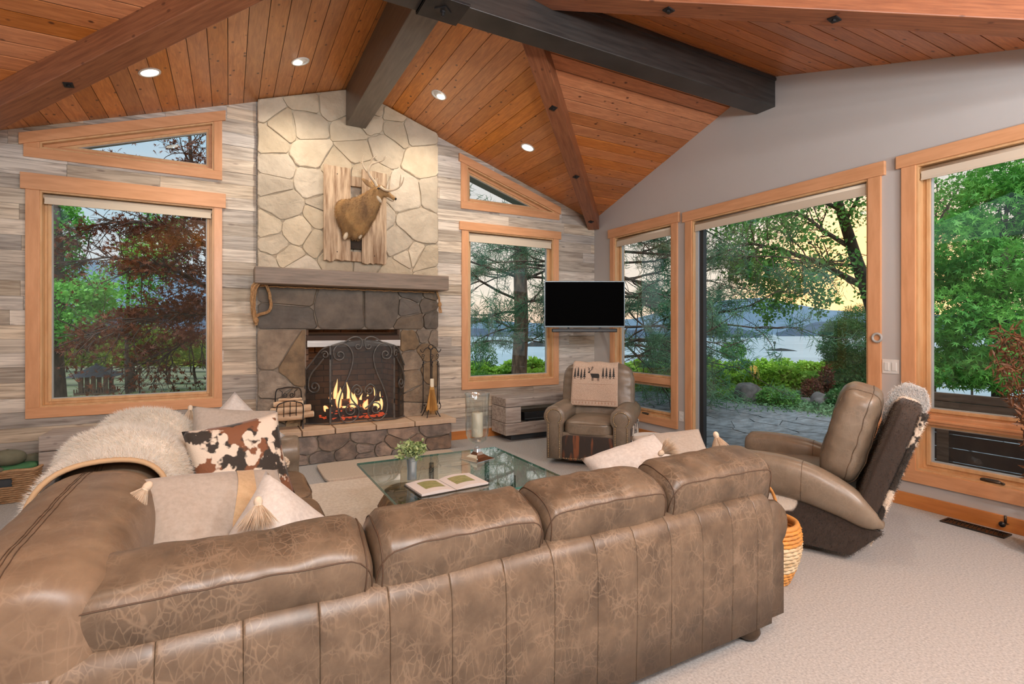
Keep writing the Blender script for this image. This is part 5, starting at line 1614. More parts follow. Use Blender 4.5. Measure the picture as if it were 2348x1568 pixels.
# back cushions of the back section
def back_cushion(x0, x1, yc, zc, dy, dz, seed, tilt=0.10, yaw=0.0, lift=0.0):
    c = ((x0 + x1) / 2, yc, zc); s = (x1 - x0, dy, dz)
    R = rotz(yaw) @ rotx(tilt)
    fn0 = wrinkle(0.010, 3.2, seed)
    hw = (x1 - x0) / 2
    def fn(q, p):
        q = fn0(q, p)
        t = q.x / hw
        q.z += lift * (1 - t * t) * (1 if p.z > 0 else 0.2) - 0.030 * max(0, abs(t) - 0.86) * 7 * (1 if p.z > 0 else 0)
        q.z += 0.0034 * math.sin(q.x * 44 + seed * 3 + 2 * math.sin(q.x * 11) + q.y * 14) * max(0, p.z) * max(0, 0.6 + 0.5 * mnoise.noise(Vector((q.x * 5, seed, 0)))) + 0.006 * mnoise.noise(Vector((q.x * 9, q.y * 14, seed)))
        return q
    o = MB().super(c, s, 3.4, 34, fn, R, 0, 12).build('back_cushion', 'leather', sofa, smooth=True)
    m_ = MB(); seam_loop(m_, c, s, 3.4, 1, -0.86, 0.0024, R, 110, fn, 0, 12)
    m_.build('piping', 'stitch', o, smooth=True)
    for fr_ in (-0.93, 0.93): seam_loop(MB(), c, s, 3.4, 0, fr_, 0.0024, R, 70, fn, 0, 12).build('piping', 'stitch', o, smooth=True)
    return o
back_cushion(-0.385, 0.378, 1.665, 0.655, 0.26, 0.29, 1.0, 0.25, -0.02, 0.010)
back_cushion(0.383, 0.972, 1.665, 0.660, 0.26, 0.29, 4.0, 0.25, 0.0, 0.012)
back_cushion(0.976, 1.572, 1.670, 0.668, 0.26, 0.29, 7.0, 0.25, 0.0, 0.010)
back_cushion(1.577, 2.235, 1.675, 0.678, 0.26, 0.29, 11.0, 0.25, 0.0, 0.008)
# left section's back cushions: long rolls along y
LXC, LZC, LW, LH = -0.43, 0.665, 0.40, 0.40
def left_cushion(y0, y1, seed, zc=LZC, xc=LXC, w=LW, h=LH):
    c = (xc, (y0 + y1) / 2, zc); s = (w, y1 - y0, h)
    fn0 = wrinkle(0.009, 3.4, seed)
    def fn(q, p):
        q = fn0(q, p)
        q.z += 0.0022 * math.sin(q.y * 95 + seed + 1.5 * math.sin(q.y * 17)) * max(0, p.z) * (0.3 + abs(p.x))
        return q
    o = MB().super(c, s, 2.8, 40, fn, None, 1, 5.5).build('back_cushion', 'leather_soft', sofa, smooth=True)
    for f in (-0.24, -0.20, -0.13):
        seam_loop(MB(), c, s, 2.8, 0, f, 0.0014, None, 120, fn, 1, 5.5).build('stitching', 'stitch', o, smooth=True)
left_cushion(1.52, 2.62, 2.0)
left_cushion(2.60, 3.74, 5.0)
# rolled arms: left section's far end and back section's right end
def rolled_arm(axis_pts, rad, zc, name_mat='leather', drop=0.07, width=0.16):
    """axis_pts: two xy points; a roll on top of an upright slab"""
    a, b = Vector((*axis_pts[0], 0)), Vector((*axis_pts[1], 0)); d = (b - a).normalized(); s = Vector((d.y, -d.x, 0))
    rg = []
    outline = []
    for i in range(17):
        t = math.radians(-50 + 280 * i / 16)
        outline.append((rad * math.cos(t), zc + rad * math.sin(t)))
    outline = [(width * 0.42, drop), (width * 0.42, zc - rad * 0.95)] + outline + [(-width * 0.42, zc - rad * 0.95), (-width * 0.42, drop)]
    L_ = (b - a).length
    for t, k in ((0, 0.93), (0.015, 0.985), (0.05, 1.0), (0.35, 1.0), (0.65, 1.0), (0.95, 1.0), (0.985, 0.985), (1, 0.93)):
        rg.append([a + d * (L_ * t) + s * (u * k) + Vector((0, 0, zc + (z - zc) * (k if z > 0.2 else 1))) for u, z in outline])
    return MB().loft(rg)
rolled_arm(((-0.60, 3.83), (0.415, 3.83)), 0.108, 0.575).build('left_arm', 'leather_grey', sofa, smooth=True)
oa = rolled_arm(((2.215, 1.535), (2.215, 2.50)), 0.115, 0.49, width=0.2).build('right_arm', 'leather', sofa, smooth=True)
m_ = MB(); m_.tube([(2.215 + 0.116 * math.cos(t), 1.56, 0.49 + 0.116 * math.sin(t)) for t in [math.radians(-50 + 280 * i / 20) for i in range(21)]], 0.003, 5)
m_.build('piping', 'stitch', oa, smooth=True)
for x, y in ((2.075, 1.565), (-0.54, 1.57), (2.18, 2.42), (-0.54, 3.70), (0.33, 3.70)):
    MB().lathe([(0.028, 0.0), (0.045, 0.012), (0.056, 0.035), (0.05, 0.058), (0.034, 0.072)], (x, y, 0), 20, sx=1.0).build('bun_foot', 'bronze', sofa, smooth=True)

# ---------------------------------------------------------------- fur throw over the left back
th = root('fur_throw', 'cream long-haired fur throw draped over the left back of the sofa', 'throw', (0, 0, 0))
def throw_grid():
    pr = [(-0.675, 0.36), (-0.668, 0.46), (-0.662, 0.56)]
    for k in range(15):
        a = PI * (0.98 - 0.98 * k / 14)
        c_, s_ = math.cos(a), math.sin(a)
        l = (abs(c_) ** 2.8 + abs(s_) ** 2.8) ** (1 / 2.8)
        pr.append((LXC + LW / 2 * c_ / l, LZC + LH / 2 * s_ / l))
    pr += [(-0.22, 0.60), (-0.19, 0.53), (-0.12, 0.50), (-0.02, 0.495)]
    prp = smooth_path([(a, b, 0) for a, b in pr], 2)
    ny = 60
    V = []
    for j in range(ny + 1):
        v = j / ny
        for i, p in enumerate(prp):
            u = i / (len(prp) - 1)
            y0 = 2.36 + 0.22 * math.sin(u * 2.8)
            y1 = 3.78
            y = y0 + (y1 - y0) * v
            amp = min(1, v * 5)
            fold = (0.030 * math.sin(y * 8.0 + p.x * 7) + 0.012 * math.sin(y * 19 + p.x * 9)) * amp + 0.008 * mnoise.noise(Vector((p.x * 6, y * 4, 0)))
            nx = p.x - LXC; nz = p.y - 0.58; l = math.hypot(nx, nz) + 1e-6
            lift = 0.022 + max(-0.004, fold + 0.012 * amp)
            V.append((p.x + nx / l * lift, y, p.y + nz / l * lift))
    return V, len(prp), ny + 1
V_, nu, nv = throw_grid()
F_ = [(j * nu + i, j * nu + i + 1, (j + 1) * nu + i + 1, (j + 1) * nu + i) for j in range(nv - 1) for i in range(nu - 1)]
m_ = MB(); m_.add(V_, F_)
o = m_.build('hide', 'fur', th, smooth=True)
if sum(1 if (q.normal.x * (q.center.x - LXC) + q.normal.z * (q.center.z - 0.5)) > 0 else -1 for q in o.data.polygons) < 0: o.data.flip_normals()
md = o.modifiers.new('thick', 'SOLIDIFY'); md.thickness = 0.012; md.offset = -1
fur(o, 60000, 0.036, 0.0009, 'fur_strand', (-0.25, -0.3, -0.15), 0.4, 'hair', (LXC, 0, 0.45))
m_ = MB(); m_.tube([Vector(V_[i]) + Vector((0, -0.004, -0.003)) for i in range(0, nu)], 0.011, 6)
m_.build('suede_edge', 'fur_trim', th, smooth=True)

# ---------------------------------------------------------------- pillows
def tassel(parent, p, d, L_=0.10, spread=0.45, n=420):
    """tassel hanging from p in direction d"""
    p = Vector(p); d = Vector(d).normalized()
    q = d.to_track_quat('Z', 'Y').to_matrix()
    m_ = MB(); m_.ellipsoid(p + d * 0.012, (0.015, 0.015, 0.019), 12, 8, q)
    m_.tube([p + d * 0.024 + q @ Vector((0.010 * math.cos(a), 0.010 * math.sin(a), 0)) for a in [i * PI / 6 for i in range(12)]], 0.0035, 5, closed=True)
    o = m_.build('tassel', 'tassel', parent, smooth=True)
    a = RNG.uniform(0, 2 * PI, n); r = np.sqrt(RNG.random(n))
    loc = np.stack([np.cos(a) * r, np.sin(a) * r, np.full(n, 1.0 / spread)], 1)
    Q = np.array(q)
    D = loc @ Q.T
    P = np.array(p + d * 0.02)[None] + (np.stack([np.cos(a) * r * 0.008, np.sin(a) * r * 0.008, np.zeros(n)], 1) @ Q.T)
    strands('yarn', P, D, L_, 0.0017, 'yarn', o, droop=0.1)
    return o

def tassel_w(r, px, py, z_or_d, wd, L_, spread, n=450):
    """tassel placed from a world point (pixel + depth) and a world direction"""
    Mw = Matrix.LocRotScale(r.location, r.rotation_euler, None)
    p = at_depth(px, py, z_or_d)
    lp_ = Mw.inverted() @ p; ld = Mw.to_3x3().inverted() @ Vector(wd)
    return tassel(r, lp_, ld, L_, spread, n)

def pillow_mesh(w, h, t, seed=0.0, n=22, pinch=0.07, fold=0.0):
    """square knife-edge pillow standing in local xz, thickness along y"""
    V, F = [], []
    for side in (-1, 1):
        o = len(V)
        for j in range(n + 1):
            for i in range(n + 1):
                u, v = 2 * i / n - 1, 2 * j / n - 1
                r = max(0.0, (1 - abs(u) ** 2.4)) * max(0.0, (1 - abs(v) ** 2.4))
                th_ = t / 2 * r ** 0.45
                px = u * w / 2 * (1 - pinch * (1 - v * v) * (u * u)); pz = v * h / 2 * (1 - pinch * (1 - u * u) * (v * v))
                wr = 0.006 * mnoise.noise(Vector((u * 3 + seed, v * 3, side * 2.0))) + fold * math.sin(u * 5 + v * 4 + seed) * r
                V.append((px, side * th_ + wr * (1 if r > 0.02 else 0), pz))
        for j in range(n):
            for i in range(n):
                a = o + j * (n + 1) + i
                f = (a, a + 1, a + n + 2, a + n + 1)
                F.append(f if side < 0 else f[::-1])
    return V, F

def merged(V, F, name, mat, parent, rot=None, smooth=True):
    m_ = MB(); m_.add(V, F)
    o = m_.build(name, mat, parent, smooth=smooth, fixn=False)
    bm = bmesh.new(); bm.from_mesh(o.data); bmesh.ops.remove_doubles(bm, verts=bm.verts, dist=0.0008)
    bmesh.ops.recalc_face_normals(bm, faces=bm.faces); bm.to_mesh(o.data); bm.free()
    if smooth: o.data.polygons.foreach_set('use_smooth', [True] * len(o.data.polygons))
    return o

def pillow(name, label, loc, rot, w, h, t, mat, seed=0, group=None, fold=0.0, pinch=0.07):
    r = root(name, label, 'pillow', loc, 0, group)
    r.rotation_euler = rot
    V, F = pillow_mesh(w, h, t, seed, fold=fold, pinch=pinch)
    o = merged(V, F, 'cover', mat, r)
    return r, o
# spotted cowhide pillow
r, o = pillow('cowhide_pillow', 'square cowhide pillow with black, brown and white spots on the left sofa', (0.055, 3.13, 0.685), (-0.30, -0.12, 0.20), 0.47, 0.47, 0.16, 'cow', 3)
fur(o, 9000, 0.014, 0.0010, 'cow', (0.2, -0.1, -0.7), 0.35, 'hair')
# grey tasselled pillow and white pillow behind it
r, o = pillow('tassel_pillow', 'beige-grey wool pillow with one tassel behind the cowhide pillow', (0.03, 3.45, 0.76), (-0.55, 0.15, 0.15), 0.46, 0.40, 0.15, 'linen', 8, fold=0.006)
tassel_w(r, 437, 931, 3.32, (-0.1, -0.3, -1.0), 0.085, 0.5)
r, o = pillow('white_pillow', 'plain white pillow at the far end of the left sofa', (0.03, 3.66, 0.72), (-0.25, 0.80, -0.05), 0.42, 0.42, 0.15, 'linen_light', 12)
# big draped corner pillows in front
r, o = pillow('tassel_pillow', 'large grey-beige wool pillow with a sand-coloured band and tassel in the sofa corner', (-0.03, 2.35, 0.62), (-0.85, 0.12, 0.35), 0.60, 0.52, 0.24, 'linen', 21, fold=0.012)
# woven band sewn across the front face
def band(parent, w, h, t, u0, u1, mat, off=0.004, n=22):
    V, F = [], []
    for j in range(n + 1):
        v = (2 * j / n - 1) * 0.97
        for i in range(7):
            u = u0 + (u1 - u0) * i / 6 + 0.25 * v
            u = max(-0.97, min(0.97, u))
            r_ = max(0.0, (1 - abs(u) ** 2.4)) * max(0.0, (1 - abs(v) ** 2.4))
            wr = 0.006 * mnoise.noise(Vector((u * 3 + 21, v * 3, -2.0))) + 0.012 * math.sin(u * 5 + v * 4 + 21) * r_
            V.append((u * w / 2 * (1 - 0.07 * (1 - v * v) * u * u), -t / 2 * r_ ** 0.45 + wr - off, v * h / 2 * (1 - 0.07 * (1 - u * u) * v * v)))
    for j in range(n):
        for i in range(6):
            a = j * 7 + i; F.append((a, a + 1, a + 8, a + 7))
    m_ = MB(); m_.add(V, F); m_.build('woven_band', mat, parent, smooth=True, fixn=False)
band(r, 0.60, 0.52, 0.24, 0.05, 0.30, 'linen_tan')
tassel_w(r, 344, 1108, 1.83, (-0.55, -0.25, -0.7), 0.09, 0.7, 700)
r, o = pillow('tassel_pillow', 'pale grey wool pillow with a large cream tassel just behind the front sofa cushions', (0.17, 2.08, 0.565), (-0.62, 0.80, 0.15), 0.46, 0.46, 0.22, 'linen_light', 31, fold=0.006)
tassel_w(r, 592, 1142, 1.79, (0.0, -0.3, -1.0), 0.082, 1.0, 900)
# pompom trim by the left arm
r = root('pompom_ball', 'cream knotted pompom beside the far left sofa arm', 'pompom', (0.30, 3.64, 0.545))
m_ = MB()
for k in range(60):
    v = Vector(RNG.normal(size=3)).normalized(); m_.ellipsoid(v * 0.036, (0.012, 0.012, 0.012), 6, 4)
m_.build('loops', 'tassel', r, smooth=True)
# two pillows at the right end
r, o = pillow('tassel_pillow', 'pale wool pillow with a fan tassel behind the right sofa cushions', (1.98, 2.16, 0.595), (-0.9, -0.22, -0.15), 0.50, 0.46, 0.19, 'linen_light', 41, fold=0.012)
tassel_w(r, 1512, 1042, 2.62, (0.75, -0.3, 0.55), 0.075, 0.8, 600)
r, o = pillow('tassel_pillow', 'sand-beige wool pillow with a corner tassel beside the right sofa arm', (2.45, 2.36, 0.60), (-0.9, -0.10, -0.45), 0.46, 0.42, 0.14, 'linen', 51)
tassel_w(r, 1640, 992, 2.75, (0.2, -0.2, -0.9), 0.07, 0.7)

# ---------------------------------------------------------------- glass coffee table
TX0, TX1, TY0, TY1, TZ = 0.80, 1.89, 2.73, 3.76, 0.455
ct = root('coffee_table', 'square glass coffee table on driftwood logs in front of the hearth', 'table', ((TX0 + TX1) / 2, (TY0 + TY1) / 2, 0.012))
hx, hy = (TX1 - TX0) / 2, (TY1 - TY0) / 2
zt = TZ - 0.012
o = bx(-hx, hx, -hy, hy, zt - 0.0125, zt).build('glass_top', 'tglass', ct)
m_ = MB(); w = 0.004
for (a, b, c, d) in ((-hx, hx, -hy - w, -hy), (-hx, hx, hy, hy + w), (-hx - w, -hx, -hy, hy), (hx, hx + w, -hy, hy)): m_.box(a, b, c, d, zt - 0.013, zt + 0.0005)
m_.build('polished_edge', 'tedge', o)
def log_part(a, b, r0, r1, name, seed):
    a = Vector(a); b = Vector(b); d = b - a
    rg = []
    for i in range(15):
        t = i / 14
        c = a + d * t
        rr_ = r0 + (r1 - r0) * t
        u = d.normalized().cross(Vector((0, 0, 1)));
        if u.length < 0.1: u = Vector((1, 0, 0))
        u.normalize(); v = u.cross(d.normalized())
        ring = []
        for k in range(22):
            an = 2 * PI * k / 22
            q = rr_ * (1 + 0.30 * mnoise.noise(Vector((math.cos(an) * 1.5 + seed, math.sin(an) * 1.5, t * 4))) + 0.1 * mnoise.noise(Vector((math.cos(an) * 5 + seed, math.sin(an) * 5, t * 9))))
            if t in (0, 1): q *= 0.85
            ring.append(c + u * (q * math.cos(an)) + v * (q * math.sin(an) * 0.8))
        rg.append(ring)
    return MB().loft(rg).build(name, 'drift', ct, smooth=True)
log_part((-0.40, -0.30, 0.19), (-0.30, 0.30, 0.20), 0.18, 0.15, 'driftwood_base', 1.0)
log_part((-0.42, 0.26, 0.20), (0.20, 0.10, 0.20), 0.16, 0.15, 'driftwood_base', 5.0)
log_part((0.15, -0.30, 0.19), (0.40, 0.30, 0.17), 0.15, 0.12, 'driftwood_base', 9.0)
for x, y in ((-0.36, -0.26), (0.30, -0.24), (-0.06, 0.33), (0.36, 0.28)):
    MB().lathe([(0.022, 0.22), (0.018, 0.25), (0.018, zt - 0.0135)], (x, y, 0), 14).build('riser', 'black', ct, smooth=True)

# ---- things on the coffee table
tz = TZ + 0.0008
r = root('potted_plant', 'small sage-green leafy plant in a pale blue metal vase on the glass table', 'plant', (1.02, 3.20, tz))
MB().lathe([(0.030, 0.0), (0.031, 0.002), (0.029, 0.03), (0.030, 0.08), (0.034, 0.12), (0.041, 0.152), (0.043, 0.154), (0.041, 0.155), (0.036, 0.142), (0.03, 0.10)], (0, 0, 0), 28, cap=True).build('vase', 'zinc', r, smooth=True)
m_ = MB()
for z in (0.118, 0.128): m_.tube([(0.0355 * math.cos(a), 0.0355 * math.sin(a), z) for a in [i * PI / 12 for i in range(24)]], 0.0012, 4, closed=True)
m_.build('rim_bead', 'zinc', r)
m_ = MB(); n_ = 46
tips = []
for k in range(n_):
    a = RNG.uniform(0, 2 * PI); e = RNG.uniform(0.15, 1.35); l = RNG.uniform(0.055, 0.10)
    tip = Vector((math.cos(a) * math.cos(e) * l, math.sin(a) * math.cos(e) * l, 0.145 + math.sin(e) * l * 0.95))
    m_.tube([(0, 0, 0.12), tuple(tip * 0.5 + Vector((0, 0, 0.075))), tuple(tip)], 0.0014, 4); tips.append(tip)
m_.build('stems', 'succ', r)
pts = []
for t in tips:
    for j in range(13): pts.append(t + Vector(RNG.normal(size=3)) * 0.012 - Vector((0, 0, 0.006)))
leaves('leaves', pts, 0.026, 'succ', r, LEAF_OVAL, 0.9)
# open book
r = root('open_book', 'open picture book lying on the glass table', 'book', (1.165, 2.965, tz), 0.08)
bx(-0.225, 0.225, -0.13, 0.13, 0.0, 0.004).build('cover', 'cover', r)
for s in (-1, 1):
    n_ = 12
    top = [(s * (0.002 + 0.216 * i / n_), 0.006 + 0.026 * math.sin(min(1, i / n_ * 1.25) * PI * 0.62) * (1 - i / n_ * 0.62)) for i in range(n_ + 1)]
    poly = top + [(s * 0.218, 0.0045), (s * 0.002, 0.0045)]
    pg = MB().prism(poly, lambda q: (q[0], -0.125, q[1]), lambda q: (q[0], 0.125, q[1])).build('pages', 'paper', r, smooth=False)
    V, F = [], []
    for i in range(2, 10):
        for y in (-0.06, 0.08): V.append((top[i][0], y, top[i][1] + 0.0008))
    for i in range(7): F.append((2 * i, 2 * i + 2, 2 * i + 3, 2 * i + 1))
    MB().add(V, F).build('picture', 'print', pg)
# hurricane candle holder
r = root('hurricane_candle_holder', 'tall clear glass hurricane holder on a flared silver foot', 'candle holder', (1.60, 3.47, tz))
rg = []
for z, h in ((0.0, 0.092), (0.004, 0.092), (0.007, 0.085), (0.02, 0.058), (0.036, 0.036), (0.055, 0.023), (0.075, 0.017), (0.08, 0.015)):
    rg.append([(sx * h, sy * h, z) for sx, sy in ((-1, -1), (1, -1), (1, 1), (-1, 1))])
o = MB().loft(rg).build('foot', 'silver', r, bevel=0.002); o.rotation_euler = (0, 0, 0.35)
MB().lathe([(0.014, 0.078), (0.019, 0.085), (0.012, 0.093), (0.012, 0.105), (0.019, 0.112), (0.014, 0.118)], (0, 0, 0), 20).build('stem', 'clear', r, smooth=True)
MB().lathe([(0.012, 0.115), (0.035, 0.120), (0.066, 0.140), (0.082, 0.18), (0.087, 0.24), (0.086, 0.40), (0.092, 0.478), (0.094, 0.482), (0.0895, 0.478), (0.0835, 0.40), (0.0845, 0.24), (0.079, 0.184), (0.063, 0.145), (0.03, 0.126)], (0, 0, 0), 36, cap=False).build('shade', 'clear', r, smooth=True)
r = root('pillar_candle', 'ivory pillar candle inside the glass hurricane holder', 'candle', (1.60, 3.47, tz + 0.165))
MB().lathe([(0.040, 0.0), (0.042, 0.004), (0.042, 0.170), (0.038, 0.176), (0.0, 0.172)], (0, 0, 0), 30, cap=False).build('wax', 'wax', r, smooth=True)
MB().tube([(0, 0, 0.17), (0.001, 0, 0.186)], 0.0012, 5).build('wick', 'wax', r)

# ---------------------------------------------------------------- left timber bench
tb = root('timber_bench', 'low grey bench of heavy weathered timbers under the left window', 'bench', (-0.72, 5.98, 0))
def timber(x0, x1, y0, y1, z0, z1, name='timber', parent=None, mat='timber'):
    return bx(x0, x1, y0, y1, z0, z1).build(name, mat, parent, bevel=0.008)
BXL = -0.70     # half length to the left end from origin
timber(-0.69, 0.92, -0.235, 0.17, 0.375, 0.505, 'top_timber', tb)
timber(-0.69, -0.42, -0.235, 0.17, 0.21, 0.370, 'end_block', tb)
timber(0.65, 0.92, -0.235, 0.17, 0.21, 0.370, 'end_block', tb)
timber(-0.69, 0.92, -0.235, 0.17, 0.085, 0.205, 'bottom_timber', tb)
timber(-0.60, 0.83, -0.16, 0.12, 0.0, 0.085, 'plinth', tb, 'plinth')
# right bench, housing a component
rb_ = root('timber_bench', 'low grey bench of stacked timbers behind the leather armchair', 'bench', (3.65, 5.92, 0))
timber(-0.62, 0.70, -0.20, 0.20, 0.435, 0.545, 'top_timber', rb_)
timber(-0.62, -0.40, -0.20, 0.20, 0.235, 0.430, 'end_block', rb_)
timber(0.48, 0.70, -0.20, 0.20, 0.235, 0.430, 'end_block', rb_)
timber(-0.62, 0.70, -0.20, 0.20, 0.08, 0.230, 'bottom_timber', rb_)
timber(-0.50, 0.58, -0.12, 0.14, 0.0, 0.08, 'plinth', rb_, 'plinth')
r = root('media_player', 'flat black media player in the opening of the right timber bench', 'media player', (3.60, 5.88, 0.2315))
bx(-0.28, 0.30, -0.12, 0.14, 0.012, 0.115).build('case', 'black', r, bevel=0.004)
bx(-0.27, 0.29, -0.123, -0.118, 0.03, 0.038).build('trim_line', 'tvedge', r)
for s in (-0.22, 0.24): bx(s - 0.015, s + 0.015, -0.1, 0.12, 0.0, 0.012).build('foot', 'black', r)

# ---------------------------------------------------------------- wicker basket with caps
bk = root('wicker_basket', 'rectangular honey wicker basket with a handle hole at the left edge of the view', 'basket', (-1.615, 5.78, 0.0))
def weave_box(parent, hw, hd, h, mat, rows, taper=0.9, hole=True):
    for k in range(rows):
        z = h * (k + 0.5) / rows
        s = taper + (1 - taper) * z / h
        pts = []
        n = 56
        for i in range(n):
            t = 2 * PI * i / n
            u, v = math.cos(t), math.sin(t)
            l = (abs(u) ** 6 + abs(v) ** 6) ** (1 / 6)
            wob = 0.004 * (1 if (i + k) % 2 else -1)
            pts.append(((hw * s + wob) * u / l, (hd * s + wob) * v / l, z))
        m_ = MB()
        if hole and 0.56 * h < z < 0.80 * h:
            sel = [i for i in range(n) if not (pts[i][1] < -hd * 0.5 and abs(pts[i][0]) < 0.055)]
            k0 = next(j for j, i in enumerate(sel) if (sel[j - 1] + 1) % n != i)
            sel = sel[k0:] + sel[:k0]
            m_.tube([pts[i] for i in sel], h / rows * 0.56, 5)
        else: m_.tube(pts, h / rows * 0.56, 5, closed=True)
        m_.build('cane_row', mat, parent, smooth=True)
weave_box(bk, 0.225, 0.165, 0.255, 'wicker', 15)
for z in (0.262,):
    m_ = MB(); n = 56; pts = []
    for i in range(n):
        t = 2 * PI * i / n; u, v = math.cos(t), math.sin(t); l = (abs(u) ** 6 + abs(v) ** 6) ** (1 / 6)
        pts.append((0.23 * u / l, 0.17 * v / l, z + 0.003 * math.sin(i)))
    m_.tube(pts, 0.013, 7, closed=True); m_.build('rim', 'wicker', bk, smooth=True)
bx(-0.20, 0.20, -0.14, 0.14, 0.004, 0.20).build('lining', 'plinth', bk)
r = root('baseball_cap', 'olive canvas cap with a dark brim on top of the wicker basket', 'cap', (-1.60, 5.74, 0.30), 0.5)
def cfn(q, p):
    n = mnoise.noise(Vector((q.x * 12, q.y * 12, q.z * 12)))
    return q + p * (0.008 * n)
MB().super((0, 0, 0.05), (0.24, 0.20, 0.13), 2.3, 16, cfn).build('crown', 'cap', r, smooth=True)
m_ = MB(); V, F = [], []
for j in range(7):
    for i in range(13):
        a = PI + (i / 12 - 0.5) * PI * 0.75; rr_ = 0.09 + 0.085 * j / 6
        V.append((rr_ * math.cos(a) , rr_ * math.sin(a) * 0.9, 0.018 - 0.10 * (math.sin(a)) ** 2 * 0.35 - 0.012 * j / 6))
for j in range(6):
    for i in range(12):
        q = j * 13 + i; F.append((q, q + 1, q + 14, q + 13))
m_.add(V, F); o = m_.build('brim', 'cap', r, smooth=True); md = o.modifiers.new('s', 'SOLIDIFY'); md.thickness = 0.004
MB().ellipsoid((0, 0, 0.116), (0.01, 0.01, 0.006), 8, 6).build('button', 'cap', r, smooth=True)
r = root('folded_cloth', 'dark green folded cloth stuffed into the wicker basket', 'cloth', (-1.60, 5.76, 0.245), 0.2)
MB().super((0, -0.01, 0.02), (0.36, 0.25, 0.07), 3, 14, wrinkle(0.012, 14, 3)).build('folds', 'green_cloth', r, smooth=True)
r = root('olive_jacket', 'olive cloth bundle behind the cap in the wicker basket', 'cloth', (-1.50, 5.86, 0.27), 0.2)
MB().super((0, 0, 0.03), (0.18, 0.13, 0.09), 3, 14, wrinkle(0.010, 18, 8)).build('folds', 'cap', r, smooth=True)

# ---------------------------------------------------------------- television and soundbar on a corner arm
TVC = at_depth(1340.5, 695, 6.55)
tv = root('television', 'black flat television on a wall arm in the corner', 'television', (TVC.x, TVC.y, 1.435), -YAW)
W_, H_ = 1.018, 0.585
bx(-W_ / 2, W_ / 2, 0.0, 0.035, 0, H_).build('frame', 'tvedge', tv, bevel=0.003)
bx(-W_ / 2 + 0.012, W_ / 2 - 0.012, -0.002, 0.002, 0.02, H_ - 0.012).build('screen', 'screen', tv)
bx(-0.26, 0.26, 0.035, 0.075, 0.06, 0.38).build('back_housing', 'black', tv, bevel=0.01)
bx(-0.15, 0.15, 0.075, 0.09, 0.12, 0.40).build('mount_plate', 'iron', tv)
Rz = Matrix.Rotation(YAW, 3, 'Z')
wallp = Rz @ (Vector((4.74, 6.16, 1.7)) - Vector((TVC.x, TVC.y, 1.435)))
wallp.z = 0.26
m_ = MB(); m_.beam((0, 0.09, 0.26), (0.16, wallp.y * 0.5, 0.26), 0.03, 0.05); m_.beam((0.16, wallp.y * 0.5, 0.26), (wallp.x * 0.9, wallp.y * 0.93, 0.26), 0.03, 0.05)
m_.build('wall_arm', 'iron', tv)
r = root('soundbar', 'slim black soundbar mounted under the television', 'soundbar', (TVC.x, TVC.y, 1.375), -YAW)
bx(-0.41, 0.41, -0.01, 0.06, 0.0, 0.045).build('bar', 'black', r, bevel=0.008)
for s in (-0.2, 0.2): bx(s - 0.012, s + 0.012, 0.03, 0.04, 0.04, 0.14).build('bracket', 'iron', r)

# ---------------------------------------------------------------- armchair
AF = Vector((-0.745, -0.667))       # facing
ath = math.atan2(AF.x, -AF.y)       # local -y is the front
fc = Vector((3.20, 4.28))
cc = fc - AF * 0.44
ac = root('leather_armchair', 'taupe leather rolled-arm swivel armchair with nailheads in front of the corner', 'armchair', (cc.x, cc.y, 0), math.atan2(-AF.y, -AF.x) - PI / 2)
# local frame: front is -y, right is +x
def nails(parent, pts, r=0.0066, name='nailheads'):
    m_ = MB()
    for p in pts: m_.ellipsoid(p, (r, r * 0.6, r), 8, 5)
    m_.build(name, 'brass', parent, smooth=True, kind='stuff')
def arm_outline(rad, zc, wb, z0):
    out = [(wb, z0), (wb, zc - rad * 0.8)]
    for i in range(15):
        t = math.radians(-42 + 264 * i / 14); out.append((rad * math.cos(t), zc + rad * math.sin(t)))
    out += [(-wb, zc - rad * 0.8), (-wb, z0)]
    return out
for s in (-1, 1):
    ol = arm_outline(0.118, 0.50, 0.085, 0.065)
    rg = []
    for y, k in ((-0.44, 0.90), (-0.43, 0.97), (-0.41, 1.0), (-0.1, 1.0), (0.25, 1.0), (0.36, 0.97)):
        rg.append([(s * 0.345 + s * u * k, y, z if z < 0.1 else 0.45 + (z - 0.45) * k) for u, z in ol])
    arm = MB().loft(rg).build('arm', 'leather_grey', ac, smooth=True)
    # front face panel with nail line
    pts = []
    for sg in (-1, 1): pts += [(s * 0.345 + sg * 0.060, -0.447, 0.085 + 0.0175 * i) for i in range(20)]
    for i in range(25):
        t = math.radians(-50 + 280 * i / 24); pts.append((s * 0.345 + 0.078 * math.cos(t), -0.447, 0.50 + 0.078 * math.sin(t)))
    nails(arm, pts)
# side hide panels
for s in (-1, 1): bx(s * 0.43 - 0.008, s * 0.43 + 0.008, -0.36, 0.33, 0.065, 0.40).build('side_panel', 'cow', ac, bevel=0.006)
bx(-0.27, 0.27, -0.41, 0.36, 0.12, 0.34).build('seat_box', 'leather_grey', ac, bevel=0.01)
o = MB().super((0, -0.405, 0.185), (0.53, 0.05, 0.26), 10, 10).build('front_panel', 'cow_tri', ac, smooth=True)
nails(o, [(-0.25 + i * 0.0179, -0.432, 0.075) for i in range(29)])
c, s_ = (0, -0.10, 0.385), (0.535, 0.66, 0.17)
o = MB().super(c, s_, 5, 18, lambda q, p: wrinkle(0.005, 5, 9)(q, p) + Vector((0, 0, 0.018 * (1 - p.x ** 2) * (1 - p.y ** 2) * (1 if p.z > 0 else 0)))).build('seat_cushion', 'leather_grey', ac, smooth=True)
seam_loop(MB(), c, s_, 5, 2, 0.6, 0.003).build('piping', 'leather', o, smooth=True)
Rb = rotx(-0.20)
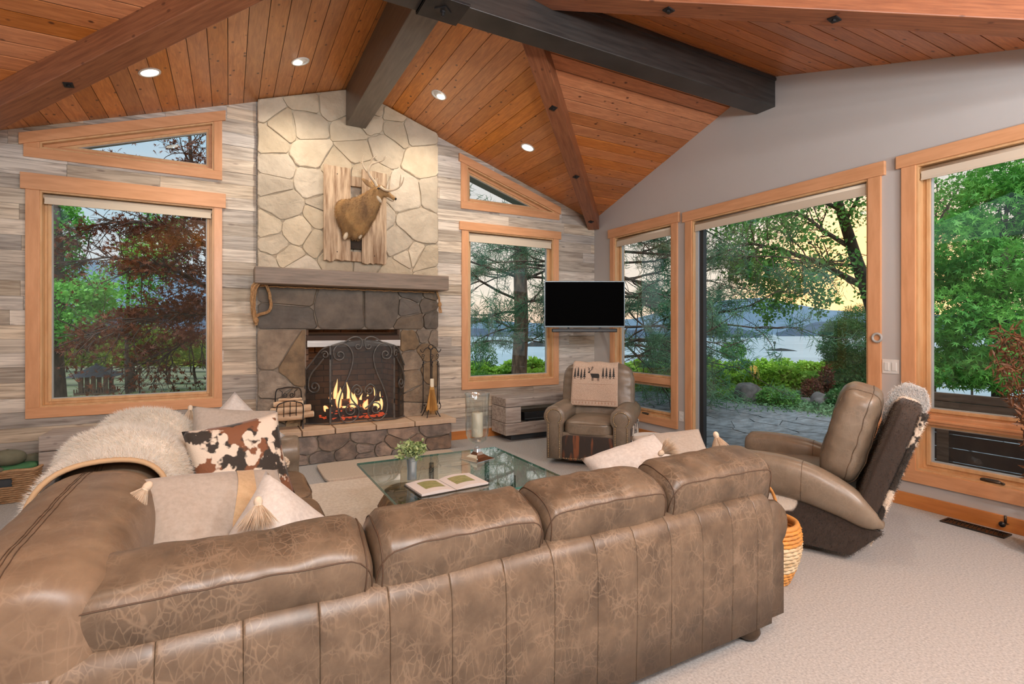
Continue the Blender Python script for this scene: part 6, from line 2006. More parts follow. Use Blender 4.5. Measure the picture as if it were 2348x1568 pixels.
def afn(q, p):
    k = 0.006 * math.sin(p.z * 26 + p.x * 4) * max(0, abs(p.x) - 0.55) * 2.2
    return wrinkle(0.010, 6, 15)(q, p) + Vector((p.x * 0.012 * (1 - p.z * p.z), k, 0))
c, s_ = (0, 0.245, 0.665), (0.78, 0.26, 0.72)
o = MB().super(c, s_, 5.0, 26, afn, Rb).build('back', 'leather_grey', ac, smooth=True)
seam_loop(MB(), c, s_, 5.0, 1, -0.5, 0.003, Rb, 80, afn).build('piping', 'leather', o, smooth=True)
MB().lathe([(0.27, 0.0), (0.29, 0.006), (0.29, 0.03), (0.12, 0.045), (0.12, 0.12)], (0, 0, 0.001), 32).build('swivel_base', 'bronze', ac, smooth=True)
# blanket with woven elk and trees
bl = root('woven_blanket', 'rust-beige blanket with woven elk and pine trees over the armchair back', 'blanket', (cc.x, cc.y, 0), ac.rotation_euler.z)
BW_ = 0.262
def bsurf(u, v):
    """u -1..1 across, v 0 (front hem) .. 1 over the top .. 1.3 behind"""
    x = u * BW_ * (1.0 - 0.05 * v) - 0.012
    if v <= 1:
        z = 0.565 + (1.045 - 0.565) * v
        y = 0.06 + (z - 0.565) * 0.20 - 0.03 + 0.012 * math.cos(u * 1.2)
        if v > 0.9: t = (v - 0.9) / 0.1; y += 0.05 * t * t; z -= 0.012 * t * t
        y -= 0.010 * math.sin(PI * v)
    else:
        t = (v - 1) / 0.3
        y = 0.06 + 0.48 * 0.20 + 0.02 + 0.20 * t + 0.01; z = 1.033 - 0.10 * t * t
    z += 0.006 * math.sin(u * 6 + 1) * (1 if v > 0.9 else 0)
    y += 0.004 * math.sin(u * 5 + v * 3)
    return Vector((x, y - 0.022, z))
V, F = [], []
nu_, nv_ = 24, 40
for j in range(nv_ + 1):
    for i in range(nu_ + 1): V.append(bsurf(2 * i / nu_ - 1, 1.3 * j / nv_))
for j in range(nv_):
    for i in range(nu_):
        a = j * (nu_ + 1) + i; F.append((a, a + 1, a + nu_ + 2, a + nu_ + 1))
o = MB().add(V, F).build('cloth', 'towel', bl, smooth=True, fixn=False)
md = o.modifiers.new('s', 'SOLIDIFY'); md.thickness = 0.010; md.offset = 1.0
def decal(polys, name, mat, parent=None, off=0.0118):
    m_ = MB()
    for poly in polys:
        n_ = len(poly)
        vs = []
        for u, v in poly:
            p = bsurf(u, v); vs.append(p + Vector((0, -off, 0)))
        m_.add(vs, [tuple(range(n_))])
    return m_.build(name, mat, parent or o, fixn=False)
def tree_polys(u, v, h):
    h *= 1.35
    out = [[(u - 0.012, v), (u + 0.012, v), (u + 0.012, v + h * 0.25), (u - 0.012, v + h * 0.25)], [(u - 0.05, v - 0.006), (u, v + 0.015), (u + 0.05, v - 0.006)]]
    for k in range(4):
        w = 0.068 - k * 0.013; b = v + h * (0.14 + 0.2 * k)
        out.append([(u - w, b), (u + w, b), (u + 0.006, b + h * 0.30), (u - 0.006, b + h * 0.30)])
    return out
polys = []
for u, dv in ((-0.88, -0.01), (-0.74, 0.012), (-0.60, -0.025), (-0.46, -0.015), (0.36, 0.01), (0.51, 0.015), (0.67, 0.0), (0.82, 0.012)):
    polys += tree_polys(u, 0.63 + dv, 0.17)
decal(polys, 'woven_trees', 'motif')
E0 = (-0.02, 0.60)
ek = [[(-0.16, 0.10), (0.16, 0.10), (0.19, 0.075), (0.19, 0.03), (0.10, 0.025), (-0.10, 0.03)], [(-0.16, 0.10), (-0.10, 0.03), (-0.19, 0.12), (-0.20, 0.135)], [(-0.27, 0.115), (-0.20, 0.105), (-0.17, 0.12), (-0.19, 0.14), (-0.24, 0.13)]]
for x in (-0.09, -0.05, 0.12, 0.17): ek.append([(x - 0.013, 0.04), (x + 0.013, 0.04), (x + 0.01, -0.025), (x - 0.008, -0.025)])
for (a, b, c, d) in ((-0.19, 0.135, -0.21, 0.19), (-0.21, 0.175, -0.26, 0.20), (-0.19, 0.135, -0.10, 0.17), (-0.10, 0.17, -0.06, 0.215), (-0.12, 0.165, -0.13, 0.21), (-0.21, 0.16, -0.25, 0.16), (-0.08, 0.18, -0.10, 0.22)):
    L_ = math.hypot(c - a, d - b); nx, ny = -(d - b) / L_ * 0.008, (c - a) / L_ * 0.006
    ek.append([(a - nx, b - ny), (c - nx, d - ny), (c + nx, d + ny), (a + nx, b + ny)])
decal([[(E0[0] + u * 1.15, E0[1] + v * 1.35) for u, v in p] for p in ek], 'woven_elk', 'motif')
dots = []
for j in range(13):
    for i in range(26):
        u = -0.93 + i * 0.074 + (0.037 if j % 2 else 0); v = 0.15 + j * 0.026
        if u < 0.95: dots.append([(u - 0.012, v), (u, v - 0.005), (u + 0.012, v), (u, v + 0.005)])
for i in range(14):
    u = -0.9 + i * 0.137; v = 0.07
    dots.append([(u - 0.03, v), (u, v - 0.012), (u + 0.03, v), (u, v + 0.014)])
    dots.append([(u - 0.008, v - 0.03), (u + 0.008, v - 0.03), (u + 0.008, v + 0.03), (u - 0.008, v + 0.03)])
for v in (0.115, 0.125, 0.495): dots.append([(-0.97, v), (0.97, v), (0.97, v + 0.004), (-0.97, v + 0.004)])
for i in range(26):
    u = -0.95 + i * 0.074; h = 0.60 + 0.028 * math.sin(i * 0.72 + 2.2)
    dots.append([(u, h), (u + 0.05, h + 0.004), (u + 0.05, h + 0.008), (u, h + 0.004)])
decal(dots, 'woven_dots', 'motif2', off=0.0114)

# ---------------------------------------------------------------- recliner, seen from the side
RF = Vector((-0.45, 0.893))
rc = Vector((3.345, 2.595)) - RF * 0.45
rec = root('cowhide_recliner', 'grey leather recliner with dark cowhide sides at the right, facing the fireplace', 'recliner', (rc.x, rc.y, 0), math.atan2(RF.y, RF.x) - PI / 2)
# local: front +y, near side -x
HWr = 0.43
def slab_side(pts, x0, x1, name, mat, parent, bev=0.0, smooth=False):
    return MB().prism(pts, lambda q: (x0, q[0], q[1]), lambda q: (x1, q[0], q[1])).build(name, mat, parent, bevel=bev, segs=4, smooth=smooth)
sidep = [(-0.26, 0.035), (0.40, 0.07), (0.42, 0.42), (0.1, 0.40), (-0.35, 0.26), (-0.42, 0.20)]
for s in (-1, 1):
    o = slab_side(sidep, s * (HWr - 0.075), s * (HWr - 0.02), 'side_panel', 'cow_dark', rec, 0.012)
    if s < 0: fur(o, 9000, 0.012, 0.0009, 'cow_dark', (0, -0.2, -0.7), 0.3, 'hair')
    # arm: deep padded side, flat in front, sweeping down to a point at the back
    top = smooth_path([(0.47, 0.575, 0), (0.36, 0.595, 0), (0.10, 0.585, 0), (-0.10, 0.535, 0), (-0.28, 0.435, 0), (-0.37, 0.34, 0), (-0.43, 0.26, 0)], 4)
    bot = smooth_path([(-0.415, 0.225, 0), (-0.33, 0.215, 0), (-0.18, 0.265, 0), (0.02, 0.315, 0), (0.25, 0.34, 0), (0.47, 0.35, 0)], 4)
    n_ = len(top); rg = []
    for i in range(n_):
        t = i / (n_ - 1)
        tp = top[i]; k_ = (1 - t) * (len(bot) - 1); b0 = bot[int(k_)]; b1 = bot[min(int(k_) + 1, len(bot) - 1)]; bt_ = b0 + (b1 - b0) * (k_ - int(k_))
        cy, cz = (tp.x + bt_.x) / 2, (tp.y + bt_.y) / 2
        hv = Vector((tp.x - bt_.x, tp.y - bt_.y, 0)) / 2
        e = 1.0 if 0.06 < t < 0.9 else (0.86 if t > 0.02 else 0.7)
        hw_ = 0.082 * e * (1 - 0.35 * max(0, t - 0.75) / 0.25)
        ring = []
        for k in range(22):
            a = 2 * PI * k / 22
            c_, s_ = math.cos(a), math.sin(a); l = (abs(c_) ** 3 + abs(s_) ** 3) ** (1 / 3)
            w_ = 0.004 * mnoise.noise(Vector((c_ * 2, t * 8, s_ * 2)))
            ring.append((s * (HWr - 0.055) + (hw_ + w_) * c_ / l, cy + hv.x * e * s_ / l, cz + hv.y * e * s_ / l))
        rg.append(ring)
    arm = MB().loft(rg).build('arm', 'leather_grey', rec, smooth=True)
    i = int(0.42 * n_); cc_ = Vector((s * (HWr - 0.055), (top[i].x + bot[0].x) * 0, 0))
    MB().tube([Vector(q) + (Vector(q) - sum((Vector(z_) for z_ in rg[i]), Vector()) / 22) * 0.006 for q in rg[i]], 0.0022, 5, closed=True).build('seam', 'leather', arm, smooth=True)
bx(-0.33, 0.33, -0.30, 0.40, 0.10, 0.34).build('seat_box', 'leather_grey', rec, bevel=0.02)
MB().super((0, 0.12, 0.40), (0.66, 0.66, 0.16), 5, 16, wrinkle(0.006, 5, 3)).build('seat_cushion', 'leather_grey', rec, smooth=True)
MB().super((0, 0.435, 0.30), (0.66, 0.10, 0.30), 5, 12, wrinkle(0.006, 5, 5)).build('footrest', 'leather_grey', rec, smooth=True)
# reclining back frame in cowhide, sloping rearwards
la = math.atan2(0.29, 0.86)
Rr = rotx(la)       # top leans to -y
Rr = Matrix.Rotation(la, 3, 'X')
bc = Vector((0, -0.425, 0.565))
bs = (0.80, 0.13, 0.86)
o = MB().super(bc, bs, 7, 20, wrinkle(0.005, 5, 7), Rr).build('back_frame', 'cow_dark', rec, smooth=True)
fur(o, 12000, 0.012, 0.0009, 'cow_dark', (0, -0.1, -0.6), 0.3, 'hair')
def rfn(q, p):
    return wrinkle(0.012, 5, 23)(q, p) + Vector((0, 0.004 * math.sin(q.z * 60) * max(0, -p.x - 0.4), 0))
Rc = Matrix.Rotation(la - 0.05, 3, 'X')
c, s_ = (0, -0.25, 0.735), (0.64, 0.25, 0.62)
o = MB().super(c, s_, 4.2, 26, rfn, Rc).build('back_cushion', 'leather_grey', rec, smooth=True)
seam_loop(MB(), c, s_, 4.2, 1, -0.35, 0.003, Rc, 90, rfn).build('piping', 'leather', o, smooth=True)
seam_loop(MB(), c, s_, 4.2, 0, -0.72, 0.003, Rc, 90, rfn).build('piping', 'leather', o, smooth=True)
MB().lathe([(0.26, 0.0), (0.28, 0.006), (0.28, 0.03), (0.1, 0.045), (0.1, 0.11)], (0, 0.05, 0.001), 32).build('swivel_base', 'bronze', rec, smooth=True)
# white fur cover over the top of the recliner
wf = root('fur_headrest_cover', 'white fluffy fur cover pulled over the top of the recliner back', 'fur cover', (rc.x, rc.y, 0), rec.rotation_euler.z)
rg = []
for i in range(15):
    t = i / 14
    x = -0.435 + 0.87 * t
    e = min(1, (min(t, 1 - t) * 12 + 0.85))
    c = bc + Rr @ Vector((0, 0, 0.42))
    ring = []
    for k in range(18):
        a = 2 * PI * k / 18
        wr = 1 + 0.05 * math.sin(k * 2.1 + 1.3) + 0.06 * mnoise.noise(Vector((x * 6, math.cos(a) * 2, math.sin(a) * 2)))
        ring.append(c + Rr @ Vector((0, math.cos(a) * 0.100 * e * wr, math.sin(a) * 0.10 * e * wr - (0.12 if math.sin(a) < -0.3 else 0))))
    rg.append(ring)
o = MB().loft(rg).build('fur_cover', material('white_fur_skin', (0.92, 0.92, 0.91), (0.84, 0.84, 0.84), nscale=9, stretch=(1, 1, 4), rough=0.9, sheen=0.2), wf, smooth=True)
fur(o, 12000, 0.028, 0.0012, 'white_fur', (0, -0.1, -0.35), 0.4, 'hair')
# strip of white hide down the rear edge
m_ = MB(); q = [Vector((-0.385, bc.y, bc.z)) + Rr @ Vector((0, -0.068, z)) for z in (0.40, 0.2, 0.0, -0.2, -0.44)]
m_.tube(q, 0.017, 6, flat=0.7); o = m_.build('edge_strip', 'cow', rec, smooth=True)
fur(o, 2500, 0.016, 0.0009, 'cow', (-0.2, -0.5, -0.3), 0.4, 'hair')

# ---------------------------------------------------------------- orange basket behind the sofa's right end
ob = root('round_basket', 'round orange and white wicker basket with a hoop handle beside the sofa', 'basket', (2.665, 1.90, 0))
for k in range(15):
    z = 0.012 + k * 0.021
    t = z / 0.32; r_ = 0.115 + 0.065 * math.sin(min(1, t * 0.9) * PI * 0.75)
    pts = [((r_ + 0.003 * (1 if (i + k) % 2 else -1)) * math.cos(2 * PI * i / 48), (r_ + 0.003 * (1 if (i + k) % 2 else -1)) * math.sin(2 * PI * i / 48), z) for i in range(48)]
    MB().tube(pts, 0.0115, 5, closed=True).build('cane_row', 'wicker_orange' if (k < 4 or k > 10) else 'wicker_white', ob, smooth=True)
MB().tube([(0.163 * math.cos(a), 0.163 * math.sin(a), 0.325) for a in [i * PI / 24 for i in range(48)]], 0.015, 7, closed=True).build('rim', 'wicker_orange', ob, smooth=True)
MB().tube(smooth_path([(0.155 * math.cos(a), 0.03, 0.32 + 0.20 * math.sin(a)) for a in [i * PI / 10 for i in range(11)]], 3), 0.009, 6).build('handle', 'wicker_orange', ob, smooth=True)

# ---------------------------------------------------------------- small round side table by the door
r = root('side_table', 'small round white side table in front of the narrow corner window', 'table', (3.17, 3.33, 0.0))
MB().lathe([(0.0, 0.478), (0.148, 0.478), (0.152, 0.484), (0.152, 0.496), (0.148, 0.50), (0.0, 0.50)], (0, 0, 0), 36, cap=False).build('table_top', 'white', r, smooth=False)
MB().tube([(0, 0, 0.01), (0, 0, 0.48)], 0.014, 12).build('column', 'white', r, smooth=True)
MB().lathe([(0.11, 0.0), (0.112, 0.006), (0.03, 0.014)], (0, 0, 0), 28).build('base', 'white', r, smooth=True)

# ---------------------------------------------------------------- dried branches at the right edge
r = root('dried_branches', 'dried branches with narrow brown leaves in front of the right window', 'plant', (4.45, 1.22, 0.0))
MB().lathe([(0.07, 0.0), (0.10, 0.02), (0.12, 0.14), (0.085, 0.26), (0.055, 0.32), (0.065, 0.34)], (0, 0, 0), 24).build('vase', 'plinth', r, smooth=True)
m_ = MB(); lp = []
for k in range(13):
    a = RNG.uniform(0, 2 * PI); h = RNG.uniform(0.75, 1.25)
    lean = RNG.uniform(0.08, 0.30)
    if k < 7: a = math.radians(RNG.uniform(70, 150))
    q = smooth_path([(0, 0, 0.25), (math.cos(a) * lean * 0.3, math.sin(a) * lean * 0.3, 0.25 + h * 0.4), (math.cos(a) * lean, math.sin(a) * lean, 0.25 + h)], 8)
    m_.tube(q, [0.004 * (1 - i / len(q)) + 0.001 for i in range(len(q))], 4)
    for p in q[4:]:
        for j in range(4):
            d = Vector(RNG.normal(size=3)).normalized() * RNG.uniform(0.02, 0.07)
            m_.tube([p, p + d], 0.0009, 3); lp += [p + d, p + d * 0.5]
m_.build('twigs', 'twig_leaf', r)
leaves('leaves', lp, 0.055, 'twig_leaf', r, (np.array([(0, 0, 0), (0.13, 0.5, 0.03), (0, 1, -0.15), (-0.13, 0.5, 0.03)], float), [(0, 1, 2), (0, 2, 3)]), 0.0)

# ================================================================== OUTDOORS
fwd = Vector((SY_, CY_, 0)); rgt = Vector((CY_, -SY_, 0))
def vp(d, l, z): return fwd * d + rgt * l + Vector((0, 0, z))      # depth, lateral, height
def lat(px, d): return (px - 1174) / 1191.0 * d

# ground: slopes to the shore
def ground_z(x, y):
    d = math.hypot(x, y)
    ang = math.atan2(x, y)
    if ang < 0.12:
        k = min(1, max(0, (0.12 - ang) / 0.12)); k = k * k * (3 - 2 * k)
    else: k = 0
    zl = -0.16 if d < 12 else -0.16 - (d - 12) * 0.03 if d < 24 else -0.52 - (d - 24) * 0.004
    if d < 16: z = -0.16
    elif d < 22: z = -0.16 - (d - 16) / 6 * 0.5
    else: z = -0.66 - (d - 22) * 0.105
    return max(z, -12.5) * (1 - k) + zl * k
V, F = [], []
NA, NR = 120, 60
rad_ = [4.0 * (1.085 ** i) for i in range(NR)]
for i, r_ in enumerate(rad_):
    for k in range(NA):
        a = math.radians(-75 + 190 * k / (NA - 1))
        x, y = r_ * math.sin(a), r_ * math.cos(a)
        V.append((x, y, ground_z(x, y) - (0.35 if r_ < 7.2 else 0) + 0.03 * mnoise.noise(Vector((x * 0.5, y * 0.5, 0)))))
for i in range(NR - 1):
    for k in range(NA - 1):
        a = i * NA + k; F.append((a, a + 1, a + NA + 1, a + NA))
o = MB().add(V, F).build('ground', 'soil', smooth=True); o['kind'] = 'structure'
# lake
V, F = [], []
rr_ = [90, 140, 220, 350, 600, 1000, 1600, 2600, 4500]
for r_ in rr_:
    for k in range(40):
        a = math.radians(-75 + 190 * k / 39); V.append((r_ * math.sin(a), r_ * math.cos(a), -11.5))
for i in range(len(rr_) - 1):
    for k in range(39):
        a = i * 40 + k; F.append((a, a + 1, a + 41, a + 40))
o = MB().add(V, F).build('lake', 'water'); o['kind'] = 'structure'
# hills across the water: each a ridge with real depth
def hill(name, label, dist, prof, depth, mat, base=-11.6, rough=0.06):
    """prof: (px, py) silhouette seen from the house, turned into a ridge at the given distance"""
    V, F = [], []
    n = 90
    xs = [p[0] for p in prof]
    NDp = 12
    for k in range(n + 1):
        px = xs[0] + (xs[-1] - xs[0]) * k / n
        j = max(i for i in range(len(prof)) if prof[i][0] <= px + 1e-6); j = min(j, len(prof) - 2)
        t = (px - prof[j][0]) / (prof[j + 1][0] - prof[j][0]); t = t * t * (3 - 2 * t)
        py = prof[j][1] + (prof[j + 1][1] - prof[j][1]) * t
        h = EYE + (757 - py) / 1191.0 * dist
        dirv = (fwd + rgt * ((px - 1174) / 1191.0))
        for m in range(NDp + 1):
            s = m / NDp
            dd = dist * (1 + (s - 0.75) * depth)
            e = math.sin(min(1, s / 0.75) * PI / 2) ** 1.3 if s < 0.75 else math.cos((s - 0.75) / 0.25 * PI / 2 * 0.8)
            p = dirv * dd
            nz = rough * (h - base) * mnoise.noise(Vector((p.x / dist * 9, p.y / dist * 9, 1))) * math.sin(PI * min(1, s / 0.76)) * 2
            V.append((p.x, p.y, base + (h - base) * e + nz))
    w = NDp + 1
    for k in range(n):
        for m in range(NDp):
            a = k * w + m; F.append((a, a + w, a + w + 1, a + 1))
    o = MB().add(V, F).build(name, mat, smooth=True); o['kind'] = 'structure'
    return o
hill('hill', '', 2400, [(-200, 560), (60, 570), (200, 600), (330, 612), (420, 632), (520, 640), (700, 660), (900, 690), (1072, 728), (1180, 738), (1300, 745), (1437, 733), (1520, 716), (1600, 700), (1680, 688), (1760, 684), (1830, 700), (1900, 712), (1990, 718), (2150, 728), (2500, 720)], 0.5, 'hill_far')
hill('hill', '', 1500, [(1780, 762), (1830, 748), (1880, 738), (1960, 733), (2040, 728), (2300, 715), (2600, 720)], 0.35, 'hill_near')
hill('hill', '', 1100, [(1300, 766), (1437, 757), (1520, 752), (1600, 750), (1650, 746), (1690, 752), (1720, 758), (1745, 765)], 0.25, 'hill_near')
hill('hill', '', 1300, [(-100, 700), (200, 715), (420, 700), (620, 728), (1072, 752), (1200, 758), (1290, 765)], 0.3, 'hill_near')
# far conifers on the wooded point
tr_pts = []
def island(label, px0, px1, py, d, h):
    r = root('rock_islet', label, 'islet', (0, 0, 0))
    n = 14; V = []; F = []
    for k in range(n + 1):
        t = k / n; px = px0 + (px1 - px0) * t
        c = vp(d, lat(px, d), -11.5)
        hh = h * math.sin(PI * t) ** 0.6 * (0.8 + 0.3 * mnoise.noise(Vector((t * 9, px0, 0)))) + 0.05
        for s, z in ((-1, 0), (-0.5, 0.8), (0, 1), (0.5, 0.7), (1, 0)):
            p = c + fwd * (s * d * 0.03); V.append((p.x, p.y, -11.6 + hh * z))
    for k in range(n):
        for m in range(4): a = k * 5 + m; F.append((a, a + 5, a + 6, a + 1))
    MB().add(V, F).build('rock', 'island', r, smooth=True)
island('dark rocky islet in the lake right of the pine trunk', 1206, 1262, 0, 420, 5.5)
island('low dark rock shelf in the lake beyond the narrow window', 1425, 1482, 0, 430, 2.6)
island('long low dark islet in the lake beyond the glass door', 1766, 1815, 0, 330, 1.7)
r = root('channel_marker', 'tiny channel marker standing on the long low islet', 'marker', vp(330, lat(1776, 330), -10.2))
MB().tube([(0, 0, -0.5), (0, 0, 3.2)], 0.25, 6).build('mast', 'post', r)
MB().lathe([(0.8, 3.0), (0.8, 4.2), (0.3, 4.6)], (0, 0, 0), 8).build('lantern', 'post', r)

# ---- slate patio: individual flags near the door, then ground cover
pat = bpy.data.objects.new('patio', None); COL.objects.link(pat); pat['kind'] = 'structure'
bx(XR + TH, 9.3, -0.5, 11.0, -0.35, -0.085).build('patio_bed', 'plinth', pat)
rs2 = random.Random(3)
cells = voronoi([(XR + TH + 0.02, 0.5), (9.3, 0.5), (8.9, 4.0), (9.2, 6.4), (8.9, 9.5), (XR + TH + 0.02, 9.5)], 150, rs2, 1, 0.45)
for c in cells:
    p = shrink(c, 0.006)
    if len(p) < 3: continue
    h = -0.062 + rs2.uniform(-0.006, 0.006)
    MB().prism(p, lambda q: (q[0], q[1], -0.10), lambda q: (q[0], q[1], h + 0.01 * rs2.uniform(-0.5, 0.5))).build('slate_flag', 'patio', pat)

# ---- scattering helpers
def blob_points(n, c, r, shell=0.5):
    v = RNG.normal(size=(n, 3)); v /= np.linalg.norm(v, axis=1, keepdims=True)
    rad = RNG.uniform(shell, 1.0, (n, 1)) ** 0.6
    return np.array(c)[None] + v * rad * np.array(r)[None]

def crown(name, blobs, per, size, mat, parent, shape=LEAF_OVAL, up=0.6, shell=0.4):
    pts = np.concatenate([blob_points(int(per * (b[1][0] * b[1][1] * b[1][2]) ** 0.55), b[0], b[1], shell) for b in blobs])
    return leaves(name, pts, size, mat, parent, shape, up)

def branchy(start, direction, length, rad, depth, rnd, mb, tips, spread=0.6, droop=0.0, twist=0.35, kids=3):
    p = Vector(start); d = Vector(direction).normalized()
    path = [p.copy()]; n = 5
    for i in range(n):
        d = (d + Vector((rnd.gauss(0, 1), rnd.gauss(0, 1), rnd.gauss(0, 0.7))) * twist * 0.35 + Vector((0, 0, -droop))).normalized()
        p = p + d * (length / n); path.append(p.copy())
    mb.tube(path, [rad * (1 - 0.55 * i / n) for i in range(n + 1)], 6 if rad > 0.02 else 4, cap=False)
    if depth <= 0:
        tips.append(path[-1]); tips.append(path[-2]); tips.append(path[-3]); return
    for k in range(kids):
        i = rnd.randint(2, n)
        nd = (d + Vector((rnd.gauss(0, 1), rnd.gauss(0, 1), rnd.gauss(0, 0.8))) * spread).normalized()
        branchy(path[i], nd, length * rnd.uniform(0.5, 0.75), rad * 0.5, depth - 1, rnd, mb, tips, spread, droop, twist, kids)
    tips.append(path[-1])

# ---- ponderosa pine outside the window right of the fireplace
def pine_tree(base, h, rad, rnd, label, branches, tuft=0.22, per=22):
    r = root('pine_tree', label, 'tree', base)
    path = [(rnd.uniform(-.03, .03), rnd.uniform(-.03, .03), z) for z in [h * i / 9 for i in range(10)]]
    MB().tube(path, [rad * (1 - 0.6 * i / 9) for i in range(10)], 14).build('trunk', 'bark_pine', r, smooth=True)
    mb = MB(); tips = []
    for (z, az, L_, dr) in branches:
        d = Vector((math.cos(az), math.sin(az), 0.12))
        branchy((0, 0, z), d, L_, 0.035, 2, rnd, mb, tips, 0.55, dr, 0.5, 4)
    mb.build('branches', 'bark_dark', r)
    # needle tufts
    P, D = [], []
    for t in tips:
        k = per
        v = RNG.normal(size=(k, 3)); v[:, 2] += 0.1; v /= np.linalg.norm(v, axis=1, keepdims=True)
        P.append(np.repeat(np.array(t)[None], k, 0) + RNG.normal(size=(k, 3)) * 0.05); D.append(v)
    P = np.concatenate(P); D = np.concatenate(D)
    strands('needles', P, D, tuft, 0.0055, 'pine', r)
    return r
rt = random.Random(21)
dp = 11.5
bs_ = vp(dp, lat(1193, dp), -0.55)
brs = []
for k in range(15):
    brs.append((1.55 + k * 0.36 + rt.uniform(-.1, .1), rt.uniform(0, 2 * PI), rt.uniform(1.1, 1.9), 0.02))
for a in (0.0, -0.5, 0.5, PI, PI - 0.5, PI + 0.6, -0.3):
    brs.append((rt.uniform(2.0, 5.0), -YAW + a, rt.uniform(1.5, 2.6), 0.03))
pine_tree(bs_, 9.5, 0.185, rt, 'tall pine with a thick brown trunk outside the window right of the fireplace', brs)
dp = 10.2
bs_ = vp(dp, lat(1360, dp), -0.5)
brs = [(1.3 + k * 0.22 + rt.uniform(-.1, .1), -YAW + rt.uniform(-0.55, 0.55), rt.uniform(1.5, 2.6), 0.03) for k in range(19)]
brs += [(2.0 + k * 0.5, rt.uniform(0, 2 * PI), 1.4, 0.02) for k in range(8)]
pine_tree(bs_, 9.5, 0.16, rt, 'dark pine hidden behind the corner with boughs crossing the narrow window', brs)

# ---- overhanging deciduous tree beyond the glass door
dt = root('overhanging_tree', 'spreading tree leaning over the patio from the right side of the glass door', 'tree', vp(11.5, lat(2052, 11.5), -0.2))
mb = MB(); tips = []
inv = Vector(dt.location)
def W(px, py, d): return at_depth(px, py, d) - inv
trunk = smooth_path([Vector((0, 0, -0.05)), W(2040, 850, 11.6), W(2010, 730, 11.4), W(1985, 655, 11.2), W(1965, 600, 11.0), W(1940, 520, 10.8), W(1915, 440, 10.6), W(1900, 360, 10.6)], 5)
MB().tube(trunk, [0.20 - 0.14 * i / (len(trunk) - 1) for i in range(len(trunk))], 10).build('trunk', 'bark_dark', dt, smooth=True)
rt = random.Random(9)
limbs = [([W(1985, 660, 11.2), W(1920, 625, 10.9), W(1850, 592, 10.6), W(1780, 570, 10.3), W(1720, 558, 10.1)], 0.075),
         ([W(1968, 610, 11.0), W(1900, 605, 11.4), W(1830, 602, 11.8), W(1760, 612, 12.2)], 0.05),
         ([W(1955, 570, 10.9), W(1890, 530, 11.2), W(1850, 500, 11.6), W(1790, 480, 12.0)], 0.06),
         ([W(1935, 510, 10.7), W(1970, 450, 10.4), W(1990, 380, 10.2)], 0.05),
         ([W(1925, 480, 10.7), W(1860, 450, 10.5), W(1780, 430, 10.3), W(1720, 450, 10.2)], 0.045),
         ([W(2000, 700, 11.3), W(2080, 620, 11.6), W(2150, 540, 11.9), W(2180, 460, 12.0)], 0.07)]
for pts, r0 in limbs:
    q = smooth_path(pts, 4); mb.tube(q, [r0 * (1 - 0.75 * i / (len(q) - 1)) for i in range(len(q))], 6)
    for i in range(3, len(q)):
        for _ in range(2):
            d = (q[i] - q[i - 1]).normalized() + Vector((rt.gauss(0, .6), rt.gauss(0, .6), rt.gauss(0.0, .6)))
            branchy(q[i], d, rt.uniform(0.5, 1.0), 0.016, 1, rt, mb, tips, 0.7, 0.05, 0.6, 3)
mb.build('branches', 'bark_dark', dt)
pts = []
for t in tips:
    if rt.random() < 0.35: continue
    pts.append(np.array(t)[None] + RNG.normal(size=(8, 3)) * 0.13)
leaves('foliage', np.concatenate(pts), 0.085, 'green_b', dt, LEAF_OVAL, 0.3)
# drooping leafy clumps against the sunset
pts = []
for (px, py, rx, rz_) in ((1740, 600, 0.5, 0.35), (1700, 630, 0.35, 0.3), (1760, 660, 0.35, 0.35), (1790, 700, 0.35, 0.3), (1745, 705, 0.2, 0.2), (1820, 640, 0.45, 0.3), (1870, 660, 0.3, 0.3), (1880, 700, 0.2, 0.3), (1905, 680, 0.22, 0.22), (1760, 735, 0.13, 0.22), (1725, 540, 0.4, 0.3), (1690, 510, 0.35, 0.3), (1770, 480, 0.5, 0.3), (1720, 620, 0.4, 0.3), (1960, 480, 0.4, 0.4), (1820, 530, 0.4, 0.25)):
    c = W(px, py, rt.uniform(10.0, 10.8)); n = int(560 * rx * rz_ * 4)
    pts.append(blob_points(n, c, (rx, rx, rz_), 0.1))
leaves('drooping_foliage', np.concatenate(pts), 0.075, 'green_b', dt, LEAF_OVAL, -0.2)

# ---- dark green bushy tree at the right side of the door
bt = root('bushy_conifer', 'dense dark green feathery tree at the right side of the glass door', 'tree', vp(12.5, lat(1990, 12.5), -0.2))
MB().tube([(0, 0, -0.1), (0, 0, 2.2)], [0.1, 0.04], 8).build('trunk', 'bark_dark', bt)
inv = Vector(bt.location)
blobs = [(W(px, py, d), (rx, rx, rz_)) for px, py, d, rx, rz_ in ((1960, 790, 12.4, 0.75, 0.5), (1915, 800, 12.3, 0.4, 0.25), (1985, 730, 12.6, 0.65, 0.35), (1930, 750, 12.5, 0.45, 0.2), (1955, 850, 12.2, 0.6, 0.4), (2010, 830, 12.4, 0.7, 0.6), (1940, 880, 12.0, 0.4, 0.25), (1910, 765, 12.4, 0.35, 0.12), (1930, 825, 12.3, 0.45, 0.2))]
crown('foliage', blobs, 9500, 0.085, 'green_c', bt, LEAF_LONG, 0.2, 0.3)

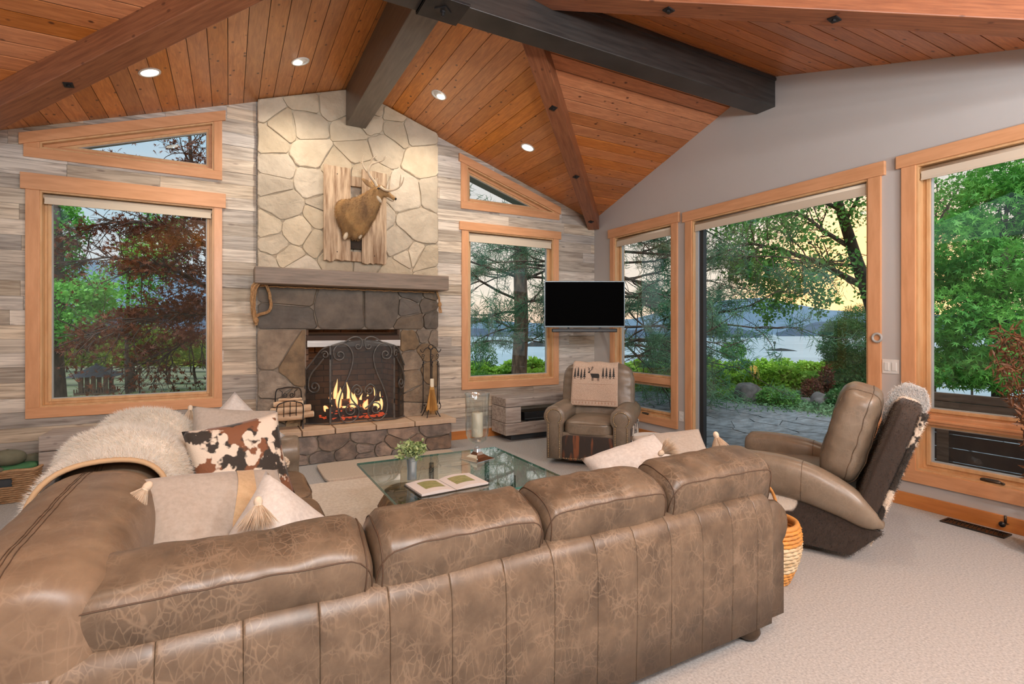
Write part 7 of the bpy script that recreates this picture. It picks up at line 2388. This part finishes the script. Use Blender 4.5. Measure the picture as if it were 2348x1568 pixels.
# ---- vine rows (hedges of leaves) in front of the lake
def vine_row(d0, l0, l1, z0, z1, label, mat='vine', n=9000, size=0.10, thick=0.55, zig=0.12):
    c = vp(d0, (l0 + l1) / 2, z0)
    r = root('vine_row', label, 'vines', c)
    n_ = n
    u = RNG.uniform(l0, l1, n_) - (l0 + l1) / 2
    ztop = (z1 - z0) * (1 + zig * np.sin(u * 3.1 + d0) + zig * 0.7 * np.sin(u * 7.7))
    z = ztop * np.sqrt(RNG.random(n_)) * 1.0
    dd = RNG.uniform(-thick / 2, thick / 2, n_) * (0.6 + 0.4 * np.sin(u * 2 + 1))
    P = np.array(rgt)[None] * u[:, None] + np.array(fwd)[None] * dd[:, None]; P[:, 2] += z
    leaves('foliage', P, size, mat, r, LEAF_OVAL, 0.8)
    m_ = MB()
    k = l0
    while k < l1:
        p = rgt * (k - (l0 + l1) / 2); m_.tube([p + Vector((0, 0, -0.5)), p + Vector((0.03, 0.02, (z1 - z0) * 0.6))], 0.03, 5); k += 1.1
    m_.build('vine_stems', 'bark_dark', r)
    return r
vine_row(12.6, lat(1030, 12.6), lat(2060, 12.6), -0.15, 0.40, 'front row of bright green vines beyond the patio', 'vine', 30000, 0.10)
vine_row(14.6, lat(1030, 14.6), lat(2080, 14.6), -0.25, 0.42, 'second row of bright green vines closer to the lake', 'vine', 22000, 0.11)
vine_row(17.0, lat(1030, 17), lat(2080, 17), -0.45, 0.34, 'far row of bright green vines nearest the lake', 'vine', 16000, 0.12)

vine_row(15.5, lat(2060, 15.5), lat(2700, 15.5), -0.3, 0.55, 'vine row beyond the deck railing in the right-hand window', 'vine_y', 14000, 0.11)

def bush(name, label, px, d, zc, r3, n, size, mat, shape=LEAF_OVAL, ox=None):
    c = vp(d, lat(px, d), zc - r3[2])
    r = root(name, label, 'bush', c)
    leaves('foliage', blob_points(n, (0, 0, r3[2]), r3, 0.55), size, mat, r, shape, 0.5)
    m_ = MB()
    for k in range(5):
        a = k * 1.26; m_.tube([(0, 0, -0.05), (math.cos(a) * r3[0] * 0.5, math.sin(a) * r3[1] * 0.5, r3[2] * 1.2)], 0.012, 4)
    m_.build('stems', 'bark_dark', r)
    return r
bush('round_shrub', 'rounded grey-green shrub between the boulders beyond the glass door', 1784, 10.3, 0.03, (0.42, 0.38, 0.25), 5200, 0.055, 'green_b')
bush('round_shrub', 'low olive shrub at the right beyond the recliner', 1945, 10.0, 0.0, (0.45, 0.4, 0.30), 4200, 0.06, 'green_c')
bush('rusty_shrub', 'small rust-red shrub among the boulders', 1862, 10.9, 0.12, (0.24, 0.2, 0.28), 900, 0.06, 'red_leaf')
bush('rusty_shrub', 'rust-red shrub rising beside the dark feathery tree', 1895, 11.3, 0.35, (0.14, 0.14, 0.3), 500, 0.06, 'red_leaf')
bush('lake_shrub', 'grey-green open shrub in front of the lake left of the pine trunk', 1102, 15.5, 0.55, (0.55, 0.4, 0.50), 1500, 0.06, 'green_c')
bush('lake_shrub', 'small round tree before the lake seen through the glass door', 1681, 18.0, 0.68, (0.46, 0.4, 0.30), 1500, 0.075, 'green_b')
bush('lake_shrub', 'small dark pine-like tree before the lake in the narrow window', 1510, 16.5, 0.75, (0.42, 0.4, 0.50), 1700, 0.075, 'green_c')
bush('round_shrub', 'dark rounded shrub at the foot of the pine trunk', 1218, 10.5, 0.05, (0.36, 0.3, 0.30), 2600, 0.055, 'green_c')
bush('green_shrub', 'dark green shrub under the left corner of the window right of the fireplace', 1105, 11.0, 0.20, (0.45, 0.3, 0.28), 3600, 0.07, 'green_b')
bush('yellow_shrub', 'yellow-green weed clump between the vines and the boulders', 1680, 11.3, 0.0, (0.5, 0.25, 0.18), 1500, 0.05, 'vine')
# boulders
for px, d, z, rr3, lb in ((1716, 11.0, 0.02, (0.30, 0.25, 0.24), 'dark rounded boulder left of the rounded shrub'), (1748, 10.7, -0.04, (0.22, 0.2, 0.20), 'blue-grey boulder right behind the rounded shrub'),
                          (1618, 11.3, -0.05, (0.22, 0.2, 0.20), 'grey boulder near the black frame of the glass door'), (1890, 10.3, -0.06, (0.28, 0.25, 0.20), 'grey boulder right of the rounded shrub'), (1842, 10.6, -0.12, (0.22, 0.2, 0.14), 'low flat boulder between the shrub and the grey boulder')):
    r = root('boulder', lb, 'boulder', vp(d, lat(px, d), z), rs2.uniform(0, 3))
    MB().super((0, 0, 0), [2 * q for q in rr3], 2.6, 12, lambda q, p: q + p * 0.09 * mnoise.noise(q * 5 + Vector((px, 0, 0)))).build('rock', 'boulder', r, smooth=True)
# ground cover beyond the patio
n = 34000
d_ = RNG.uniform(8.6, 12.2, n); l_ = RNG.uniform(-1.0, 9.0, n)
P = np.array(fwd)[None] * d_[:, None] + np.array(rgt)[None] * l_[:, None]
ed = 8.75 + 0.25 * np.sin(P[:, 1] * 1.7) - 0.25
keep = (P[:, 0] > ed) | (P[:, 1] > 9.3)
P = P[keep]; P[:, 2] = -0.12 + RNG.uniform(0, 0.13, len(P)) * np.clip((P[:, 0] - 8.4), 0.3, 1)
tag(leaves('ground_cover', P, 0.055, 'cover_leaf', None, LEAF_OVAL, 1.0), 'low green ground cover creeping along the edge of the patio', 'ground cover', kind='stuff')

# ---- left window: maple, green trees, vineyard, feeder
mp_ = root('red_maple', 'dark red Japanese maple filling the right half of the left window', 'tree', vp(7.6, lat(505, 7.6), -0.2))
inv = Vector(mp_.location)
mb = MB(); tips = []
rt = random.Random(4)
limbs = [([Vector((0, 0, 0)), W(508, 760, 7.6), W(495, 660, 7.5), W(480, 560, 7.4), W(465, 480, 7.4), W(440, 380, 7.3), W(435, 300, 7.3)], 0.07),
         ([W(495, 670, 7.5), W(440, 640, 7.2), W(380, 610, 7.0), W(320, 600, 6.8), W(250, 590, 6.7), W(190, 600, 6.6)], 0.03),
         ([W(482, 570, 7.4), W(420, 530, 7.1), W(340, 510, 6.9), W(260, 510, 6.8), W(205, 520, 6.7)], 0.03),
         ([W(500, 720, 7.6), W(440, 720, 7.2), W(370, 725, 6.9), W(290, 740, 6.7), (W(210, 770, 6.6))], 0.03),
         ([W(480, 560, 7.4), W(430, 560, 7.8), W(380, 540, 8.1)], 0.03),
         ([W(505, 750, 7.6), W(450, 770, 7.3), W(400, 800, 7.1), W(360, 830, 7.0)], 0.02)]
for q_, r0 in limbs:
    q = smooth_path(q_, 4); mb.tube(q, [r0 * (1 - 0.7 * i / (len(q) - 1)) for i in range(len(q))], 6)
    for i in range(2, len(q)):
        for _ in range(2):
            d = (q[i] - q[i - 1]).normalized() + Vector((rt.gauss(0, .7), rt.gauss(0, .7), rt.gauss(-0.1, .5)))
            branchy(q[i], d, rt.uniform(0.35, 0.7), 0.009, 1, rt, mb, tips, 0.7, 0.04, 0.5, 3)
mb.build('branches', 'bark_dark', mp_)
pts = [np.array(t)[None] + RNG.normal(size=(3, 3)) * np.array([[0.08, 0.08, 0.04]]) for t in tips if rt.random() < 0.5]
for (px, py, rx, rz_, n) in ((320, 525, 0.45, 0.14, 260), (400, 550, 0.45, 0.3, 600), (440, 620, 0.4, 0.3, 520), (330, 610, 0.4, 0.12, 360), (410, 720, 0.5, 0.22, 800), (250, 760, 0.5, 0.16, 760), (310, 720, 0.35, 0.12, 340), (200, 790, 0.3, 0.1, 240), (340, 800, 0.2, 0.1, 130), (430, 770, 0.35, 0.14, 300), (450, 500, 0.4, 0.2, 420), (440, 690, 0.3, 0.15, 300), (460, 350, 0.25, 0.25, 60), (395, 335, 0.12, 0.12, 55), (440, 380, 0.18, 0.14, 60)):
    pts.append(blob_points(n, W(px, py, rt.uniform(6.7, 7.4)), (rx, rx, rz_), 0.0))
leaves('foliage', np.concatenate(pts), 0.062, 'maple', mp_, LEAF_MAPLE, 0.7)

def leafy_tree(label, px, d, base_z, h, tr, blobs, per, size, mat, shape=LEAF_OVAL, bark='bark_dark', shell=0.35, name='leafy_tree', up=0.5):
    r = root(name, label, 'tree', vp(d, lat(px, d), base_z))
    global inv
    inv = Vector(r.location)
    rnd_ = random.Random(int(px))
    MB().tube([(rnd_.uniform(-.03, .03), rnd_.uniform(-.03, .03), h * i / 6) for i in range(7)], [tr * (1 - 0.5 * i / 6) for i in range(7)], 12).build('trunk', bark, r, smooth=True)
    mb = MB(); tp = []
    for b in blobs:
        c = W(b[0], b[1], b[2]); s = Vector((0, 0, min(h, max(0.6, c.z - 0.4))))
        q = smooth_path([s, (s + c) / 2 + Vector((0, 0, 0.1)), c], 5)
        mb.tube(q, [tr * 0.3 * (1 - 0.7 * i / (len(q) - 1)) for i in range(len(q))], 5)
    mb.build('branches', 'bark_dark', r)
    crown('foliage', [(W(b[0], b[1], b[2]), (b[3], b[3], b[4])) for b in blobs], per, size, mat, r, shape, up, shell)
    return r
leafy_tree('bright green tree with a thick dark trunk at the left side of the left window', 128, 9.0, -0.35, 4.0, 0.17,
           [(140, 520, 9.2, 0.45, 0.5), (120, 600, 9.2, 0.5, 0.4), (150, 690, 9.0, 0.6, 0.4), (200, 670, 9.1, 0.45, 0.3), (180, 740, 8.9, 0.4, 0.3), (110, 760, 8.8, 0.4, 0.35), (225, 700, 9.2, 0.3, 0.3), (130, 480, 9.2, 0.3, 0.3), (100, 420, 9.3, 0.5, 0.5)], 5200, 0.065, 'green_a')
leafy_tree('slender mid-green tree behind the maple in the left window', 292, 13.0, -0.4, 4.4, 0.05,
           [(330, 580, 13, 0.6, 0.6), (340, 620, 13, 0.6, 0.6), (270, 640, 13.2, 0.6, 0.5), (310, 700, 13.1, 0.7, 0.4), (360, 560, 13.4, 0.8, 0.7), (380, 500, 13.4, 0.5, 0.5)], 1500, 0.09, 'green_a')
leafy_tree('yellow-green tree low behind the maple in the left window', 300, 14.5, -0.4, 1.3, 0.13,
           [(300, 790, 14.5, 0.9, 0.35), (380, 780, 14.8, 0.9, 0.3), (330, 770, 14.8, 0.7, 0.4), (430, 800, 15, 0.7, 0.3), (230, 790, 15, 0.8, 0.35)], 2600, 0.10, 'vine_y')
for i, (d, dz, n) in enumerate(((17.5, -0.42, 15000), (20.5, -0.52, 13000), (24.0, -0.8, 12000))):
    r = root('vine_row', ['nearest trellised vine row in the left window', 'middle trellised vine row in the left window', 'farthest trellised vine row in the left window'][i], 'vines', vp(d, lat(300, d), dz))
    l0, l1 = lat(60, d) - lat(300, d), lat(560, d) - lat(300, d)
    u = RNG.uniform(l0, l1, n)
    P = np.array(rgt)[None] * u[:, None] + np.array(fwd)[None] * RNG.uniform(-0.3, 0.3, n)[:, None]
    P[:, 2] = 0.62 + RNG.uniform(0, 1, n) ** 0.8 * (0.62 + 0.1 * np.sin(u * 4)) + 0.04 * np.sin(u * 9)
    leaves('foliage', P, 0.10, 'vine_y' if i != 1 else 'vine', r, LEAF_OVAL, 0.6)
    k = l0
    while k < l1:
        q = [rgt * (k + rs2.uniform(-.05, .05)) + Vector((0, 0, z)) for z in (0, 0.35, 0.75)]
        q[1] = q[1] + rgt * rs2.uniform(-.08, .08)
        MB().tube(q, [0.04, 0.03, 0.03], 6).build('vine_trunk', 'bark_dark', r)
        k += 0.95
    m_ = MB()
    for z in (0.55, 0.8): m_.tube([rgt * l0 + Vector((0, 0, z)), rgt * l1 + Vector((0, 0, z))], 0.012, 4)
    m_.build('trellis_wire', 'post', r)
leafy_tree_post = root('garden_post', 'grey post standing in the lawn in the left window', 'post', vp(13.8, lat(297, 13.8), -0.3))
MB().tube([(0, 0, 0), (0, 0, 0.85)], 0.085, 8).build('timber', 'bark_dark', leafy_tree_post)
r = root('garden_pole', 'thin dark pole with a small round head in the lawn in the left window', 'pole', vp(11.0, lat(320, 11.0), -0.3))
MB().tube([(0, 0, 0), (0, 0, 0.85)], 0.012, 6).build('rod', 'iron', r); MB().ellipsoid((0, 0, 0.88), (0.05, 0.05, 0.09)).build('head', 'feeder', r, smooth=True)
# bird feeder
fd = root('bird_feeder', 'covered wooden bird feeder with a hipped shingle roof outside the left window', 'bird feeder', vp(7.2, lat(221, 7.2), 0), -YAW + 0.35)
MB().tube([(0, 0, -0.25), (0, 0, 0.53)], 0.022, 8).build('pole', 'iron', fd)
bx(-0.20, 0.20, -0.16, 0.16, 0.52, 0.55).build('tray', 'feeder', fd)
for k in range(14):
    x = -0.195 + k * 0.03
    for y in (-0.16, 0.16): bx(x - 0.006, x + 0.006, y - 0.006, y + 0.006, 0.55, 0.60).build('baluster', 'feeder', fd)
for sx in (-0.14, 0, 0.14):
    for sy in (-0.10, 0.10): bx(sx - 0.022, sx + 0.022, sy - 0.02, sy + 0.02, 0.55, 0.775).build('post', 'feeder', fd)
for k in range(5):
    z = 0.765 + k * 0.028; w = 0.275 - k * 0.048; dd = 0.22 - k * 0.038
    MB().loft([[(-w, -dd, z), (w, -dd, z), (w, dd, z), (-w, dd, z)], [(-w + 0.05, -dd + 0.04, z + 0.034), (w - 0.05, -dd + 0.04, z + 0.034), (w - 0.05, dd - 0.04, z + 0.034), (-w + 0.05, dd - 0.04, z + 0.034)]]).build('shingle_course', 'shingle', fd)
MB().lathe([(0.03, 0.90), (0.02, 0.93), (0.0, 0.95)], (0, 0, 0), 10).build('finial', 'shingle', fd)
# weeds on the lawn edge
bush('lawn_weed', 'small leafy weed beside the thick dark trunk in the left window', 165, 8.0, 0.05, (0.14, 0.1, 0.28), 160, 0.07, 'green_c')
bush('fern_clump', 'bright green fern clump in front of the garden post', 272, 10.0, -0.10, (0.28, 0.2, 0.14), 500, 0.12, 'vine', LEAF_LONG)
n = 26000
d_ = RNG.uniform(8.5, 17.5, n); l_ = RNG.uniform(-1.0, -0.5, n)
l_ = (RNG.uniform(60, 540, n) - 1174) / 1191 * d_
P = np.array(fwd)[None] * d_[:, None] + np.array(rgt)[None] * l_[:, None]; P[:, 2] = -0.20 - np.clip((np.hypot(P[:, 0], P[:, 1]) - 16) / 6, 0, 1) * 0.5
tag(leaves('lawn', P[d_ > 11.0], 0.075, M.setdefault('grass', leaf_material('dry_lawn_grass', (0.14, 0.20, 0.07), (0.32, 0.33, 0.16), 0.5)), None, LEAF_LONG, 1.5), 'dry green lawn beyond the left window', 'grass', kind='stuff')

# ---- right window: dense maple-like foliage and the deck rail
leafy_tree('dense bright green tree filling the right-hand window', 2300, 8.0, -0.3, 3.0, 0.12,
           [(2200, 560, 8.2, 0.55, 0.5), (2290, 480, 8.3, 0.6, 0.5), (2320, 400, 8.3, 0.6, 0.45), (2280, 620, 8.0, 0.6, 0.5), (2180, 720, 8.2, 0.6, 0.5), (2260, 760, 7.9, 0.6, 0.5), (2340, 700, 8.0, 0.7, 0.6), (2200, 840, 8.2, 0.6, 0.35), (2300, 850, 8.0, 0.7, 0.35), (2400, 560, 8.3, 0.7, 0.7), (2420, 800, 8.0, 0.6, 0.5), (2140, 640, 8.6, 0.35, 0.4), (2380, 430, 8.2, 0.5, 0.4)],
           3000, 0.10, 'green_a', LEAF_MAPLE, name='dense_tree', shell=0.5)
leafy_tree('darker finer-leaved tree at the left side of the right-hand window', 2130, 10.5, -0.3, 3.4, 0.10,
           [(2150, 480, 10.5, 0.7, 0.6), (2200, 430, 10.7, 0.7, 0.4), (2230, 520, 10.7, 0.5, 0.4), (2140, 560, 10.5, 0.4, 0.5), (2170, 640, 10.8, 0.5, 0.4)],
           1500, 0.07, 'green_b', name='leafy_tree', shell=0.2)
rl = root('deck_railing', 'weathered grey-brown deck bench rail outside the right-hand window', 'railing', (6.25, 1.4, -0.07))
for k in range(3):
    z = 0.60 + k * 0.085
    bx(-0.04, 0.01, -1.6, 1.5, z, z + 0.08).build('rail_board', 'deck', rl, bevel=0.004)
for y in (-1.5, -0.2, 1.1): bx(0.012, 0.10, y - 0.05, y + 0.05, -0.02, 0.82).build('post', 'deck', rl)
for k in range(4):
    bx(0.02, 0.045, -1.6, 1.5, 0.04 + k * 0.135, 0.165 + k * 0.135).build('skirt_board', 'deck_dark', rl, bevel=0.003)
